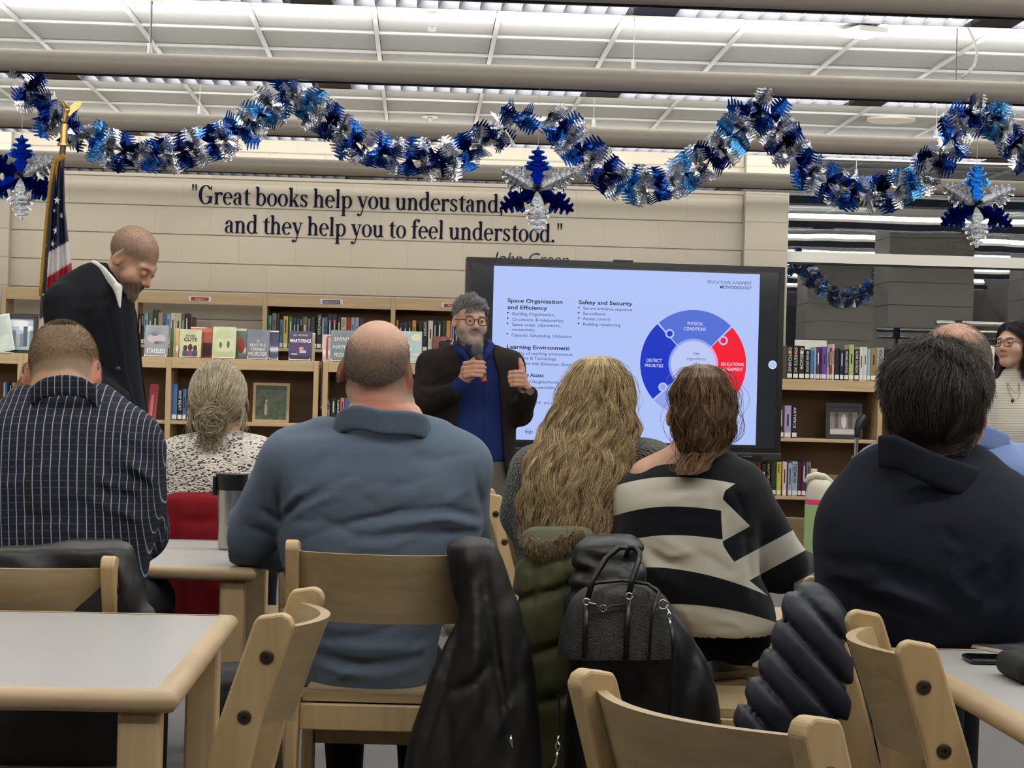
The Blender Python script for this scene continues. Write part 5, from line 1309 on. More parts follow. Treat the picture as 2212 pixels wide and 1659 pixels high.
# ---------------------------------------------------------------- woman with the low bun
def bun_woman():
    p = Person('seated woman with grey-blonde hair in a low bun and a speckled knit cardigan', 475, 960, 6.15); L = p.L
    p.set_head(472, 865, .06, rotz(PI + .06), 1.04, fine=False)
    T = p.rows([(930, 425, 520, .06, .06), (945, 392, 552, .09, .06), (960, 362, 582, .11, .06), (985, 346, 602, .13, .06), (1030, 344, 606, .14, .06), (1080, 350, 600, .145, .06), (1140, 360, 590, .15, .06), (1230, 368, 580, .155, .07)])
    shR, elR, wrR = L(552, 990, .06), L(562, 1075, .20), L(520, 1085, .42)
    shL, elL, wrL = L(395, 990, .06), L(386, 1075, .20), L(410, 1085, .42)
    def cloth(P):
        d = loft(P, T, 2.4)
        d = smin(d, chain(P, [shR, elR, wrR], [.07, .06, .045], .03), .03); d = smin(d, chain(P, [shL, elL, wrL], [.07, .06, .045], .03), .03)
        return rough(d, P, [], .003, 40, 12)
    kn = mat('speckled_knit', (222, 216, 204), .95, sheen=.3); 
    if len(kn.node_tree.nodes) < 6:
        N = kn.node_tree.nodes; Lk = kn.node_tree.links; b = N['Principled BSDF']; tc = N.new('ShaderNodeTexCoord')
        mp = N.new('ShaderNodeMapping'); mp.inputs['Scale'].default_value = (1, 1, 2.0); Lk.new(tc.outputs['Object'], mp.inputs['Vector'])
        vo = N.new('ShaderNodeTexVoronoi'); vo.inputs['Scale'].default_value = 140; Lk.new(mp.outputs['Vector'], vo.inputs['Vector'])
        wn = N.new('ShaderNodeTexWhiteNoise'); Lk.new(vo.outputs['Position'], wn.inputs['Vector'])
        cr = N.new('ShaderNodeValToRGB'); cr.color_ramp.interpolation = 'CONSTANT'; el = cr.color_ramp.elements
        for i, (ps, c) in enumerate(((0, (226, 220, 208)), (.74, (52, 48, 56)), (.86, (120, 62, 66)), (.92, (74, 80, 104)), (.955, (200, 190, 176)))):
            if i >= len(el): el.new(ps)
            el[i].position = ps; el[i].color = lin(c) + (1,)
        Lk.new(wn.outputs['Value'], cr.inputs[0]); Lk.new(cr.outputs[0], b.inputs['Base Color'])
        bp = N.new('ShaderNodeBump'); bp.inputs['Strength'].default_value = .9; bp.inputs['Distance'].default_value = .006; bp.invert = True
        Lk.new(vo.outputs['Distance'], bp.inputs['Height']); Lk.new(bp.outputs['Normal'], b.inputs['Normal'])
    p.mesh('cardigan', cloth, L(320, 1240, -.2), L(630, 920, .55) * np.array([1, 0, 1]) + np.array([0, .5, 0]), .008, kn)
    def body(P):
        d = smin(p.head(P), rc(P, L(472, 905, .07), L(472, 960, .06), .052, .062), .03)
        return smin(d, loft(P, T, 2.4) + .02, .03)
    def col(V):
        h = p.hp(V); c = np.tile(np.array(lin((214, 172, 148))), (len(V), 1))
        return mixc(c, (126, 112, 92), sstep(-.07, -.05, h[:, 2]) * sstep(-.09, -.05, h[:, 1]))
    p.mesh('body', body, L(380, 990, -.15), np.array([L(570, 0)[0], .28, L(0, 770)[2]]), .007, skin_mat(), col)
    hm = hair_mat('grey_blonde', [(0, (92, 80, 62)), (.35, (138, 122, 96)), (.7, (176, 162, 134)), (1, (208, 198, 174))])
    bun = np.array([.008, .108, -.062]); k = np.random.default_rng(5); S = []
    R_, N_ = p.scalp(6500, lambda v: (v[:, 2] > -.70) & (v[:, 1] > -.45 - .3 * v[:, 2]), 15)
    c0 = np.array([0, .018, .02]); n = len(R_); f = np.linspace(0, 1, 12)[None, :, None]
    a = (R_ - c0)[:, None]; b = (bun - c0 + k.normal(size=(n, 3)) * .010)[:, None]
    q = a * (1 - f) + b * f; dr = q / np.linalg.norm(q, axis=2)[:, :, None]
    rad = 1 / np.sqrt(((dr / np.array([.081, .102, .094])) ** 2).sum(2))[:, :, None] * (1 + .03 * np.sin(f * 3.1)) + .003 * k.random((n, 12, 1))
    w_ = np.clip((f - .85) / .15, 0, 1); rad = rad * (1 - w_) + np.linalg.norm(b, axis=2)[:, :, None] * w_
    G = c0 + dr * rad; S = list(p.hw(G.reshape(-1, 3)).reshape(G.shape))
    for i in range(1100):      # the twisted coil
        r0 = .010 + .028 * k.random(); ph = k.random() * 6.28; th = np.linspace(0, 1.4 + 2.2 * k.random(), 12); sq = 1 + .22 * k.normal(); tw = .35 * k.normal()
        x = r0 * np.cos(th + ph) * sq; z = r0 * np.sin(th + ph) * (2.1 - sq); y = .030 * np.sqrt(np.clip(1 - (r0 / .044) ** 2, 0, 1)) + .008 * np.sin(th * 2 + ph) + .006 * k.random()
        o_ = k.normal(size=3) * np.array([.006, .002, .007])
        S.append(p.hw(bun + o_ + np.stack([x * math.cos(tw) - z * math.sin(tw), y + 0 * th, x * math.sin(tw) + z * math.cos(tw)], 1)))
    for i in range(300):      # loose tail
        f = np.linspace(0, 1, 10); sx = k.normal() * .014
        S.append(p.hw(bun + np.stack([.006 + sx * (.5 + f) + .006 * np.sin(f * 5 + k.random() * 6), .028 - .012 * f, -.012 - (.035 + .04 * k.random()) * f], 1)))
    for i in range(90):       # wisps beside the neck
        sg = k.choice([-1, 1]); f = np.linspace(0, 1, 10)
        S.append(p.hw(np.stack([sg * (.078 + .010 * k.normal() * f + .004 * np.sin(f * 4 + k.random() * 6)), .02 + .06 * k.random() + .01 * f, -.02 - (.04 + .06 * k.random()) * f], 1)))
    p.strands('hair', S, .0006, .0004, hm)
    p.mesh('hair_bun', lambda P: p.hs * ell(p.hp(P), bun + np.array([0, .004, 0]), (.036, .030, .040)), L(430, 970, -.2), L(520, 860, .2), .006, mat('hair_core', (128, 112, 88), .6))
    legs_seated(p, L(440, 1225, .12), L(510, 1225, .12), p.ground(), plain_cloth('dark_trousers', (14, 15, 20)), r=.08)
# ---------------------------------------------------------------- woman with long blonde hair
def blonde_woman():
    p = Person('seated woman with very long wavy blonde hair and a dark green knit sweater', 1270, 1000, 5.2); L = p.L
    p.set_head(1297, 866, .10, rotz(PI + .15), .97, fine=False)
    T = p.rows([(935, 1235, 1345, .06, .09), (952, 1195, 1400, .10, .08), (968, 1150, 1440, .12, .08), (1000, 1112, 1456, .135, .08), (1060, 1100, 1450, .145, .08), (1130, 1108, 1430, .15, .08), (1230, 1120, 1405, .15, .09), (1330, 1125, 1400, .155, .1)])
    shL, elL, wrL = L(1166, 1022, .07), L(1140, 1108, .14), L(1200, 1145, .36)
    shR, elR, wrR = L(1400, 1010, .08), L(1410, 1120, .20), L(1390, 1150, .44)
    def cloth(P):
        d = loft(P, T, 2.4)
        d = smin(d, chain(P, [shL, elL, wrL], [.078, .068, .05], .03), .03); d = smin(d, chain(P, [shR, elR, wrR], [.076, .064, .05], .03), .03)
        return rough(d, P, [], .0025, 40, 22)
    gk = mat('green_knit', (62, 66, 56), .95, sheen=.35)
    if len(gk.node_tree.nodes) < 6:
        N = gk.node_tree.nodes; Lk = gk.node_tree.links; b = N['Principled BSDF']; tc = N.new('ShaderNodeTexCoord')
        mp = N.new('ShaderNodeMapping'); mp.inputs['Rotation'].default_value = (0, .35, 0); mp.inputs['Scale'].default_value = (1, 1, 1.6); Lk.new(tc.outputs['Object'], mp.inputs['Vector'])
        vo = N.new('ShaderNodeTexVoronoi'); vo.inputs['Scale'].default_value = 120; Lk.new(mp.outputs['Vector'], vo.inputs['Vector'])
        bp = N.new('ShaderNodeBump'); bp.inputs['Strength'].default_value = 1.; bp.inputs['Distance'].default_value = .006; bp.invert = True
        Lk.new(vo.outputs['Distance'], bp.inputs['Height']); Lk.new(bp.outputs['Normal'], b.inputs['Normal'])
    p.mesh('sweater', cloth, L(1060, 1340, -.2), L(1495, 920, .55) * np.array([1, 0, 1]) + np.array([0, .5, 0]), .008, gk)
    def body(P):
        d = smin(p.head(P), rc(P, L(1296, 905, .10), L(1296, 965, .08), .05, .06), .03)
        return smin(d, loft(P, T, 2.4) + .02, .03)
    p.mesh('body', body, L(1180, 1000, -.15), np.array([L(1400, 0)[0], .3, L(0, 755)[2]]), .008, skin_mat(), lambda V: np.tile(np.array(lin((168, 138, 104))), (len(V), 1)))
    env = [(769, 1284, 1306, .04, .02), (776, 1258, 1328, .01, .04), (790, 1240, 1344, -.012, .07), (820, 1222, 1362, -.03, .10), (870, 1198, 1373, -.042, .11), (925, 1172, 1376, -.06, .12), (985, 1140, 1368, -.10, .12), (1050, 1126, 1362, -.125, .11), (1110, 1120, 1350, -.135, .10), (1165, 1124, 1336, -.14, .09)]
    TH = p.rows([(py, (xl + xr) / 2 - (xr - xl) / 2 * .93, (xl + xr) / 2 + (xr - xl) / 2 * .93, .045 + b * .5, y + .055 + b * .5) for py, xl, xr, y, b in env if py > 772])
    hc = mat('blonde_core', (124, 102, 68), .6, bump=(60, .6, (1, 1, .08)))
    p.mesh('hair_mass', lambda P: loft(P, TH, 2.1) + .004 * np.sin((P[:, 0] + .02 * np.sin(P[:, 2] * 14)) * 260), L(1090, 1175, -.25), L(1400, 762, .3), .006, hc)
    S = envelope_hair(p, env, 11000, 31, wav=.0080, wl=.13, thick=.035, clump=95, minlen=.6)
    k = np.random.default_rng(8)
    for i in range(240):     # flyaways
        s0 = S[k.integers(len(S))].copy(); f = np.linspace(0, 1, len(s0)); s0[:, 0] += np.sign(s0[-1, 0] - .02) * (.006 + .03 * k.random()) * f * np.sin(f * 3 + 1) + .006 * np.sin(f * 9 + i); S.append(s0)
    p.strands('hair', S, .0005, .0003, hair_mat('wavy_blonde', [(0, (96, 76, 50)), (.35, (150, 124, 86)), (.7, (192, 166, 122)), (1, (228, 208, 168))]))
    legs_seated(p, L(1210, 1320, .14), L(1330, 1320, .14), p.ground(), plain_cloth('dark_trousers', (14, 15, 20)), r=.08)
# ---------------------------------------------------------------- woman in the striped sweater
def striped_woman():
    p = Person('seated woman with brown hair in a black and cream striped sweater', 1510, 1100, 5.05); L = p.L
    p.set_head(1519, 892, .06, rotz(PI - .30) @ roty(-.02), .98, fine=False)
    T = p.rows([(985, 1470, 1565, .055, .05), (1002, 1440, 1592, .08, .05), (1022, 1395, 1612, .105, .05), (1050, 1352, 1640, .125, .05), (1100, 1330, 1650, .14, .05), (1160, 1324, 1640, .145, .05), (1230, 1345, 1640, .15, .05), (1300, 1400, 1668, .15, .06), (1350, 1440, 1672, .15, .07), (1384, 1490, 1640, .13, .08)])
    shR, elR, wrR = L(1590, 1062, .05), L(1688, 1222, .11), L(1738, 1232, .32)
    shL, elL, wrL = L(1396, 1078, .06), L(1385, 1200, .20), L(1420, 1215, .44)
    F = [([L(x, y, -.10) for x, y in a], w, dp) for a, w, dp in (([(1617, 1135), (1600, 1080), (1570, 1030)], .008, .006), ([(1400, 1180), (1440, 1215), (1500, 1235)], .014, .010), ([(1380, 1195), (1420, 1245), (1480, 1275)], .012, -.008), ([(1655, 1170), (1670, 1200), (1690, 1215)], .010, .008), ([(1612, 1150), (1625, 1230), (1640, 1300)], .010, .010), ([(1530, 1040), (1560, 1100), (1575, 1160)], .02, .006))]
    F += rand_folds(p, (1340, 1050, 1620, 1160), 9, 10, 25, 110, .012, .005, 7) + rand_folds(p, (1380, 1170, 1640, 1360), 12, -25, 14, 130, .011, .007, 8) + rand_folds(p, (1620, 1110, 1720, 1230), 7, 60, 20, 60, .010, .006, 9)
    def cloth(P):
        d = loft(P, T, 2.4)
        d = smin(d, chain(P, [L(1560, 1030, .05), shR], [.06, .075], .03), .05); d = smin(d, chain(P, [L(1430, 1040, .05), shL], [.06, .07], .03), .05)
        d = smin(d, chain(P, [shR, elR], [.078, .068], .03), .022); d = smin(d, chain(P, [elR, wrR], [.066, .05], .02), .02)
        d = smin(d, chain(P, [shL, elL, wrL], [.07, .06, .05], .03), .03)
        return rough(d, P, F, .0022, 36, 40)
    sp = p.s
    S0, E0 = np.array([1600., 1040.]), np.array([1705., 1235.])
    def stripe(V):
        """signed field in pixels: above zero cream, below zero black; bands drop towards the sides, sleeve bands follow the arm"""
        px = (V[:, 0] + p.x0) / (p.d + V[:, 1]) * FPX + CX; py = -(V[:, 2] + p.z0) / (p.d + V[:, 1]) * FPX + CY
        sag = ((px - 1450) / 110.) ** 2 * 17 * np.where(px > 1450, .55, .95)
        v = py - sag; tilt = 12 * (px - 1400) / 100.
        band = lambda x, a_, b_: np.minimum(x - a_, b_ - x)
        ft = np.maximum(np.maximum(band(v, 1030, 1094), np.minimum(v - 1156, 1222 + tilt - v)), v - 1305)
        t = ((px - S0[0]) * (E0 - S0)[0] + (py - S0[1]) * (E0 - S0)[1]) / ((E0 - S0) @ (E0 - S0))
        ln = py - (1030 + (px - 1512) * .98)
        fa = np.maximum(np.maximum(band(t, .66, .89) * 221, np.minimum(ln * .7, (.43 - t) * 221)), np.minimum((t - 1.12) * 221, px - 1715))
        seam = np.interp(py, [1000, 1030, 1060, 1090, 1120, 1178, 1200, 1250, 1320], [1720, 1610, 1566, 1558, 1558, 1562, 1576, 1614, 1700])
        return ft, fa, px - seam
    sm_ = mat('striped_knit', (200, 196, 184), .9, bump=(900, .12), sheen=.1, spec=.25)
    N = sm_.node_tree.nodes; Lk = sm_.node_tree.links; sg = []
    for nm in ('ft', 'fa', 'fm'):
        at_ = N.new('ShaderNodeAttribute'); at_.attribute_name = nm; g = N.new('ShaderNodeMath'); g.operation = 'GREATER_THAN'; g.inputs[1].default_value = 0; Lk.new(at_.outputs['Fac'], g.inputs[0]); sg.append(g)
    gt = N.new('ShaderNodeMix'); Lk.new(sg[2].outputs[0], gt.inputs['Factor']); Lk.new(sg[0].outputs[0], gt.inputs['A']); Lk.new(sg[1].outputs[0], gt.inputs['B'])
    mx = N.new('ShaderNodeMix'); mx.data_type = 'RGBA'; mx.inputs['A'].default_value = lin((14, 15, 22)) + (1,); mx.inputs['B'].default_value = lin((196, 190, 174)) + (1,)
    Lk.new(gt.outputs[0], mx.inputs['Factor']); Lk.new(mx.outputs['Result'], N['Principled BSDF'].inputs['Base Color'])
    p.mesh('sweater', cloth, L(1285, 1395, -.2), L(1790, 975, .5) * np.array([1, 0, 1]) + np.array([0, .45, 0]), .0068, sm_, attrs={'ft': lambda V: stripe(V)[0], 'fa': lambda V: stripe(V)[1], 'fm': lambda V: stripe(V)[2]})
    def body(P):
        d = smin(p.head(P), rc(P, L(1512, 945, .06), L(1500, 1010, .05), .048, .062), .03)
        d = smin(d, rc(P, L(1490, 1000, .05), L(1405, 1035, .05), .06, .055), .03)
        return smin(d, loft(P, T, 2.4) + .014, .02)
    def colb(V):
        h = p.hp(V); c = np.tile(np.array(lin((212, 164, 140))), (len(V), 1))
        return mixc(c, (70, 48, 34), sstep(-.085, -.06, h[:, 2]) * np.maximum(sstep(-.07, -.03, h[:, 1]), sstep(.05, .06, h[:, 2])) * (np.abs(h[:, 0]) < .079))
    p.mesh('body', body, L(1340, 1060, -.15), np.array([L(1640, 0)[0], .25, L(0, 775)[2]]), .0065, skin_mat(), colb)
    env = [(787, 1500, 1530, .02, .02), (795, 1480, 1552, -.02, .05), (815, 1462, 1572, -.05, .08), (850, 1450, 1584, -.068, .09), (900, 1449, 1588, -.072, .09), (945, 1456, 1582, -.068, .08), (975, 1468, 1560, -.060, .06), (998, 1462, 1535, -.075, .03), (1016, 1460, 1526, -.100, .02), (1026, 1468, 1500, -.105, .01)]
    TH = p.rows([(py, (xl + xr) / 2 - (xr - xl) / 2 * .92, (xl + xr) / 2 + (xr - xl) / 2 * .92, .02 + b * .6, y + .03 + b * .6) for py, xl, xr, y, b in env if py > 790])
    p.mesh('hair_mass', lambda P: loft(P, TH, 2.1) + .003 * np.sin((P[:, 0] + .03 * np.sin(P[:, 2] * 22 + 1)) * 240), L(1430, 1035, -.2), L(1610, 782, .2), .006, mat('brown_core', (60, 42, 30), .55, bump=(60, .6, (1, 1, .1))))
    k = np.random.default_rng(14)
    S = envelope_hair(p, env[:7], 6000, 41, wav=.009, wl=.16, thick=.02, clump=46, minlen=.65)
    S += envelope_hair(p, env[3:], 2400, 42, wav=.006, wl=.10, thick=.012, clump=24, minlen=.7)
    for i in range(140):
        s0 = S[k.integers(len(S))].copy(); f = np.linspace(0, 1, len(s0)); s0[:, 0] += (1 if s0[-1, 0] > .01 else -1) * (.01 + .03 * k.random()) * np.sin(f * 3); S.append(s0)
    p.strands('hair', S, .00046, .0003, hair_mat('chestnut', [(0, (52, 36, 26)), (.4, (88, 64, 44)), (.75, (128, 96, 66)), (1, (166, 132, 92))]))
    legs_seated(p, L(1490, 1370, .14), L(1600, 1370, .14), p.ground(), plain_cloth('dark_trousers', (14, 15, 20)), r=.08)
# ---------------------------------------------------------------- man in the navy sweater, nearest on the right
def navy_man():
    p = Person('seated dark-haired man in a navy quarter-zip sweater, nearest on the right', 2000, 1100, 3.85); L = p.L
    p.set_head(2026, 880, .04, rotz(PI - .42) @ rotx(.06), 1.06, fine=True)
    T = p.rows([(985, 1915, 2085, .08, .05), (1010, 1880, 2130, .11, .05), (1040, 1832, 2180, .13, .05), (1075, 1798, 2225, .15, .05), (1130, 1774, 2262, .165, .05), (1200, 1762, 2275, .17, .05), (1290, 1766, 2262, .17, .06), (1350, 1800, 2230, .17, .08), (1420, 1830, 2190, .165, .12)])
    shR, elR, wrR = L(2165, 1130, .06), L(2225, 1330, .16), L(2150, 1395, .36)
    shL, elL, wrL = L(1888, 1125, .06), L(1862, 1280, .20), L(1930, 1320, .42)
    F = [([L(x, y, -.12) for x, y in a], w, dp) for a, w, dp in (([(1765, 1235), (1850, 1255), (1950, 1290), (2060, 1330)], .012, -.010), ([(1765, 1262), (1850, 1285), (1950, 1325), (2040, 1360)], .012, .010), ([(1790, 1210), (1900, 1225), (2010, 1260)], .014, .006), ([(2042, 1280), (2048, 1180), (2080, 1105), (2160, 1072)], .004, .004), ([(1880, 1020), (1860, 1050), (1850, 1090)], .012, .008), ([(2090, 1330), (2150, 1290), (2200, 1220)], .014, .008), ([(1900, 1340), (2000, 1370), (2090, 1380)], .012, .009))]
    F += rand_folds(p, (1790, 1150, 2100, 1380), 14, -18, 12, 200, .013, .007, 10) + rand_folds(p, (2080, 1120, 2200, 1380), 8, 50, 20, 140, .012, .007, 11)
    def cloth(P):
        d = loft(P, T, 2.5)
        d = smin(d, chain(P, [L(2100, 1050, .05), shR], [.075, .092], .04), .06); d = smin(d, chain(P, [L(1900, 1050, .05), shL], [.075, .088], .04), .06)
        d = smin(d, chain(P, [shR, elR, wrR], [.09, .07, .055], .03), .03); d = smin(d, chain(P, [shL, elL, wrL], [.085, .066, .05], .03), .03)
        return rough(d, P, F, .002, 30, 50)
    p.mesh('sweater', cloth, L(1715, 1440, -.25), L(2345, 975, .55) * np.array([1, 0, 1]) + np.array([0, .5, 0]), .0072, plain_cloth('navy_sweater', (23, 27, 40)))
    def body(P):
        d = smin(p.head(P), rc(P, L(2018, 950, .05), L(2008, 1030, .05), .062, .075), .03)
        return smin(d, loft(P, T, 2.5) + .022, .03)
    def col(V):
        h = p.hp(V); c = np.tile(np.array(lin((198, 148, 126))), (len(V), 1))
        ear = sstep(.066, .074, np.abs(h[:, 0])) * (np.abs(h[:, 2] + .006) < .045) * (np.abs(h[:, 1] - .014) < .034)
        m_ = sstep(-.088, -.070, h[:, 2]) * np.maximum(sstep(-.045, -.01, h[:, 1] - np.clip(h[:, 2], 0, 1) * .9), sstep(.06, .07, h[:, 2]))
        c = mixc(c, (44, 36, 32), m_); return mixc(c, (196, 112, 92), ear.astype(float))
    p.mesh('body', body, L(1880, 1070, -.2), np.array([L(2180, 0)[0], .25, L(0, 745)[2]]), .005, skin_mat(), col)
    k = np.random.default_rng(21)
    R_, N_ = p.scalp(15000, lambda v: (v[:, 2] > -.74) & ((v[:, 1] - .9 * np.clip(v[:, 2], 0, 1) > -.42) | (v[:, 2] > .55)) & ~((np.abs(v[:, 0]) > .80) & (v[:, 2] < -.05) & (v[:, 1] < .35)), 22)
    up = R_[:, 2] > -.02
    dn = np.where(up[:, None], np.stack([R_[:, 0] * 1.5, 0 * R_[:, 0] + .25, 0 * R_[:, 0] - 1.], 1), np.stack([np.sign(R_[:, 0]) * .2, 0 * R_[:, 0] + .35, 0 * R_[:, 0] - 1.], 1))
    cl = (vnoise(R_, 95, 4) + vnoise(R_, 170, 6) * .6)
    dn[:, 0] += .45 * cl
    S = flow_strands(p, R_, N_, np.where(R_[:, 2] > -.05, .050 + .022 * k.random(len(R_)), .036 + .022 * k.random(len(R_))), 8, dn, .012 + .010 * k.random(len(R_)) + .008 * np.clip(cl, -1, 1), .0016, k, 3)
    p.strands('hair', S, .00036, .00022, hair_mat('dark_wavy', [(0, (34, 28, 26)), (.6, (56, 47, 42)), (.88, (80, 70, 62)), (1, (116, 106, 98))]))
    # stand-up collar
    pts = [L(1900, 1000, -.03), L(1905, 975, -.05), L(1935, 978, -.085), L(1980, 998, -.105), L(2040, 1022, -.10), L(2090, 1040, -.07), L(2118, 1050, -.03)]
    collar = band_fn(pts[1:], .024, .008)
    p.mesh('collar', collar, L(1870, 1100, -.2), L(2150, 935, .1), .0055, plain_cloth('navy_collar', (20, 23, 35)))
    legs_seated(p, L(1920, 1410, .16), L(2090, 1410, .16), p.ground(), plain_cloth('dark_trousers', (14, 15, 20)))
# ---------------------------------------------------------------- man in the light blue shirt behind him
def lightblue_man():
    p = Person('seated man with thinning grey hair in a light blue shirt', 2060, 1000, 4.75); L = p.L
    p.set_head(2058, 812, .05, rotz(PI + .1), 1.03, fine=False)
    T = p.rows([(925, 2000, 2130, .07, .05), (945, 1965, 2165, .10, .05), (970, 1920, 2198, .125, .05), (1010, 1888, 2240, .15, .05), (1080, 1875, 2262, .16, .05), (1180, 1880, 2255, .165, .06), (1300, 1895, 2235, .165, .08)])
    shR, elR, wrR = L(2215, 1030, .06), L(2240, 1190, .18), L(2160, 1210, .40)
    shL, elL, wrL = L(1905, 1030, .06), L(1890, 1190, .18), L(1960, 1210, .40)
    F = [([L(2090, 1000, -.12), L(2200, 1008, -.10)], .003, .004)]
    def cloth(P):
        d = loft(P, T, 2.4)
        d = smin(d, chain(P, [shR, elR, wrR], [.08, .062, .046], .03), .03); d = smin(d, chain(P, [shL, elL, wrL], [.08, .062, .046], .03), .03)
        return rough(d, P, F, .0022, 34, 61)
    sm = plain_cloth('light_blue_shirt', (122, 146, 196), bump=(400, .1))
    p.mesh('shirt', cloth, L(1840, 1310, -.25), L(2310, 915, .5) * np.array([1, 0, 1]) + np.array([0, .46, 0]), .0085, sm)
    def body(P):
        d = smin(p.head(P), rc(P, L(2062, 870, .05), L(2062, 950, .05), .064, .072), .03)
        return smin(d, loft(P, T, 2.4) + .022, .03)
    def col(V):
        h = p.hp(V); c = np.tile(np.array(lin((206, 156, 132))), (len(V), 1))
        c = mixc(c, (196, 118, 96), sstep(-.03, -.09, h[:, 2]) * .8)
        m_ = sstep(-.072, -.05, h[:, 2]) * (1 - sstep(.05, .1, h[:, 2])) * sstep(-.03, .0, h[:, 1])
        c = mixc(c, (116, 104, 92), m_ * .8)
        ear = sstep(.068, .076, np.abs(h[:, 0])) * (np.abs(h[:, 2] + .006) < .04) * (np.abs(h[:, 1] - .014) < .03)
        return mixc(c, (196, 96, 80), ear.astype(float) * .9)
    p.mesh('body', body, L(1940, 1000, -.2), np.array([L(2190, 0)[0], .25, L(0, 715)[2]]), .0065, skin_mat(), col)
    k = np.random.default_rng(33)
    R_, N_ = p.scalp(9000, lambda v: (v[:, 2] > -.6) & (v[:, 1] > -.35), 34)
    kp = k.random(len(R_)) > .8 * sstep(.05, .11, R_[:, 2]); R_, N_ = R_[kp], N_[kp]
    S = flow_strands(p, R_, N_, .014, 5, np.stack([R_[:, 0] * 2, 0 * R_[:, 0] + .3, 0 * R_[:, 0] - 1.], 1), .005, .0006, k)
    p.strands('hair', S, .00032, .0002, hair_mat('grey_brown_thin', [(0, (88, 76, 66)), (.6, (128, 116, 104)), (1, (176, 168, 158))]))
    pts = [L(1995, 950, -.05), L(2030, 938, -.085), L(2075, 936, -.09), L(2115, 940, -.075), L(2150, 952, -.05), L(2176, 962, -.02)]
    collar = band_fn(pts, .021, .007)
    p.mesh('collar', collar, L(1960, 1000, -.2), L(2210, 905, .1), .0055, sm)
    legs_seated(p, L(1990, 1290, .14), L(2130, 1290, .14), p.ground(), plain_cloth('dark_trousers', (14, 15, 20)))
# ---------------------------------------------------------------- person with long brown hair at the far left edge
def edge_person():
    p = Person('seated person with long brown hair at the far left edge', 60, 900, 6.3); L = p.L
    p.set_head(122, 838, .05, rotz(PI) @ roty(.35), 1.04, fine=False)
    T = p.rows([(880, 30, 130, .06, .05), (900, -20, 160, .1, .05), (940, -70, 180, .12, .05), (1040, -80, 185, .13, .05), (1160, -70, 175, .13, .05)])
    p.mesh('top', lambda P: loft(P, T, 2.4), L(-110, 1170, -.2), L(210, 870, .25), .012, plain_cloth('dark_top', (40, 38, 40)))
    p.mesh('body', lambda P: smin(smin(p.head(P), rc(P, L(90, 860, .06), L(75, 920, .05), .048, .06), .03), loft(P, T, 2.4) + .02, .03), L(-10, 950, -.15), L(190, 750, .25), .009, skin_mat(), lambda V: np.tile(np.array(lin((84, 66, 50))), (len(V), 1)))
    env = [(782, 92, 140, .0, .03), (796, 62, 165, -.03, .06), (818, 46, 160, -.05, .08), (845, 24, 130, -.07, .08), (875, -4, 95, -.09, .06), (915, -30, 60, -.1, .05), (960, -45, 30, -.11, .04)]
    TH = p.rows([(py, xl + 6, xr - 6, .02 + b * .5, y + .03 + b * .5) for py, xl, xr, y, b in env if py > 772])
    p.mesh('hair_mass', lambda P: loft(P, TH, 2.1), L(-70, 970, -.2), L(170, 765, .2), .009, mat('brown_core2', (70, 56, 42), .55))
    p.strands('hair', envelope_hair(p, env, 1200, 77, wav=.003, wl=.2, thick=.02, clump=30, minlen=.7), .0009, .0006, hair_mat('mid_brown', [(0, (66, 52, 38)), (.5, (98, 80, 60)), (1, (132, 112, 88))]))
    legs_seated(p, L(0, 1150, .12), L(110, 1150, .12), p.ground(), plain_cloth('dark_trousers', (14, 15, 20)), r=.08)
plaid_man(); bun_woman(); blonde_woman(); striped_woman(); navy_man(); lightblue_man(); edge_person()
def tubeW(p, pts, r, name, mt, parent=None, n=8, headlocal=True):
    P = np.array(pts, float); P = p.hw(P) if headlocal else P
    return MB().tube(list(p.Wd(P)), r, n=n).build(name, mt, parent or p.root, smooth=True)
def glasses(p, mt, rx=.0235, rz_=.0215, y=-.108, thick=.0022, sq=2.2, dy=-.002):
    g = None
    th = np.linspace(0, 2*PI, 25)
    for i, sg in enumerate((-1, 1)):
        c = np.cos(th); s_ = np.sin(th)
        x = sg * .0335 + rx * np.sign(c) * np.abs(c) ** (2/sq); z = dy + rz_ * np.sign(s_) * np.abs(s_) ** (2/sq)
        pts = np.stack([x, y + .35 * (x ** 2) * 10 * .1 + 0 * x, z], 1)
        o = tubeW(p, pts, thick, 'glasses' if g is None else 'rim', mt, g, n=6)
        if g is None: g = o
    tubeW(p, [(-.011, y, dy + .006), (0, y - .003, dy + .009), (.011, y, dy + .006)], thick, 'bridge', mt, g, n=6)
    for sg in (-1, 1): tubeW(p, [(sg * (.0335 + rx), y, dy + .006), (sg * .073, y + .03, dy + .006), (sg * .080, .0, dy + .008), (sg * .082, .024, -.006)], thick * .9, 'temple_arm', mt, g, n=6)
    return g
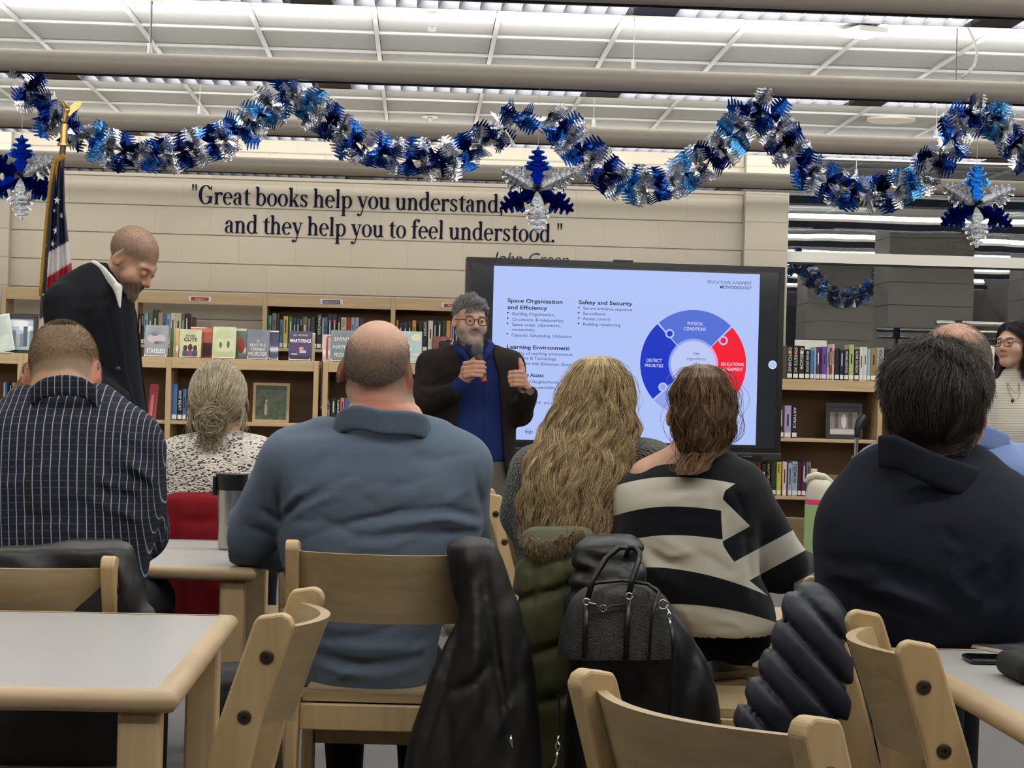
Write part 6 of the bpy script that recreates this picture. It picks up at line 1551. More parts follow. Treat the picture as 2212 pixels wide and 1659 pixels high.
# ---------------------------------------------------------------- standing man in the dark suit, head bowed
def suit_man():
    p = Person('standing bearded man in a dark suit looking down, beside the flag', 200, 800, 7.9); L = p.L
    p.set_head(287, 562, .0, rotz(1.22) @ rotx(.72), 1.03, lid=(-.0035, -.0050))
    zf = p.ground()
    T = p.rows([(568, 186, 236, .06, .02), (584, 160, 258, .09, .02), (606, 126, 272, .12, .02), (640, 100, 290, .15, .02), (700, 92, 300, .17, .02), (770, 93, 307, .17, .02), (850, 98, 316, .17, .02), (910, 104, 324, .165, .02), (990, 108, 324, .16, .02), (1050, 112, 320, .15, .02)])
    suit = plain_cloth('dark_suit', (14, 15, 22), bump=(500, .15), noise=(8, .1)); vest = plain_cloth('navy_vest', (16, 19, 30), bump=(400, .15))
    edge = np.array([(560, 246), (600, 250), (640, 258), (700, 263), (800, 273), (880, 292), (960, 302), (1060, 306)], float)
    shN, elN, wrN = L(136, 655, -.10), L(142, 800, -.17), L(300, 893, -.17)
    F = [([L(x, y, -.15) for x, y in a], w, dp) for a, w, dp in (([(110, 720), (160, 750), (200, 760)], .014, .008), ([(215, 610), (235, 700), (262, 830)], .006, .006), ([(190, 575), (200, 610), (232, 640)], .006, .007), ([(150, 850), (220, 870), (290, 880)], .016, .008))]
    F += rand_folds(p, (100, 640, 240, 900), 14, 60, 30, 90, .012, .007, 12)
    def jacket(P):
        d = loft(P, T, 2.3)
        d = smin(d, chain(P, [shN, elN, wrN], [.078, .066, .046], .03), .03)
        xe = np.interp(-P[:, 2], [-L(0, py)[2] for py in edge[:, 0]], [L(x, 700, -.1)[0] for x in edge[:, 1]])
        cut = np.maximum(xe - P[:, 0], P[:, 1] - .09)
        return rough(smax(d, -cut, .006), P, F, .002, 30, 70)
    p.mesh('jacket', jacket, L(70, 1060, -.3), L(350, 555, .25), .0085, suit)
    p.mesh('vest', lambda P: smax(loft(P, T, 2.3) + .012, P[:, 2] - L(0, 600)[2], .01), L(70, 1000, -.3), L(350, 570, .25), .010, vest)
    cb = band_fn([L(206, 578, .06), L(197, 574, .03), L(203, 575, -.03), L(222, 586, -.066), L(242, 608, -.098), L(254, 624, -.118)], .016, .0062)
    def shirt(P): return smin(cb(P), rc(P, L(255, 622, -.112), L(259, 664, -.139), .017, .004), .008)
    p.mesh('shirt', shirt, L(175, 680, -.2), L(290, 545, .12), .004, plain_cloth('white_shirt', (206, 206, 200)))
    for (px, py) in ((255, 797), (258, 855)):
        q = p.Wd(np.array([L(px, py, -.163)]))[0]
        MB().lathe([(.009, -.003), (.010, .0), (.007, .003)], c=q, n=12, axis=1).build('button', mat('suit_button', (52, 54, 60), .3), p.root, smooth=True)
    def body(P):
        d = smin(p.head(P), chain(P, [L(262, 584, .02), L(228, 632, .02)], [.058, .07]), .03)
        return smin(d, loft(P, T, 2.3) + .03, .03)
    def col(V):
        h = p.hp(V); c = np.tile(np.array(lin((194, 146, 120))), (len(V), 1))
        c = mixc(c, (206, 130, 108), (np.linalg.norm(h - np.array([0, -.112, -.03]), axis=1) < .02).astype(float) * .5)
        m_ = sstep(.0, .03, h[:, 2] + .35 * h[:, 1] + .003 * vnoise(h, 90, 1)) * sstep(-.095, -.055, h[:, 1] - .2 * np.abs(h[:, 0]) + .1 * (.1 - h[:, 2]))
        back = sstep(-.055, -.03, h[:, 2]) * sstep(.02, .045, h[:, 1])
        c = mixc(c, (132, 110, 92), np.clip(np.maximum(m_, back), 0, 1) * .8)
        jl = sstep(-.030, -.060, h[:, 2] + .25 * (h[:, 1] + .06)) * sstep(.045, .015, h[:, 1])
        mu = (np.abs(h[:, 2] + .052) < .010) & (h[:, 1] < -.075) & (np.abs(h[:, 0]) < .032)
        c = mixc(c, (138, 112, 94), np.clip(jl, 0, 1) * .8); c = mixc(c, (110, 84, 68), mu.astype(float) * .8)
        lip = sstep(1.15, .75, np.sqrt((h[:, 0] / .024) ** 2 + ((h[:, 2] + .0675) / .0105) ** 2)) * (h[:, 1] < -.078); c = mixc(c, (172, 112, 98), lip * .6)
        br = sstep(1.2, .7, np.sqrt(((np.abs(h[:, 0]) - .033) / .021) ** 2 + ((h[:, 2] - .024 + 6 * (np.abs(h[:, 0]) - .03) ** 2) / .0055) ** 2)) * (h[:, 1] < -.05); return mixc(c, (112, 82, 62), br.astype(float) * .7)
    p.mesh('body', body, L(160, 680, -.2), L(370, 478, .25), .0042, skin_mat(), col)
    p.eyes((70, 56, 44), (0, -1, -.5))
    R_, N_ = p.scalp(10000, lambda v: (v[:, 2] + .35 * v[:, 1] > .02) & (v[:, 1] > -.80) | ((v[:, 1] > .4) & (v[:, 2] > -.45)), 71)
    p.strands('hair', stubble(p, R_, N_, .002, (0, .0006, -.0006)), .0003, .0002, hair_mat('cropped_brown', [(0, (104, 88, 74)), (1, (150, 132, 112))]))
    Rb, Nb = p.scalp(4200, lambda v: (v[:, 1] < .12) & (v[:, 2] < -.36 - .25 * (v[:, 1] + .7)) & (v[:, 2] > -.99), 72)
    kb = np.random.default_rng(72); fr = sstep(.0, -.6, Rb[:, 1] / .1)
    p.strands('beard', list(np.stack([p.hw(Rb), p.hw(Rb + Nb * (.003 + .006 * fr)[:, None] + np.array([0, -.001, -.006]) * (fr + .2)[:, None]), p.hw(Rb + Nb * (.004 + .007 * fr)[:, None] + np.array([0, -.001, -.008]) * (fr + .2)[:, None])], 1)), .0004, .00025, hair_mat('brown_beard', [(0, (112, 92, 78)), (.6, (146, 126, 108)), (1, (190, 176, 160))]))
    def trousers(P):
        d = loft(P, p.rows([(980, 112, 312, .14, .02), (1060, 112, 316, .14, .02), (1120, 116, 312, .13, .02)]), 2.3)
        for x, y in ((160, .05), (265, -.02)):
            d = smin(d, chain(P, [L(x, 1080, y), L(x + 4, 1270, y), np.array([L(x, 1400, y)[0], y, zf + .08])], [.095, .075, .065], .03), .03)
            a = np.array([L(x, 1400, y)[0], y, zf + .04]); d = smin(d, rc(P, a, a + np.array([.15, -.03, 0]), .045, .04), .03)
        return smax(d, zf - P[:, 2], .004)
    p.mesh('trousers', trousers, np.array([L(80, 0)[0], -.25, zf - .01]), np.array([L(370, 0)[0], .3, L(0, 970)[2]]), .016, suit)
# ---------------------------------------------------------------- presenter with the microphone
def presenter():
    p = Person('standing presenter with grey curly hair and round glasses talking into a microphone', 1020, 850, 9.9); L = p.L
    p.set_head(1016, 694, .0, rotz(.30) @ rotx(.02) @ roty(.05), .96)
    zf = p.ground()
    T = p.rows([(748, 990, 1056, .055, .02), (760, 962, 1078, .085, .02), (775, 938, 1098, .105, .02), (800, 928, 1108, .12, .02), (850, 930, 1106, .13, .01), (920, 934, 1104, .14, .0), (970, 938, 1102, .14, .0), (1000, 944, 1098, .135, .0)])
    TJ = p.rows([(746, 985, 1060, .065, .02), (758, 955, 1085, .095, .02), (772, 925, 1108, .12, .02), (800, 915, 1118, .138, .02), (850, 918, 1118, .148, .01), (920, 922, 1116, .158, .0), (970, 926, 1114, .158, .0), (1035, 932, 1112, .155, .0)])
    opn = np.array([(735, 985, 1068), (768, 992, 1066), (810, 999, 1076), (885, 992, 1083), (960, 980, 1087), (1000, 974, 1090), (1040, 968, 1103)], float)
    blz = plain_cloth('brown_blazer', (34, 27, 23), bump=(420, .25), noise=(30, .12)); swt = plain_cloth('blue_sweater', (26, 42, 98), bump=(500, .2), noise=(10, .1))
    shL, elL, wrL = L(932, 788, .02), L(912, 872, -.10), L(982, 846, -.23)
    shR, elR, wrR = L(1102, 788, .02), L(1124, 893, -.05), L(1143, 852, -.20)
    F = [([L(x, y, -.14) for x, y in a], w, dp) for a, w, dp in (([(900, 850), (930, 862), (960, 850)], .012, .010), ([(905, 830), (930, 835), (955, 822)], .010, .008), ([(1110, 850), (1128, 870), (1140, 890)], .010, .008), ([(930, 900), (960, 915), (978, 930)], .014, .006), ([(985, 748), (996, 800), (999, 815)], .006, .006), ([(1068, 770), (1080, 800), (1078, 820)], .006, .006))]
    F += rand_folds(p, (900, 790, 985, 1000), 12, 40, 35, 50, .010, .007, 13) + rand_folds(p, (1085, 790, 1140, 1000), 8, 60, 30, 50, .010, .006, 14)
    def blazer(P):
        d = loft(P, TJ, 2.3)
        d = smin(d, chain(P, [L(970, 770, .02), shL], [.055, .068], .03), .04); d = smin(d, chain(P, [L(1070, 770, .02), shR], [.055, .066], .03), .04)
        zz = -P[:, 2]; zk = [-L(0, py)[2] for py in opn[:, 0]]
        xa = np.interp(zz, zk, [L(x, 850, -.13)[0] for x in opn[:, 1]]); xb = np.interp(zz, zk, [L(x, 850, -.13)[0] for x in opn[:, 2]])
        cut = np.maximum(np.maximum(xa - P[:, 0], P[:, 0] - xb), P[:, 1] - .02)
        d = smax(d, -cut, .005)
        d = smin(d, chain(P, [shL, elL, wrL], [.068, .060, .044], .03), .03); d = smin(d, chain(P, [shR, elR], [.066, .060], .03), .03); d = smin(d, chain(P, [elR, wrR], [.058, .042], .02), .02)
        return rough(d, P, F, .0018, 34, 80)
    p.mesh('blazer', blazer, L(870, 1045, -.3), L(1170, 735, .25), .0075, blz)
    def sweater(P):
        d = loft(P, T, 2.3)
        d = smin(d, rc(P, wrL, L(998, 828, -.255), .040, .036), .02)
        # stand collar, open in front
        d = smin(d, chain(P, [L(985, 742, .03), L(986, 752, -.03), L(1000, 764, -.085), L(1016, 786, -.115)], [.016, .018, .017, .008], .01), .012)
        d = smin(d, chain(P, [L(1056, 740, .03), L(1060, 748, -.03), L(1052, 764, -.08), L(1040, 786, -.115)], [.016, .018, .017, .008], .01), .012)
        x = P[:, 0] - np.interp(-P[:, 2], [-L(0, 760)[2], -L(0, 990)[2]], [L(1040, 800, -.1)[0], L(1043, 800, -.1)[0]])
        return rough(d + .004 * np.exp(-(x / .004) ** 2) * (P[:, 1] < 0), P, [], .0018, 40, 81)
    p.mesh('sweater', sweater, L(910, 1010, -.3), L(1125, 730, .22), .0065, swt)
    def undershirt(P): return smin(rc(P, L(1020, 752, -.055), L(1030, 782, -.095), .035, .012), rc(P, L(1000, 756, -.04), L(1022, 770, -.09), .014, .010), .01)
    p.mesh('shirt', undershirt, L(985, 800, -.2), L(1065, 735, .05), .006, plain_cloth('dark_check_shirt', (40, 48, 74)))
    # hands
    def hands(P):
        pc = L(1012, 803, -.275)
        d = rbox(P, pc, (.030, .024, .040), .022, roty(-.25))
        d = smin(d, rc(P, L(998, 828, -.25), pc, .030, .032), .02)
        for i, py in enumerate((783, 793.5, 803, 811.5)):
            r = (.0098, .0102, .0098, .0085)[i]; dx = (0, 2, 1, -3)[i]
            f = chain(P, [L(1004, py + 2, -.305), L(1024 + dx, py - 1.5, -.325), L(1043 + dx, py, -.315), L(1046 + dx, py + 1, -.285)], [r * 1.1, r, r * .95, r * .9], .006)
            d = smin(d, f, .006)
        d = smin(d, chain(P, [L(1008, 790, -.262), L(1024, 778, -.262), L(1040, 776, -.272)], [.014, .012, .009], .008), .01)
        # thumb-up fist
        q = L(1122, 818, -.235)
        d = smin(d, rbox(P, q, (.026, .030, .038), .022), .01)
        d = smin(d, rc(P, wrR, q, .030, .030), .02)
        for i, py in enumerate((804, 813.5, 823, 831.5)):
            r = (.0100, .0102, .0098, .0085)[i]; dx = (1, 0, 1, 4)[i]
            f = chain(P, [L(1128, py, -.262), L(1112, py - .5, -.285), L(1101 + dx, py + 1, -.272), L(1106 + dx, py + 2, -.245)], [r * 1.1, r, r, r * .9], .006)
            d = smin(d, f, .006)
        return smin(d, chain(P, [L(1128, 812, -.235), L(1128, 797, -.245), L(1125.5, 786, -.248), L(1123, 776, -.246)], [.017, .0125, .0105, .0085], .01), .01)
    def body(P):
        d = smin(p.head(P), rc(P, L(1020, 735, .02), L(1022, 775, .03), .052, .06), .03)
        d = smin(d, loft(P, T, 2.3) + .022, .03)
        arms = np.minimum(chain(P, [shL, elL, wrL], [.048, .042, .030], .02), chain(P, [shR, elR, wrR], [.048, .042, .030], .02))
        d = smin(d, arms, .02); m_ = (np.linalg.norm(P - L(1018, 802, -.28), axis=1) < .15) | (np.linalg.norm(P - L(1122, 815, -.24), axis=1) < .15)
        if m_.any(): d[m_] = smin(d[m_], hands(P[m_]), .006)
        return d
    def col(V):
        h = p.hp(V); c = np.tile(np.array(lin((206, 162, 138))), (len(V), 1))
        near = np.linalg.norm(h, axis=1) < .2
        jl = sstep(-.028, -.050, h[:, 2] + .30 * (h[:, 1] + .07) + .003 * vnoise(h, 100, 2)) * sstep(.035, .01, h[:, 1]) * near * (h[:, 2] > -.14)
        mu = ((np.abs(h[:, 2] + .053) < .0085) & (h[:, 1] < -.075) & (np.abs(h[:, 0]) < .030)).astype(float)
        c = mixc(c, (172, 158, 146), np.clip(jl, 0, 1) * .8); c = mixc(c, (112, 98, 90), mu * .8)
        lip = sstep(1.15, .75, np.sqrt((h[:, 0] / .024) ** 2 + ((h[:, 2] + .0675) / .0105) ** 2)) * (h[:, 1] < -.078); c = mixc(c, (160, 100, 88), lip * .7)
        br = sstep(1.2, .7, np.sqrt(((np.abs(h[:, 0]) - .033) / .021) ** 2 + ((h[:, 2] - .024 + 6 * (np.abs(h[:, 0]) - .03) ** 2) / .0055) ** 2)) * (h[:, 1] < -.05); c = mixc(c, (70, 58, 52), br.astype(float) * .8)
        m_ = sstep(.050, .066, h[:, 2] + .55 * np.clip(h[:, 1] + .03, 0, .2)) * near; m2 = sstep(-.02, .0, h[:, 2]) * sstep(.0, .02, h[:, 1]) * near * (np.abs(h[:, 0]) < .079)
        c = mixc(c, (96, 90, 88), np.clip(np.maximum(m_, m2), 0, 1))
        nk = (~near) | (h[:, 2] < -.1); return mixc(c, (204, 142, 118), nk.astype(float) * .4)
    p.mesh('body', body, L(885, 930, -.36), L(1165, 628, .22), .0042, skin_mat(), col)
    p.eyes((60, 44, 34), (.25, -1, -.05))
    k = np.random.default_rng(90); S = []
    R_, N_ = p.scalp(6000, lambda v: ((v[:, 2] + .55 * np.clip(v[:, 1] + .3, 0, 2) > .46) | ((v[:, 1] > .02) & (v[:, 2] > -.35))), 91)
    top = R_[:, 2] > .05; cl = vnoise(R_, 120, 3)
    S = flow_strands(p, R_, N_, np.where(top, .034, .018), 8, np.stack([.6 + R_[:, 0] * 3 + .8 * cl, 0 * cl + .5, 0 * cl - .3 + .6 * cl], 1), np.where(top, .018 + .010 * cl, .007), np.where(top, .0034, .002), k, 6)
    p.strands('hair', S, .0005, .0004, hair_mat('salt_pepper', [(0, (66, 62, 62)), (.45, (118, 114, 112)), (.8, (160, 156, 154)), (1, (198, 196, 194))]))
    Rb, Nb = p.scalp(4000, lambda v: (v[:, 1] < .05) & (v[:, 2] < -.42 - .3 * (v[:, 1] + .7)) & (v[:, 2] > -.98), 92)
    p.strands('beard', stubble(p, Rb, Nb, .005, (0, -.001, -.004)), .0004, .00025, hair_mat('grey_beard', [(0, (136, 126, 118)), (.5, (182, 172, 164)), (1, (216, 210, 204))]))
    glasses(p, mat('dark_tortoise', (34, 26, 24), .25), y=-.112, rx=.0235, rz_=.0205)
    # ring, watch
    q = L(1110, 819, -.277); th = np.linspace(0, 2*PI, 15)
    tubeW(p, [q + np.array([.002 * math.sin(a), -.011 * math.cos(a), .011 * math.sin(a)]) for a in th], .0022, 'ring', mat('dark_ring', (60, 58, 60), .25, metal=.8), headlocal=False, n=6)
    wc = L(1136, 842, -.213)
    tubeW(p, [wc + np.array([.036 * math.cos(a), .034 * math.sin(a), -.016 * math.cos(a)]) for a in th], .007, 'watch_band', black_pl, headlocal=False, n=8)
    MB().lathe([(.018, -.004), (.018, .004), (.014, .006)], c=p.Wd(np.array([wc + np.array([.02, -.036, -.008])]))[0], n=18, axis=1).build('watch_face', chrome, p.root, smooth='auto')
    def trousers(P):
        d = loft(P, p.rows([(985, 944, 1098, .13, .0), (1040, 940, 1100, .14, .0), (1090, 944, 1098, .13, .0)]), 2.3)
        for x in (978, 1062):
            d = smin(d, chain(P, [L(x, 1060, 0), L(x, 1220, .01), np.array([L(x, 1300, 0)[0], .02, zf + .08])], [.092, .072, .066], .03), .02)
            a = np.array([L(x, 1300, 0)[0], .0, zf + .04]); d = smin(d, rc(P, a, a + np.array([.01, -.16, 0]), .045, .04), .03)
        return smax(d, zf - P[:, 2], .004)
    p.mesh('trousers', trousers, np.array([L(900, 0)[0], -.3, zf - .01]), np.array([L(1140, 0)[0], .25, L(0, 975)[2]]), .013, plain_cloth('khaki_trousers', (96, 92, 80)))
    # microphone: its own thing, held in the fist
    a, b = p.Wd(np.array([L(1030, 752, -.30), L(1046, 823, -.285)])) + p.rl
    e = empty('microphone', tuple(b), 'grey handheld microphone with an orange end in the presenter hand', 'microphone')
    ax = a - b
    MB().tube([np.zeros(3), ax * .12], [.0125, .0135], n=16).build('end_cap', mat('orange_plastic', (238, 92, 48), .4), e, smooth='auto')
    MB().tube([ax * .12, ax * .5, ax * .8, ax * .84], [.0138, .015, .020, .022], n=16).build('handle', mat('mic_grey', (92, 90, 86), .45), e, smooth='auto')
    u = ax / np.linalg.norm(ax)
    MB().tube([ax * .84, ax * .90, ax * .97, ax * 1.06, ax * 1.12, ax * 1.15], [.024, .027, .028, .024, .016, .004], n=18).build('grille', mat('mic_grille', (120, 120, 120), .35, metal=.7, bump=(700, .8)), e, smooth=True)
# ---------------------------------------------------------------- woman in glasses at the right edge
def right_woman():
    p = Person('standing woman with long black hair and glasses in a cream striped turtleneck', 2190, 850, 10.2); L = p.L
    p.set_head(2190, 742, .0, rotz(-.80) @ rotx(-.02), .97, jaw=.94)
    zf = p.ground()
    T = p.rows([(796, 2166, 2214, .05, .02), (812, 2160, 2222, .06, .02), (828, 2148, 2240, .09, .02), (850, 2139, 2258, .11, .02), (890, 2137, 2264, .13, .01), (930, 2138, 2264, .135, .0), (962, 2142, 2262, .13, .0)])
    def cloth(P):
        d = loft(P, T, 2.3)
        d = smin(d, chain(P, [L(2160, 845, .03), L(2152, 930, .02), L(2165, 985, -.06)], [.055, .048, .04], .03), .03); d = smin(d, chain(P, [L(2245, 845, .03), L(2262, 930, .0)], [.058, .05], .03), .03)
        return rough(d, P, [], .0015, 40, 100)
    m_ = mat('cream_rib', (206, 200, 186), .9, sheen=.2)
    if len(m_.node_tree.nodes) < 5:
        N = m_.node_tree.nodes; Lk = m_.node_tree.links; b = N['Principled BSDF']; a = N.new('ShaderNodeAttribute'); a.attribute_name = 'cv'
        mu = N.new('ShaderNodeMath'); mu.operation = 'MULTIPLY'; mu.inputs[1].default_value = 1 / .0125; Lk.new(a.outputs['Fac'], mu.inputs[0]); fr = N.new('ShaderNodeMath'); fr.operation = 'FRACT'; Lk.new(mu.outputs[0], fr.inputs[0])
        cr = N.new('ShaderNodeValToRGB'); cr.color_ramp.elements[0].color = lin((120, 116, 108)) + (1,); cr.color_ramp.elements[1].position = .3; cr.color_ramp.elements[1].color = lin((212, 206, 192)) + (1,); Lk.new(fr.outputs[0], cr.inputs[0]); Lk.new(cr.outputs[0], b.inputs['Base Color'])
    p.mesh('turtleneck', cloth, L(2110, 970, -.25), L(2290, 790, .25), .0075, m_, attrs={'cv': lambda V: V[:, 2] + 10})
    def body(P):
        d = smin(p.head(P), rc(P, L(2193, 775, .02), L(2193, 815, .02), .046, .05), .03)
        d = smin(d, loft(P, T, 2.3) + .02, .03)
        return smin(d, chain(P, [L(2165, 985, -.06), L(2172, 1010, -.09), L(2180, 1030, -.10)], [.03, .03, .02]), .02)
    def col(V):
        h = p.hp(V); c = np.tile(np.array(lin((200, 158, 134))), (len(V), 1))
        lip = sstep(1.15, .75, np.sqrt((h[:, 0] / .024) ** 2 + ((h[:, 2] + .0675) / .0105) ** 2)) * (h[:, 1] < -.078); c = mixc(c, (164, 88, 84), lip * .8)
        br = sstep(1.2, .7, np.sqrt(((np.abs(h[:, 0]) - .033) / .021) ** 2 + ((h[:, 2] - .024 + 6 * (np.abs(h[:, 0]) - .03) ** 2) / .0055) ** 2)) * (h[:, 1] < -.05); c = mixc(c, (40, 30, 28), br.astype(float) * .9)
        m_ = sstep(.055, .068, h[:, 2] + .5 * np.clip(h[:, 1] + .03, 0, .2)); m2 = sstep(-.0, .02, h[:, 1])
        return mixc(c, (26, 22, 24), np.clip(np.maximum(m_, m2), 0, 1) * (np.linalg.norm(h, axis=1) < .16))
    p.mesh('body', body, L(2130, 1040, -.2), L(2270, 685, .2), .0048, skin_mat(), col)
    p.eyes((44, 32, 28), (-.1, -1, -.02))
    glasses(p, mat('dark_glasses', (44, 28, 26), .25), y=-.110, rx=.025, rz_=.0175, sq=3, thick=.0019)
    k = np.random.default_rng(101); S = []
    R_, N_ = p.scalp(5500, lambda v: ((v[:, 2] + .5 * np.clip(v[:, 1] + .3, 0, 2) > .50) | ((v[:, 1] > .12) & (v[:, 2] > -.5))), 102)
    sg = np.where(R_[:, 0] > 0, 1., -1.); A = flow_strands(p, R_, N_, .13, 9, np.stack([sg * 1.2, 0 * sg + .9, 0 * sg - 1.], 1), .010, .0008, k)
    for a, s1 in zip(A, sg):
        h_ = p.hp(a); ln = .10 + .14 * k.random(); f = np.linspace(0, 1, 7)[1:, None]
        S.append(np.concatenate([a, p.hw(h_[-1] + np.array([s1 * .018, .01, -ln]) * f + np.array([.006, 0, 0]) * np.sin(f * 5 + k.random() * 6))]))
    p.strands('hair', S, .0007, .0005, hair_mat('black_hair', [(0, (14, 12, 14)), (.7, (28, 24, 26)), (1, (50, 44, 46))], rough=.35))
    def mass(P):
        d = rc(P, L(2212, 745, .05), L(2226, 840, .09), .075, .055); d = smin(d, rc(P, L(2163, 778, .04), L(2146, 852, .03), .022, .005), .02)
        return smin(d, rc(P, L(2222, 790, -.03), L(2217, 872, -.09), .020, .004), .02)
    p.mesh('hair_mass', mass, L(2125, 900, -.18), L(2270, 700, .22), .0075, mat('black_core', (18, 15, 17), .45, bump=(80, .5, (1, 1, .1))))
    th = np.linspace(0, PI, 13)
    for dz, w, nm in ((0, .030, 'necklace'), (.016, .024, 'necklace')):
        tubeW(p, [L(2192, 826, -.085) + np.array([-w * 1.05 * math.cos(a) - .004, .02 - .055 * math.sin(a), -(.088 - dz * 2.4) * math.sin(a)]) for a in th], .0012, nm, mat('dark_chain', (90, 76, 60), .3, metal=.8), headlocal=False, n=5)
    q = p.Wd(np.array([L(2187, 866, -.128)]))[0]
    MB().lathe([(.0, -.011), (.008, -.004), (.009, .004), (.004, .011)], c=q, n=10).build('pendant', mat('pendant', (60, 30, 26), .3), p.root, smooth=True)
    def trousers(P):
        d = loft(P, p.rows([(950, 2144, 2260, .125, .0), (1010, 2140, 2264, .14, .0), (1060, 2144, 2260, .13, .0)]), 2.3)
        for x in (2172, 2232):
            d = smin(d, chain(P, [L(x, 1030, 0), L(x, 1200, .01), np.array([L(x, 1300, 0)[0], .02, zf + .08])], [.08, .06, .05], .03), .02)
            a = np.array([L(x, 1300, 0)[0], .0, zf + .035]); d = smin(d, rc(P, a, a + np.array([-.06, -.12, 0]), .04, .035), .03)
        return smax(d, zf - P[:, 2], .004)
    p.mesh('trousers', trousers, np.array([L(2100, 0)[0], -.25, zf - .01]), np.array([L(2310, 0)[0], .25, L(0, 940)[2]]), .014, plain_cloth('black_trousers', (14, 13, 14)))
suit_man(); presenter(); right_woman()
# ================================================================== FOIL GARLANDS AND SNOWFLAKES
foil_b = mat('foil_blue', (28, 82, 168), .22, metal=1., bump=(70, .5)); foil_d = mat('foil_navy', (26, 52, 122), .25, metal=1., bump=(70, .5)); foil_s = mat('foil_silver', (222, 224, 228), .18, metal=1., bump=(70, .5)); foil_c = mat('foil_sky', (84, 156, 214), .22, metal=1., bump=(70, .5))
string = mat('string', (214, 212, 204), .8)
def foil_wing(L_, w, k, teeth=5):
    """jagged snowflake wing: outline polygon in (along radius, across), solid near the spine with cut side branches"""
    up = []
    for i in range(teeth):
        a0 = L_ * (.30 + .66 * i / teeth); b = w * (.55 + .45 * math.sin(PI * (i + .9) / (teeth + .6))) * k.uniform(.8, 1.1); inn = w * (.52 - .36 * i / teeth)
        up += [(a0, inn), (a0 + L_ * .07, b), (a0 + L_ * .115, b * .92), (a0 + L_ * .085, inn)]
    return [(L_ * .04, .002), (L_ * .22, w * .5)] + up + [(L_, .004)]
def fan(mb, o, ax, rad, L_, w, dih, k, teeth=5):
    """two wings folded about the radial spine"""
    ax = ax / np.linalg.norm(ax); rad = rad / np.linalg.norm(rad); nrm = np.cross(ax, rad)
    for sg in (-1, 1):
        side = ax * math.cos(dih) * sg + nrm * math.sin(dih)
        pl = foil_wing(L_, w, k, teeth)
        v = [o + rad * a + side * b for a, b in pl]; base = [o + rad * a for a, b in pl]
        n = len(pl)
        mb.add(v + base, [(i, i + 1, n + i + 1, n + i) for i in range(n - 1)])
def garland(pix, label, depth, closed=None):
    pts = np.array([at(px, py, depth) for px, py in pix]); k = random.Random(len(pix))
    e = empty('foil_garland', tuple(pts[0]), label, 'garland', 'blue and silver foil garlands')
    seg = np.linalg.norm(np.diff(pts, axis=0), axis=1); cum = np.concatenate([[0], np.cumsum(seg)]); step = .074; s_ = 0; i = 0
    while s_ < cum[-1]:
        c = np.array([np.interp(s_, cum, pts[:, j]) for j in range(3)]) - pts[0]
        c2 = np.array([np.interp(min(s_ + .03, cum[-1]), cum, pts[:, j]) for j in range(3)]) - pts[0]; c1 = np.array([np.interp(max(s_ - .03, 0), cum, pts[:, j]) for j in range(3)]) - pts[0]
        ax = c2 - c1; ax /= np.linalg.norm(ax) + 1e-9
        ax = ax + .42 * np.array([k.gauss(0, 1), k.gauss(0, 1), k.gauss(0, 1)]); ax /= np.linalg.norm(ax)
        u = np.cross(ax, (0.1, 1, .2)); u /= np.linalg.norm(u); v = np.cross(ax, u); ph = k.random() * 6.28
        kind = i % 4; big = kind in (0, 2)
        mt = (foil_s, foil_d if k.random() < .5 else foil_b, foil_s, foil_b if k.random() < .55 else foil_c)[kind]
        mb = MB(); nb = 8 if big else 5
        for q in range(nb):
            a = ph + 2 * PI * q / nb; r = u * math.cos(a) + v * math.sin(a) + ax * k.uniform(-.35, .35)
            fan(mb, c, ax, r, (.108 if not big else .106) * k.uniform(.85, 1.15), .050 if big else .070, k.uniform(.15, .6), k, 5)
        for q in range(6):
            a = ph + .5 + 2 * PI * q / 6; fan(mb, c - Fv * .012, ax * .4 + u * math.sin(a * 2), u * math.cos(a) + v * math.sin(a) - Fv * k.uniform(.2, .9), .060, .050, k.uniform(.1, .5), k, 3)
        mb.build('foil_flake', mt, e); s_ += step * (1.0 if big else .92); i += 1
    MB().tube(list(pts - pts[0]), .0012, n=4).build('cord', string, e)
    return e
GD = 9.80
garland([(52, 162), (72, 205), (100, 250), (150, 278), (205, 306), (275, 330), (350, 336), (420, 322), (490, 300), (540, 268), (585, 226), (622, 196), (655, 214), (695, 250), (750, 296), (815, 330), (890, 346), (960, 346), (1020, 322), (1075, 286), (1110, 262), (1138, 246)], 'blue and silver foil garland swagged across the left half', GD)
garland([(1192, 258), (1225, 292), (1265, 340), (1305, 372), (1345, 396), (1410, 402), (1470, 386), (1530, 346), (1575, 300), (1615, 252), (1636, 226), (1665, 252), (1692, 310), (1730, 360), (1800, 402), (1860, 422), (1930, 412), (1990, 382), (2035, 330), (2070, 272), (2110, 240), (2150, 262), (2182, 300), (2225, 340), (2290, 392), (2350, 426), (2420, 428), (2480, 384), (2540, 304), (2584, 258), (2630, 322), (2690, 396), (2760, 438), (2830, 448), (2900, 424), (2960, 362), (3010, 292), (3058, 262)], 'blue and silver foil garland swagged across the right half', GD)
def arm_poly():
    """one half of a branched snowflake arm, as quads against the spine"""
    return [(.0, .004), (.10, .05), (.24, .10), (.34, .12), (.38, .07), (.44, .07), (.47, .15), (.53, .19), (.57, .165), (.54, .115), (.575, .105), (.61, .15), (.66, .14), (.64, .06), (.69, .055), (.74, .125), (.79, .12), (.78, .05), (.83, .045), (.88, .09), (.92, .08), (.90, .03), (1.0, .015)]
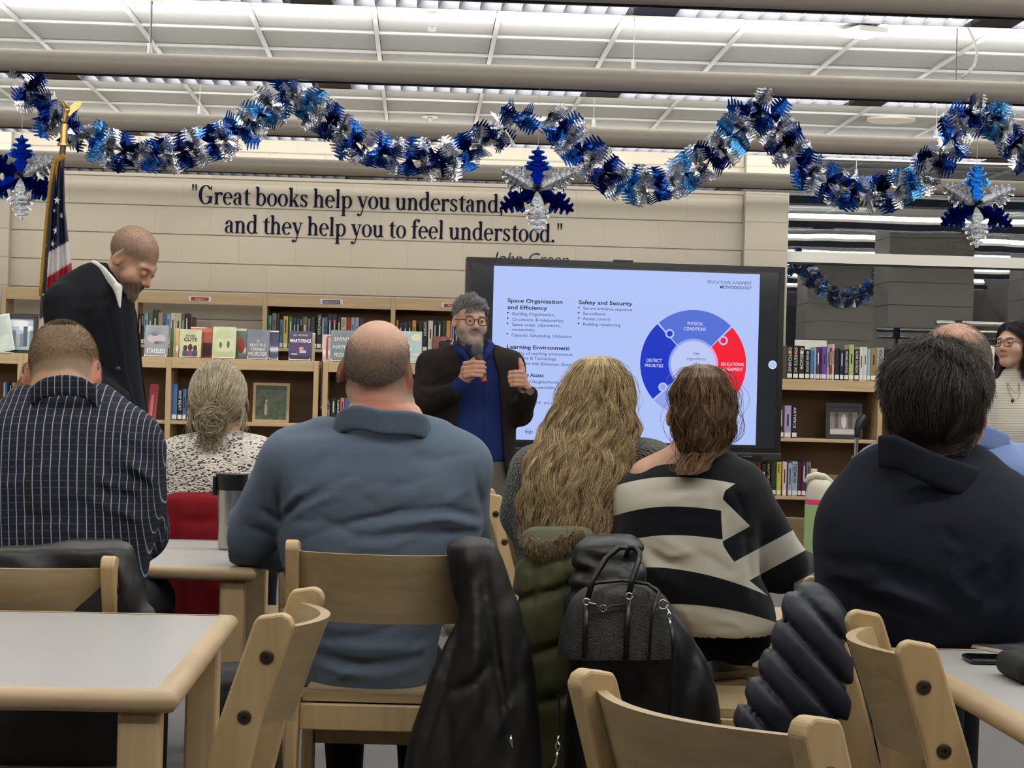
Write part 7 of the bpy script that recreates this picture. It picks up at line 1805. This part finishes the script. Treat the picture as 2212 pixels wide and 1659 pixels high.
def snowflake(px, py, R_, label, string_top, arms, depth=GD):
    c = at(px, py, depth); e = empty('foil_snowflake', tuple(c), label, 'snowflake ornament', 'hanging foil snowflakes'); k = random.Random(px)
    for (dx, dz, dy, sc, mt) in arms:
        d = np.array([dx, dy, dz], float); d /= np.linalg.norm(d); ln = R_ * sc
        for rot in (0, PI / 2, PI):          # three folded leaves round the spine make the arm solid
            pass
        s1 = np.cross(d, (0, 1, 0)); s1 /= np.linalg.norm(s1); s2 = np.cross(d, s1)
        for q in (.25, PI - .25, .9, PI - .9, -.35, PI + .35):
            side = s1 * math.cos(q) - s2 * math.sin(q) * (1 if s2[1] > 0 else -1)
            pl = arm_poly(); n = len(pl)
            v = [d * a * ln + side * b * ln * 1.85 for a, b in pl] + [d * a * ln for a, b in pl]
            MB().add(v, [(i, i + 1, n + i + 1, n + i) for i in range(n - 1)]).build('foil_leaf', mt, e)
    MB().tube([(0, 0, R_ * .9), (0, 0, string_top - c[2])], .0012, n=4).build('hanging_string', string, e)
ARMS = [(0, 1, 0, 1.0, foil_b), (-.87, .42, -.25, 1.0, foil_s), (.87, .42, -.25, 1.0, foil_s), (-.85, -.48, -.1, 1.0, foil_d), (.85, -.48, -.1, 1.0, foil_d), (.05, -1, .0, 1.02, foil_s), (0, .15, -1, .5, foil_s), (0, -.1, 1, .5, foil_b)]
ztube = FIX_Z + .002
snowflake(1160, 410, 92 * GD / FPX, 'foil snowflake hanging over the end of the quote', ztube, ARMS)
snowflake(2108, 444, 90 * GD / FPX, 'foil snowflake hanging before the night window', ztube, [(a, b, c, d, foil_c if m_ is foil_b else m_) for a, b, c, d, m_ in ARMS])
snowflake(45, 382, 90 * GD / FPX, 'foil snowflake hanging beside the flag', ztube, [(a, b, c, d, m2) for (a, b, c, d, m_), m2 in zip(ARMS, (foil_b, foil_d, foil_s, foil_b, foil_d, foil_s, foil_s, foil_d))])
# ================================================================== FLAG
FD = 9.3
fb = at(134, 340, FD)
flag_e = empty('flag', (fb[0], fb[1], 0), 'furled United States flag on a wooden pole with gold fringe', 'flag')
rl = np.array(flag_e.location)
gold = mat('gold_cord', (196, 146, 54), .6, bump=(300, .8)); brass = mat('brass', (176, 146, 92), .3, metal=.9); pole_w = mat('pole_wood', (92, 58, 36), .4, grain=2)
A = at(137, 312, FD) - rl; B = at(140, 268, FD) - rl; G0 = np.array([at(134, 345, FD)[0] - rl[0] - .0, 0, 0])
base = np.array([A[0] - .03, A[1], .03])
MB().tube([base, at(133, 345, FD) - rl, A], .014, n=14).build('pole', pole_w, flag_e, smooth='auto')
MB().tube([A, B], .016, n=14).build('ferrule', brass, flag_e, smooth='auto'); MB().tube([A + np.array([0, 0, -.006]), A + np.array([0, 0, .004])], .028, n=16).build('ferrule_ring', brass, flag_e, smooth='auto')
MB().lathe([(.13, 0), (.13, .02), (.05, .05), (.025, .10)], c=(base[0], base[1], 0)).build('base', brass, flag_e, smooth='auto')
# eagle finial with raised wing
eb = B + np.array([0, 0, .01])
def eagle(P):
    d = rc(P, eb + np.array([0, 0, 0]), eb + np.array([.012, 0, .055]), .012, .018); d = smin(d, rc(P, eb + np.array([.012, 0, .055]), eb + np.array([-.008, 0, .085]), .014, .009), .01)
    return smin(d, rc(P, eb + np.array([-.012, 0, .088]), eb + np.array([-.024, 0, .082]), .007, .003), .005)
V, Fq = surfnet(eagle, eb - np.array([.06, .05, .03]), eb + np.array([.06, .05, .12]), .004); obj('eagle_body', np_mesh('eagle_body', V, Fq, brass), flag_e)
for sg, y in ((1, -.012), (1, .016)):
    w0 = [at(px, py, FD + y) - rl for px, py in ((146, 246), (152, 228), (162, 220), (178, 218), (175, 228), (168, 236), (158, 243), (150, 252))]
    mb = MB(); n = len(w0); mb.add(w0 + [q + np.array([0, .006, 0]) for q in w0], [tuple(range(n)), tuple(range(2*n-1, n-1, -1))] + [(i, i+n, (i+1) % n + n, (i+1) % n) for i in range(n)]); mb.build('eagle_wing', brass, flag_e)
# cloth: a draped sheet with deep vertical folds; colours follow the cloth
rows_f = [(338, 122, 139), (380, 114, 139), (450, 106, 141), (520, 99, 148), (580, 94, 156), (640, 88, 158), (700, 84, 158), (760, 78, 158), (850, 72, 158), (1000, 66, 160)]
RF = np.array(rows_f, float); nu, nv = 70, 200; P = np.zeros((nv, nu, 3)); CC = np.zeros((nv, nu, 3))
cb, cr_, cw = np.array(lin((26, 30, 62))), np.array(lin((158, 28, 44))), np.array(lin((212, 208, 206)))
for i, py in enumerate(np.linspace(338, 1000, nv)):
    xl, xr = np.interp(py, RF[:, 0], RF[:, 1]), np.interp(py, RF[:, 0], RF[:, 2]); g = min(1, (py - 338) / 120)
    for j, u in enumerate(np.linspace(0, 1, nu)):
        px = xl + (xr - xl) * u; y = -.05 * g * math.sin(u * 3.1) + .022 * g * math.sin(u * 17 + py * .004) - .01
        P[i, j] = at(px, py, FD + y) - rl
        w = py + (px - 100) * .62          # stripes slope along the cloth
        edge = 30 + (py - 540) * .05
        if px < 104 - (py - 560) * .06 or py < 545 - (px - 105) * .55: c = cb if py < 690 - (px - 85) * .5 else (cw if py < 752 - (px - 80) * .4 else cr_)
        else: c = cw if w < 600 else (cr_ if w < 672 else (cw if w < 735 else (cr_ if w < 800 else (cw if w < 865 else cr_))))
        CC[i, j] = c
me = np_mesh('flag_cloth', P.reshape(-1, 3), np.array([(i*nu+j, i*nu+j+1, (i+1)*nu+j+1, (i+1)*nu+j) for i in range(nv-1) for j in range(nu-1)]), mat('flag_cloth', (200, 200, 200), .55, attr='Col', bump=(500, .1)), CC.reshape(-1, 3))
obj('cloth', me, flag_e)
star_m = mat('star_white', (224, 222, 218), .6)
for (sx, sy, sr, rt) in ((123, 433, 9, .1), (133, 466, 8, .2), (121, 498, 9, .0), (113, 527, 8, .2), (100, 531, 6, .3), (93, 608, 9, .1), (117, 455, 5, .4), (93, 637, 4, .5), (110, 400, 6, .2)):
    u = (sx - np.interp(sy, RF[:, 0], RF[:, 1])) / (np.interp(sy, RF[:, 0], RF[:, 2]) - np.interp(sy, RF[:, 0], RF[:, 1])); y = -.05 * math.sin(u * 3.1) + .022 * math.sin(u * 17 + sy * .004) - .018
    c = at(sx, sy, FD + y) - rl; q = sr * FD / FPX
    v = [c + (Rv * math.sin(rt + PI * i / 5) * .8 + Uv * math.cos(rt + PI * i / 5)) * (q if i % 2 == 0 else q * .42) for i in range(10)]
    MB().add(v + [c - Fv * .003], [(i, (i+1) % 10, 10) for i in range(10)]).build('star', star_m, flag_e)
MB().tube([at(px, py, FD - .02) - rl for px, py in ((124, 350), (118, 400), (112, 470), (106, 540), (102, 620))], .006, n=8).build('gold_cord', gold, flag_e, smooth=True)
MB().tube([at(px, py, FD - .03) - rl for px, py in ((118, 345), (108, 400), (101, 470), (95, 540), (90, 600), (88, 640))], .008, n=8).build('gold_fringe', gold, flag_e, smooth=True)
MB().tube([at(px, py, FD - .01) - rl for px, py in ((117, 352), (125, 344), (140, 336))], .014, n=8).build('gold_fringe', gold, flag_e, smooth=True)
# ================================================================== THINGS ON TABLES
d_t = .463 * FPX / (1185 - 819)
q = on_z(498, 1187, TZ)
e = empty('travel_tumbler', (q[0], q[1], TZ), 'brushed steel travel tumbler with black lid beside the blue elbow', 'tumbler')
st2 = mat('tumbler_steel', (190, 186, 178), .28, metal=1., bump=(30, .12, (1, 1, .02)))
MB().lathe([(.031, .001), (.034, .004), (.037, .10), (.0395, .163)], n=32).build('cup', st2, e, smooth='auto')
MB().lathe([(.0405, .162), (.041, .17), (.043, .198), (.0445, .206), (.040, .207)], n=32).build('lid', black_pl, e, smooth='auto')
MB().bx(-.052, -.040, -.012, .012, .145, .20).build('latch', black_pl, e, bevel=.004)
q = on_z(1768, 1203, TZ)
e = empty('water_bottle', (q[0], q[1], TZ), 'pale green water bottle with pink band and cream cap', 'bottle')
MB().lathe([(.040, .001), (.0425, .004), (.0425, .145), (.0415, .150)], n=32).build('flask', mat('pale_green', (150, 180, 122), .4), e, smooth='auto')
MB().lathe([(.0415, .1495), (.0418, .152), (.0418, .163), (.041, .165)], n=32).build('pink_band', mat('hot_pink', (222, 60, 122), .4), e, smooth='auto')
cream_c = mat('cream_cap', (198, 196, 176), .45)
MB().lathe([(.041, .164), (.0405, .18), (.036, .20), (.030, .214), (.020, .220)], n=32).build('cap', cream_c, e, smooth='auto')
MB().tube([(.036, 0, .185), (.030, 0, .214), (.010, 0, .229), (-.014, 0, .233), (-.034, 0, .227), (-.044, 0, .212)], [.007, .009, .010, .010, .008, .004], n=10).build('carry_loop', cream_c, e, smooth=True)
q = on_z(2185, 1432, TZ)
e = empty('mobile_phone', (q[0], q[1], TZ), 'black mobile phone on the near right table', 'phone')
MB().box((0, 0, .0055), (.16, .078, .009), rotz(-.05)).build('body', black_pl, e, bevel=.003); MB().box((0, 0, .0105), (.150, .070, .001), rotz(-.05)).build('screen', mat('phone_glass', (12, 12, 14), .08), e)
q = on_z(2218, 1470, TZ)
e = empty('eyeglass_case', (q[0], q[1], TZ), 'black zipped case on the near right table beside the phone', 'case')
V, Fq = surfnet(lambda P: rbox(P, (0, 0, .022), (.035, .075, .021), .018), (-.05, -.09, -.01), (.05, .09, .06), .005); obj('shell', np_mesh('shell', V, Fq, mat('black_fabric', (22, 22, 24), .8, bump=(300, .3))), e)
q = on_z(2165, 1398, TZ)
e = empty('magazine', (q[0], q[1] - .03, TZ), 'closed magazine by the navy sleeve', 'magazine')
MB().box((.05, 0, .004), (.20, .13, .006), rotz(.5)).build('pages', page_mat, e); MB().box((.05, 0, .0085), (.20, .13, .002), rotz(.5)).build('cover', mat('magazine_cover', (92, 92, 100), .25, noise=(20, .5)), e)
# ================================================================== COATS AND BAGS ON CHAIR BACKS
class Cloth(Person):
    def __init__(s, name, label, cat, px0, py0, d, group=None):
        s.d = d; s.s = d / FPX; s.x0 = (px0 - CX) * s.s; s.z0 = -(py0 - CY) * s.s; s.O = at(px0, py0, d)
        s.root = empty(name, (s.O[0], s.O[1], s.O[2] - .3), label, cat, group); s.rl = np.array(s.root.location)
    def tube(s, pts, r, name, mt, n=8): return MB().tube(list(s.Wd(np.array([s.L(*q) for q in pts]))), r, n=n).build(name, mt, s.root, smooth=True)
def coat(name, label, px0, py0, d, rows, mt, folds=(), h=.009, amp=.004, nsc=22, seed=1, extra=None, quilt=None, part='shell', floor=True, rf=None):
    c = Cloth(name, label, 'jacket', px0, py0, d); L = c.L; T = c.rows(rows)
    F = [([L(x, y, yy) for x, y, yy in a], w, dp) for a, w, dp in folds]
    if rf: F += rand_folds(c, *rf)
    zf = -c.O[2]
    def fn(P):
        q = loft(P, T, 2.2)
        if extra: q = smin(q, extra(P, L), .02)
        if quilt: q = q + quilt(P, L)
        return smax(rough(q, P, F, amp, nsc, seed), zf + .03 - P[:, 2], .01)
    R_ = np.array(rows, float)
    lo = np.array([L(R_[:, 1].min() - 45, 1000)[0], -.25, L(0, R_[:, 0].max() + 5)[2]]); hi = np.array([L(R_[:, 2].max() + 45, 1000)[0], .25, L(0, R_[:, 0].min() - 25)[2]])
    c.mesh(part, fn, lo, hi, h, mt); return c
nylon = mat('black_nylon', (17, 17, 18), .55, bump=(700, .06))
vf = lambda xs, y0, y1, yy, w, dp: [([(x, y0, yy), (x + (x - 1040) * .12, (y0 + y1) / 2, yy), (x + (x - 1040) * .25, y1, yy)], w, dp) for x in xs]
c = coat('rain_jacket', 'black rain jacket hanging off the chair of the man in the blue pullover', 1050, 1400, 4.55,
     [(1158, 985, 1058, .03, .02), (1175, 966, 1072, .05, .0), (1210, 965, 1088, .06, .0), (1270, 974, 1108, .06, .0), (1330, 984, 1126, .07, .0), (1390, 962, 1142, .08, .0), (1450, 935, 1156, .085, .0), (1520, 912, 1164, .09, .0), (1600, 884, 1170, .09, .0), (1720, 862, 1174, .09, .0)], nylon,
     [([(985, 1190, -.07), (1000, 1330, -.07), (960, 1480, -.08), (905, 1650, -.09)], .012, .018), ([(1040, 1180, -.07), (1062, 1350, -.08), (1085, 1500, -.08), (1100, 1650, -.09)], .010, .016), ([(1010, 1180, -.07), (1025, 1330, -.08), (1030, 1480, -.08), (1010, 1650, -.09)], .016, -.016), ([(960, 1500, -.08), (1015, 1480, -.09), (1060, 1430, -.08)], .008, .014)], amp=.002, rf=((940, 1200, 1150, 1640), 26, 80, 10, 190, .012, .010, 15), seed=3)
c.tube([(1104, 1588, -.098), (1104, 1600, -.10), (1107, 1616, -.10)], [.003, .0045, .003], 'zip_pull', chrome)
c = coat('leather_jacket', 'dark leather jacket on the chair of the man in the checked shirt', 180, 1260, 4.12,
     [(1172, 60, 285, .03, .02), (1190, -60, 300, .045, .01), (1220, -70, 308, .05, .01), (1270, -70, 326, .055, .01), (1330, -70, 342, .06, .01), (1420, -60, 350, .06, .01), (1520, -50, 345, .06, .01), (1650, -45, 340, .06, .01)], mat('dark_leather', (20, 21, 20), .45, bump=(600, .08)),
     [([(120, 1180, -.03), (190, 1200, -.04), (260, 1175, -.03)], .02, -.012), ([(40, 1185, -.03), (80, 1205, -.04), (120, 1190, -.03)], .018, .012), ([(285, 1180, -.03), (300, 1260, -.05), (310, 1330, -.05)], .012, .014), ([(240, 1200, -.03), (270, 1270, -.05), (275, 1330, -.05)], .014, -.012)], seed=5, amp=.002, rf=((40, 1180, 320, 1330), 12, 70, 25, 70, .010, .008, 16))
c = coat('red_jacket', 'dark red jacket draped over the chair of the woman with the bun', 450, 1150, 5.95,
     [(1064, 365, 470, .03, .05), (1078, 352, 540, .045, .04), (1110, 348, 560, .05, .04), (1180, 344, 572, .055, .04), (1260, 342, 575, .06, .04), (1320, 342, 575, .06, .04), (1420, 345, 570, .06, .04)], plain_cloth('red_fleece', (118, 14, 26)),
     [([(380, 1120, -.02), (430, 1130, -.02), (480, 1118, -.02)], .016, .006), ([(372, 1090, -.02), (376, 1200, -.02), (370, 1300, -.02)], .014, .008), ([(420, 1180, -.02), (424, 1250, -.02), (420, 1320, -.02)], .014, .008)], seed=6, amp=.002, rf=((360, 1080, 560, 1300), 14, 75, 20, 120, .012, .006, 17))
def puff(bands, amp):
    def q(P, L):
        z = P[:, 2]; o = np.zeros(len(P))
        for py, slope in bands:
            zz = L(1200, py)[2]; o += amp * np.exp(-((z - zz - slope * (P[:, 0])) / .012) ** 2)
        return o - amp * .4
    return q
c = coat('puffer_coat', 'olive green puffer coat with fur trim on the chair of the blonde woman', 1190, 1330, 4.84,
     [(1146, 1140, 1270, .05, .03), (1180, 1124, 1275, .07, .02), (1240, 1118, 1268, .075, .01), (1300, 1112, 1262, .08, .01), (1360, 1120, 1255, .08, .01), (1420, 1135, 1248, .08, .01), (1500, 1150, 1240, .08, .01), (1600, 1165, 1240, .075, .01), (1700, 1170, 1240, .07, .01)],
     plain_cloth('olive_nylon', (78, 80, 50), rough=.6), [([(1165, 1190, -.07), (1155, 1260, -.08), (1150, 1330, -.08)], .010, .016), ([(1215, 1200, -.07), (1228, 1260, -.08), (1240, 1330, -.08)], .010, .014)], quilt=puff([(1195, .1), (1272, .3), (1392, .35), (1500, .2)], .020), seed=7, amp=.002, rf=((1120, 1180, 1260, 1500), 26, 85, 25, 60, .010, .007, 19))
k9 = np.random.default_rng(9); S = []
for i in range(2600):
    t = k9.random(); px = 1140 + 120 * t; py = 1168 + 14 * math.sin(t * 5) + k9.normal() * 7; b0 = c.L(px, py, -.045 - .02 * k9.random()); dr = np.array([k9.normal() * .8, -.5, -1 + k9.normal() * .6]); dr /= np.linalg.norm(dr)
    S.append(np.array([b0, b0 + dr * .012 + np.array([0, -.004, 0]), b0 + dr * .024 + np.array([0, 0, -.006])]))
hair_obj('fur_trim', S, .0005, .0002, hair_mat('fur_brown', [(0, (84, 68, 48)), (.6, (124, 104, 74)), (1, (164, 142, 108))]), c.root, c.Wd)
c = coat('black_puffer', 'black puffer coat bunched on the chair of the woman in stripes', 1340, 1400, 4.62,
     [(1158, 1268, 1372, .04, .03), (1185, 1244, 1388, .06, .02), (1235, 1236, 1392, .075, .01), (1300, 1225, 1440, .08, .01), (1370, 1228, 1490, .08, .01), (1440, 1232, 1525, .08, .01), (1520, 1228, 1545, .085, .01), (1620, 1222, 1550, .085, .01), (1710, 1222, 1550, .085, .01)],
     mat('black_down', (14, 14, 17), .42, bump=(500, .05)), [([(1255, 1200, -.06), (1290, 1215, -.07), (1335, 1205, -.06)], .012, .016), ([(1250, 1240, -.07), (1290, 1255, -.08), (1340, 1240, -.07)], .012, .016), ([(1500, 1400, -.07), (1480, 1500, -.08), (1470, 1600, -.08)], .02, .012), ([(1440, 1400, -.07), (1430, 1500, -.08), (1425, 1600, -.08)], .02, .012)], quilt=puff([(1215, .2), (1265, .1)], .012), seed=8, amp=.002, rf=((1240, 1180, 1500, 1600), 24, 70, 30, 110, .014, .009, 18))
hx = [(1207, 1588), (1204, 1600), (1200, 1612), (1204, 1624), (1210, 1614), (1206, 1602)]
MB().tube([at(px, py, 4.50) - c.rl for px, py in hx], .0028, n=6).build('key_clip', chrome, c.root, smooth=True)
MB().tube([at(px, py, 4.50) - c.rl for px, py in ((1204, 1624), (1203, 1636), (1200, 1650), (1190, 1662))], [.004, .003, .005, .003], n=6).build('key_chain', chrome, c.root, smooth=True)
MB().tube([at(px, py, 4.51) - c.rl for px, py in ((1207, 1588), (1207, 1540), (1206, 1500))], .004, n=6).build('clip_strap', nylon, c.root)
def diag(P, L):
    """diagonal baffles of the quilted jacket"""
    a = L(1700, 1300); b = L(1810, 1420); u = np.array([b[0] - a[0], 0, b[2] - a[2]]); u /= np.linalg.norm(u); n_ = np.array([-u[2], 0, u[0]])
    s_ = (P - a) @ n_; ph = (s_ / .050) % 1.0
    return .013 * np.exp(-((ph - .5) / .12) ** 2) - .004
coat('quilted_jacket', 'navy quilted jacket hanging over the chair of the man in navy', 1740, 1400, 3.62,
     [(1262, 1722, 1800, .03, .03), (1285, 1700, 1815, .045, .02), (1330, 1686, 1830, .055, .01), (1390, 1662, 1842, .06, .01), (1450, 1636, 1850, .06, .01), (1510, 1608, 1848, .06, .01), (1560, 1590, 1840, .055, .01), (1640, 1580, 1830, .055, .01), (1720, 1578, 1825, .055, .01)],
     mat('navy_quilt', (22, 27, 44), .5, bump=(700, .06)), quilt=diag, h=.0075, amp=.0015, seed=11)
# handbag
def handbag():
    c = Cloth('handbag', 'black leather bowling handbag hanging on the chair of the woman in stripes', 'handbag', 1330, 1350, 4.44); L = c.L
    lea = mat('black_pebbled_leather', (24, 24, 25), .42, bump=(420, .5)); trim_l = mat('black_trim', (16, 16, 17), .3)
    T = c.rows([(1258, 1290, 1396, .045, .0), (1270, 1262, 1420, .06, .0), (1300, 1232, 1436, .075, .0), (1350, 1216, 1448, .085, .0), (1400, 1206, 1456, .09, .0), (1420, 1206, 1458, .09, .0), (1432, 1214, 1452, .085, .0)])
    body = c.mesh('body', lambda P: rough(loft(P, T, 3.2), P, [], .0012, 30, 4), L(1190, 1445, -.2), L(1475, 1245, .2), .0055, lea)
    c.tube([(1268, 1268, -.055), (1290, 1259, -.05), (1345, 1254, -.03), (1400, 1262, -.05), (1424, 1282, -.062)], .004, 'top_piping', trim_l)
    c.tube([(1424, 1275, -.066), (1408, 1330, -.086), (1402, 1428, -.09)], .003, 'side_piping', trim_l)
    for pts in ([(1270, 1292, -.078), (1280, 1255, -.07), (1310, 1205, -.05), (1338, 1183, -.04), (1358, 1184, -.035), (1352, 1205, -.03)], [(1358, 1284, -.078), (1366, 1252, -.07), (1378, 1215, -.055), (1382, 1196, -.04), (1372, 1184, -.035), (1358, 1182, -.035)]):
        c.tube(pts, [.0065] * len(pts), 'handle', trim_l, n=10)
    for x0, y0, y1 in ((1268, 1300, 1420), (1358, 1292, 1425)): c.tube([(x0, y0, -.081), (x0 - 3, (y0 + y1) / 2, -.092), (x0 - 6, y1, -.094)], .006, 'strap_tab', trim_l)
    c.tube([(1275, 1305, -.083), (1290, 1310, -.086), (1304, 1318, -.087), (1318, 1310, -.087), (1350, 1306, -.086)], .0022, 'pocket_flap_edge', trim_l)
    th = np.linspace(0, 2*PI, 13)
    def ring(px, py, y, r, nm='ring'): 
        o = c.Wd(np.array([L(px, py, y) + np.array([r * math.cos(a), 0, r * math.sin(a)]) for a in th])); MB().tube(list(o), .0016, n=6).build(nm, chrome, c.root, smooth=True)
    ring(1267, 1300, -.092, .007); ring(1359, 1288, -.09, .007); ring(1432, 1306, -.08, .010)
    c.tube([(1270, 1302, -.094), (1280, 1304, -.096), (1289, 1306, -.095)], .0022, 'zip_pull', mat('pale_gold', (214, 190, 140), .25, metal=1.))
    c.tube([(1440, 1314, -.085), (1446, 1322, -.09), (1451, 1332, -.092), (1446, 1340, -.092), (1441, 1330, -.09), (1446, 1320, -.09)], .0018, 'clasp', chrome); c.tube([(1447, 1340, -.092), (1448, 1350, -.092), (1450, 1358, -.092)], [.003, .002, .0015], 'clasp_swivel', chrome)
    c.tube([(1451, 1358, -.09), (1454, 1400, -.088), (1452, 1470, -.07), (1445, 1560, -.05)], .004, 'shoulder_strap', trim_l)
    q = c.Wd(np.array([L(1303, 1314, -.0905)]))[0]
    MB().lathe([(.0072, -.0015), (.0072, .0015)], c=q, n=18, axis=1).build('logo_disc', trim_l, c.root, smooth='auto')
    rr = [q + np.array([.0072 * math.cos(a), -.0015, .0072 * math.sin(a)]) for a in th]; MB().tube(rr, .0009, n=5).build('logo_rim', chrome, c.root, smooth=True)
    me = text_mesh('logo_letter', 'M', .0105, chrome, align='CENTER', bold=.0003); o = obj('logo_letter', me, c.root); o.rotation_euler = (PI/2, 0, 0); o.location = tuple(q + np.array([0, -.0035, -.0036]))
handbag()
# rucksack on the floor by the second table
c = Cloth('rucksack', 'black rucksack with buckle beside the table leg', 'rucksack', 505, 1540, 4.55)
c.mesh('bag', lambda P: smax(rough(rbox(P, c.L(520, 1580, .02), (.09, .10, .15), .05), P, [([c.L(470, y, -.1), c.L(520, y - 6, -.1), c.L(570, y, -.1)], .010, .010) for y in (1500, 1530, 1560, 1600)], .003, 25, 4), -c.O[2] + .002 - P[:, 2], .005), c.L(400, 1800, -.2) * np.array([1, 1, 0]) + np.array([0, 0, -c.O[2] - .01]), c.L(650, 1440, .25), .009, nylon)
c.tube([(480, 1452, -.02), (500, 1446, -.03), (525, 1448, -.03)], .008, 'carry_handle', mat('glossy_black', (18, 18, 18), .2)); c.tube([(478, 1460, -.03), (490, 1452, -.04)], .003, 'buckle', chrome)
# chairs under the coats
def chair_back_at(px, d, rz, label):
    """the middle of the chair back stands under pixel column px at depth d"""
    a = on_z(px, CY + (CAM[2] - .842) * FPX / d + .026 * (px - CX) + 5.5, .842); a = at(px, 1200, d)
    f = np.array([-math.sin(rz), math.cos(rz)]); chair(a[0] + .28 * f[0], a[1] + .28 * f[1], rz, label)
chair_back_at(1215, 5.20, -1.0, 'wooden chair draped with the olive green coat')
chair_back_at(1306, 4.86, -1.66, 'wooden chair carrying the handbag and black coat')
chair_back_at(1765, 3.82, -1.76, 'wooden chair draped with the navy quilted jacket')
chair_back_at(462, 6.02, 0., 'wooden chair draped with the red jacket')
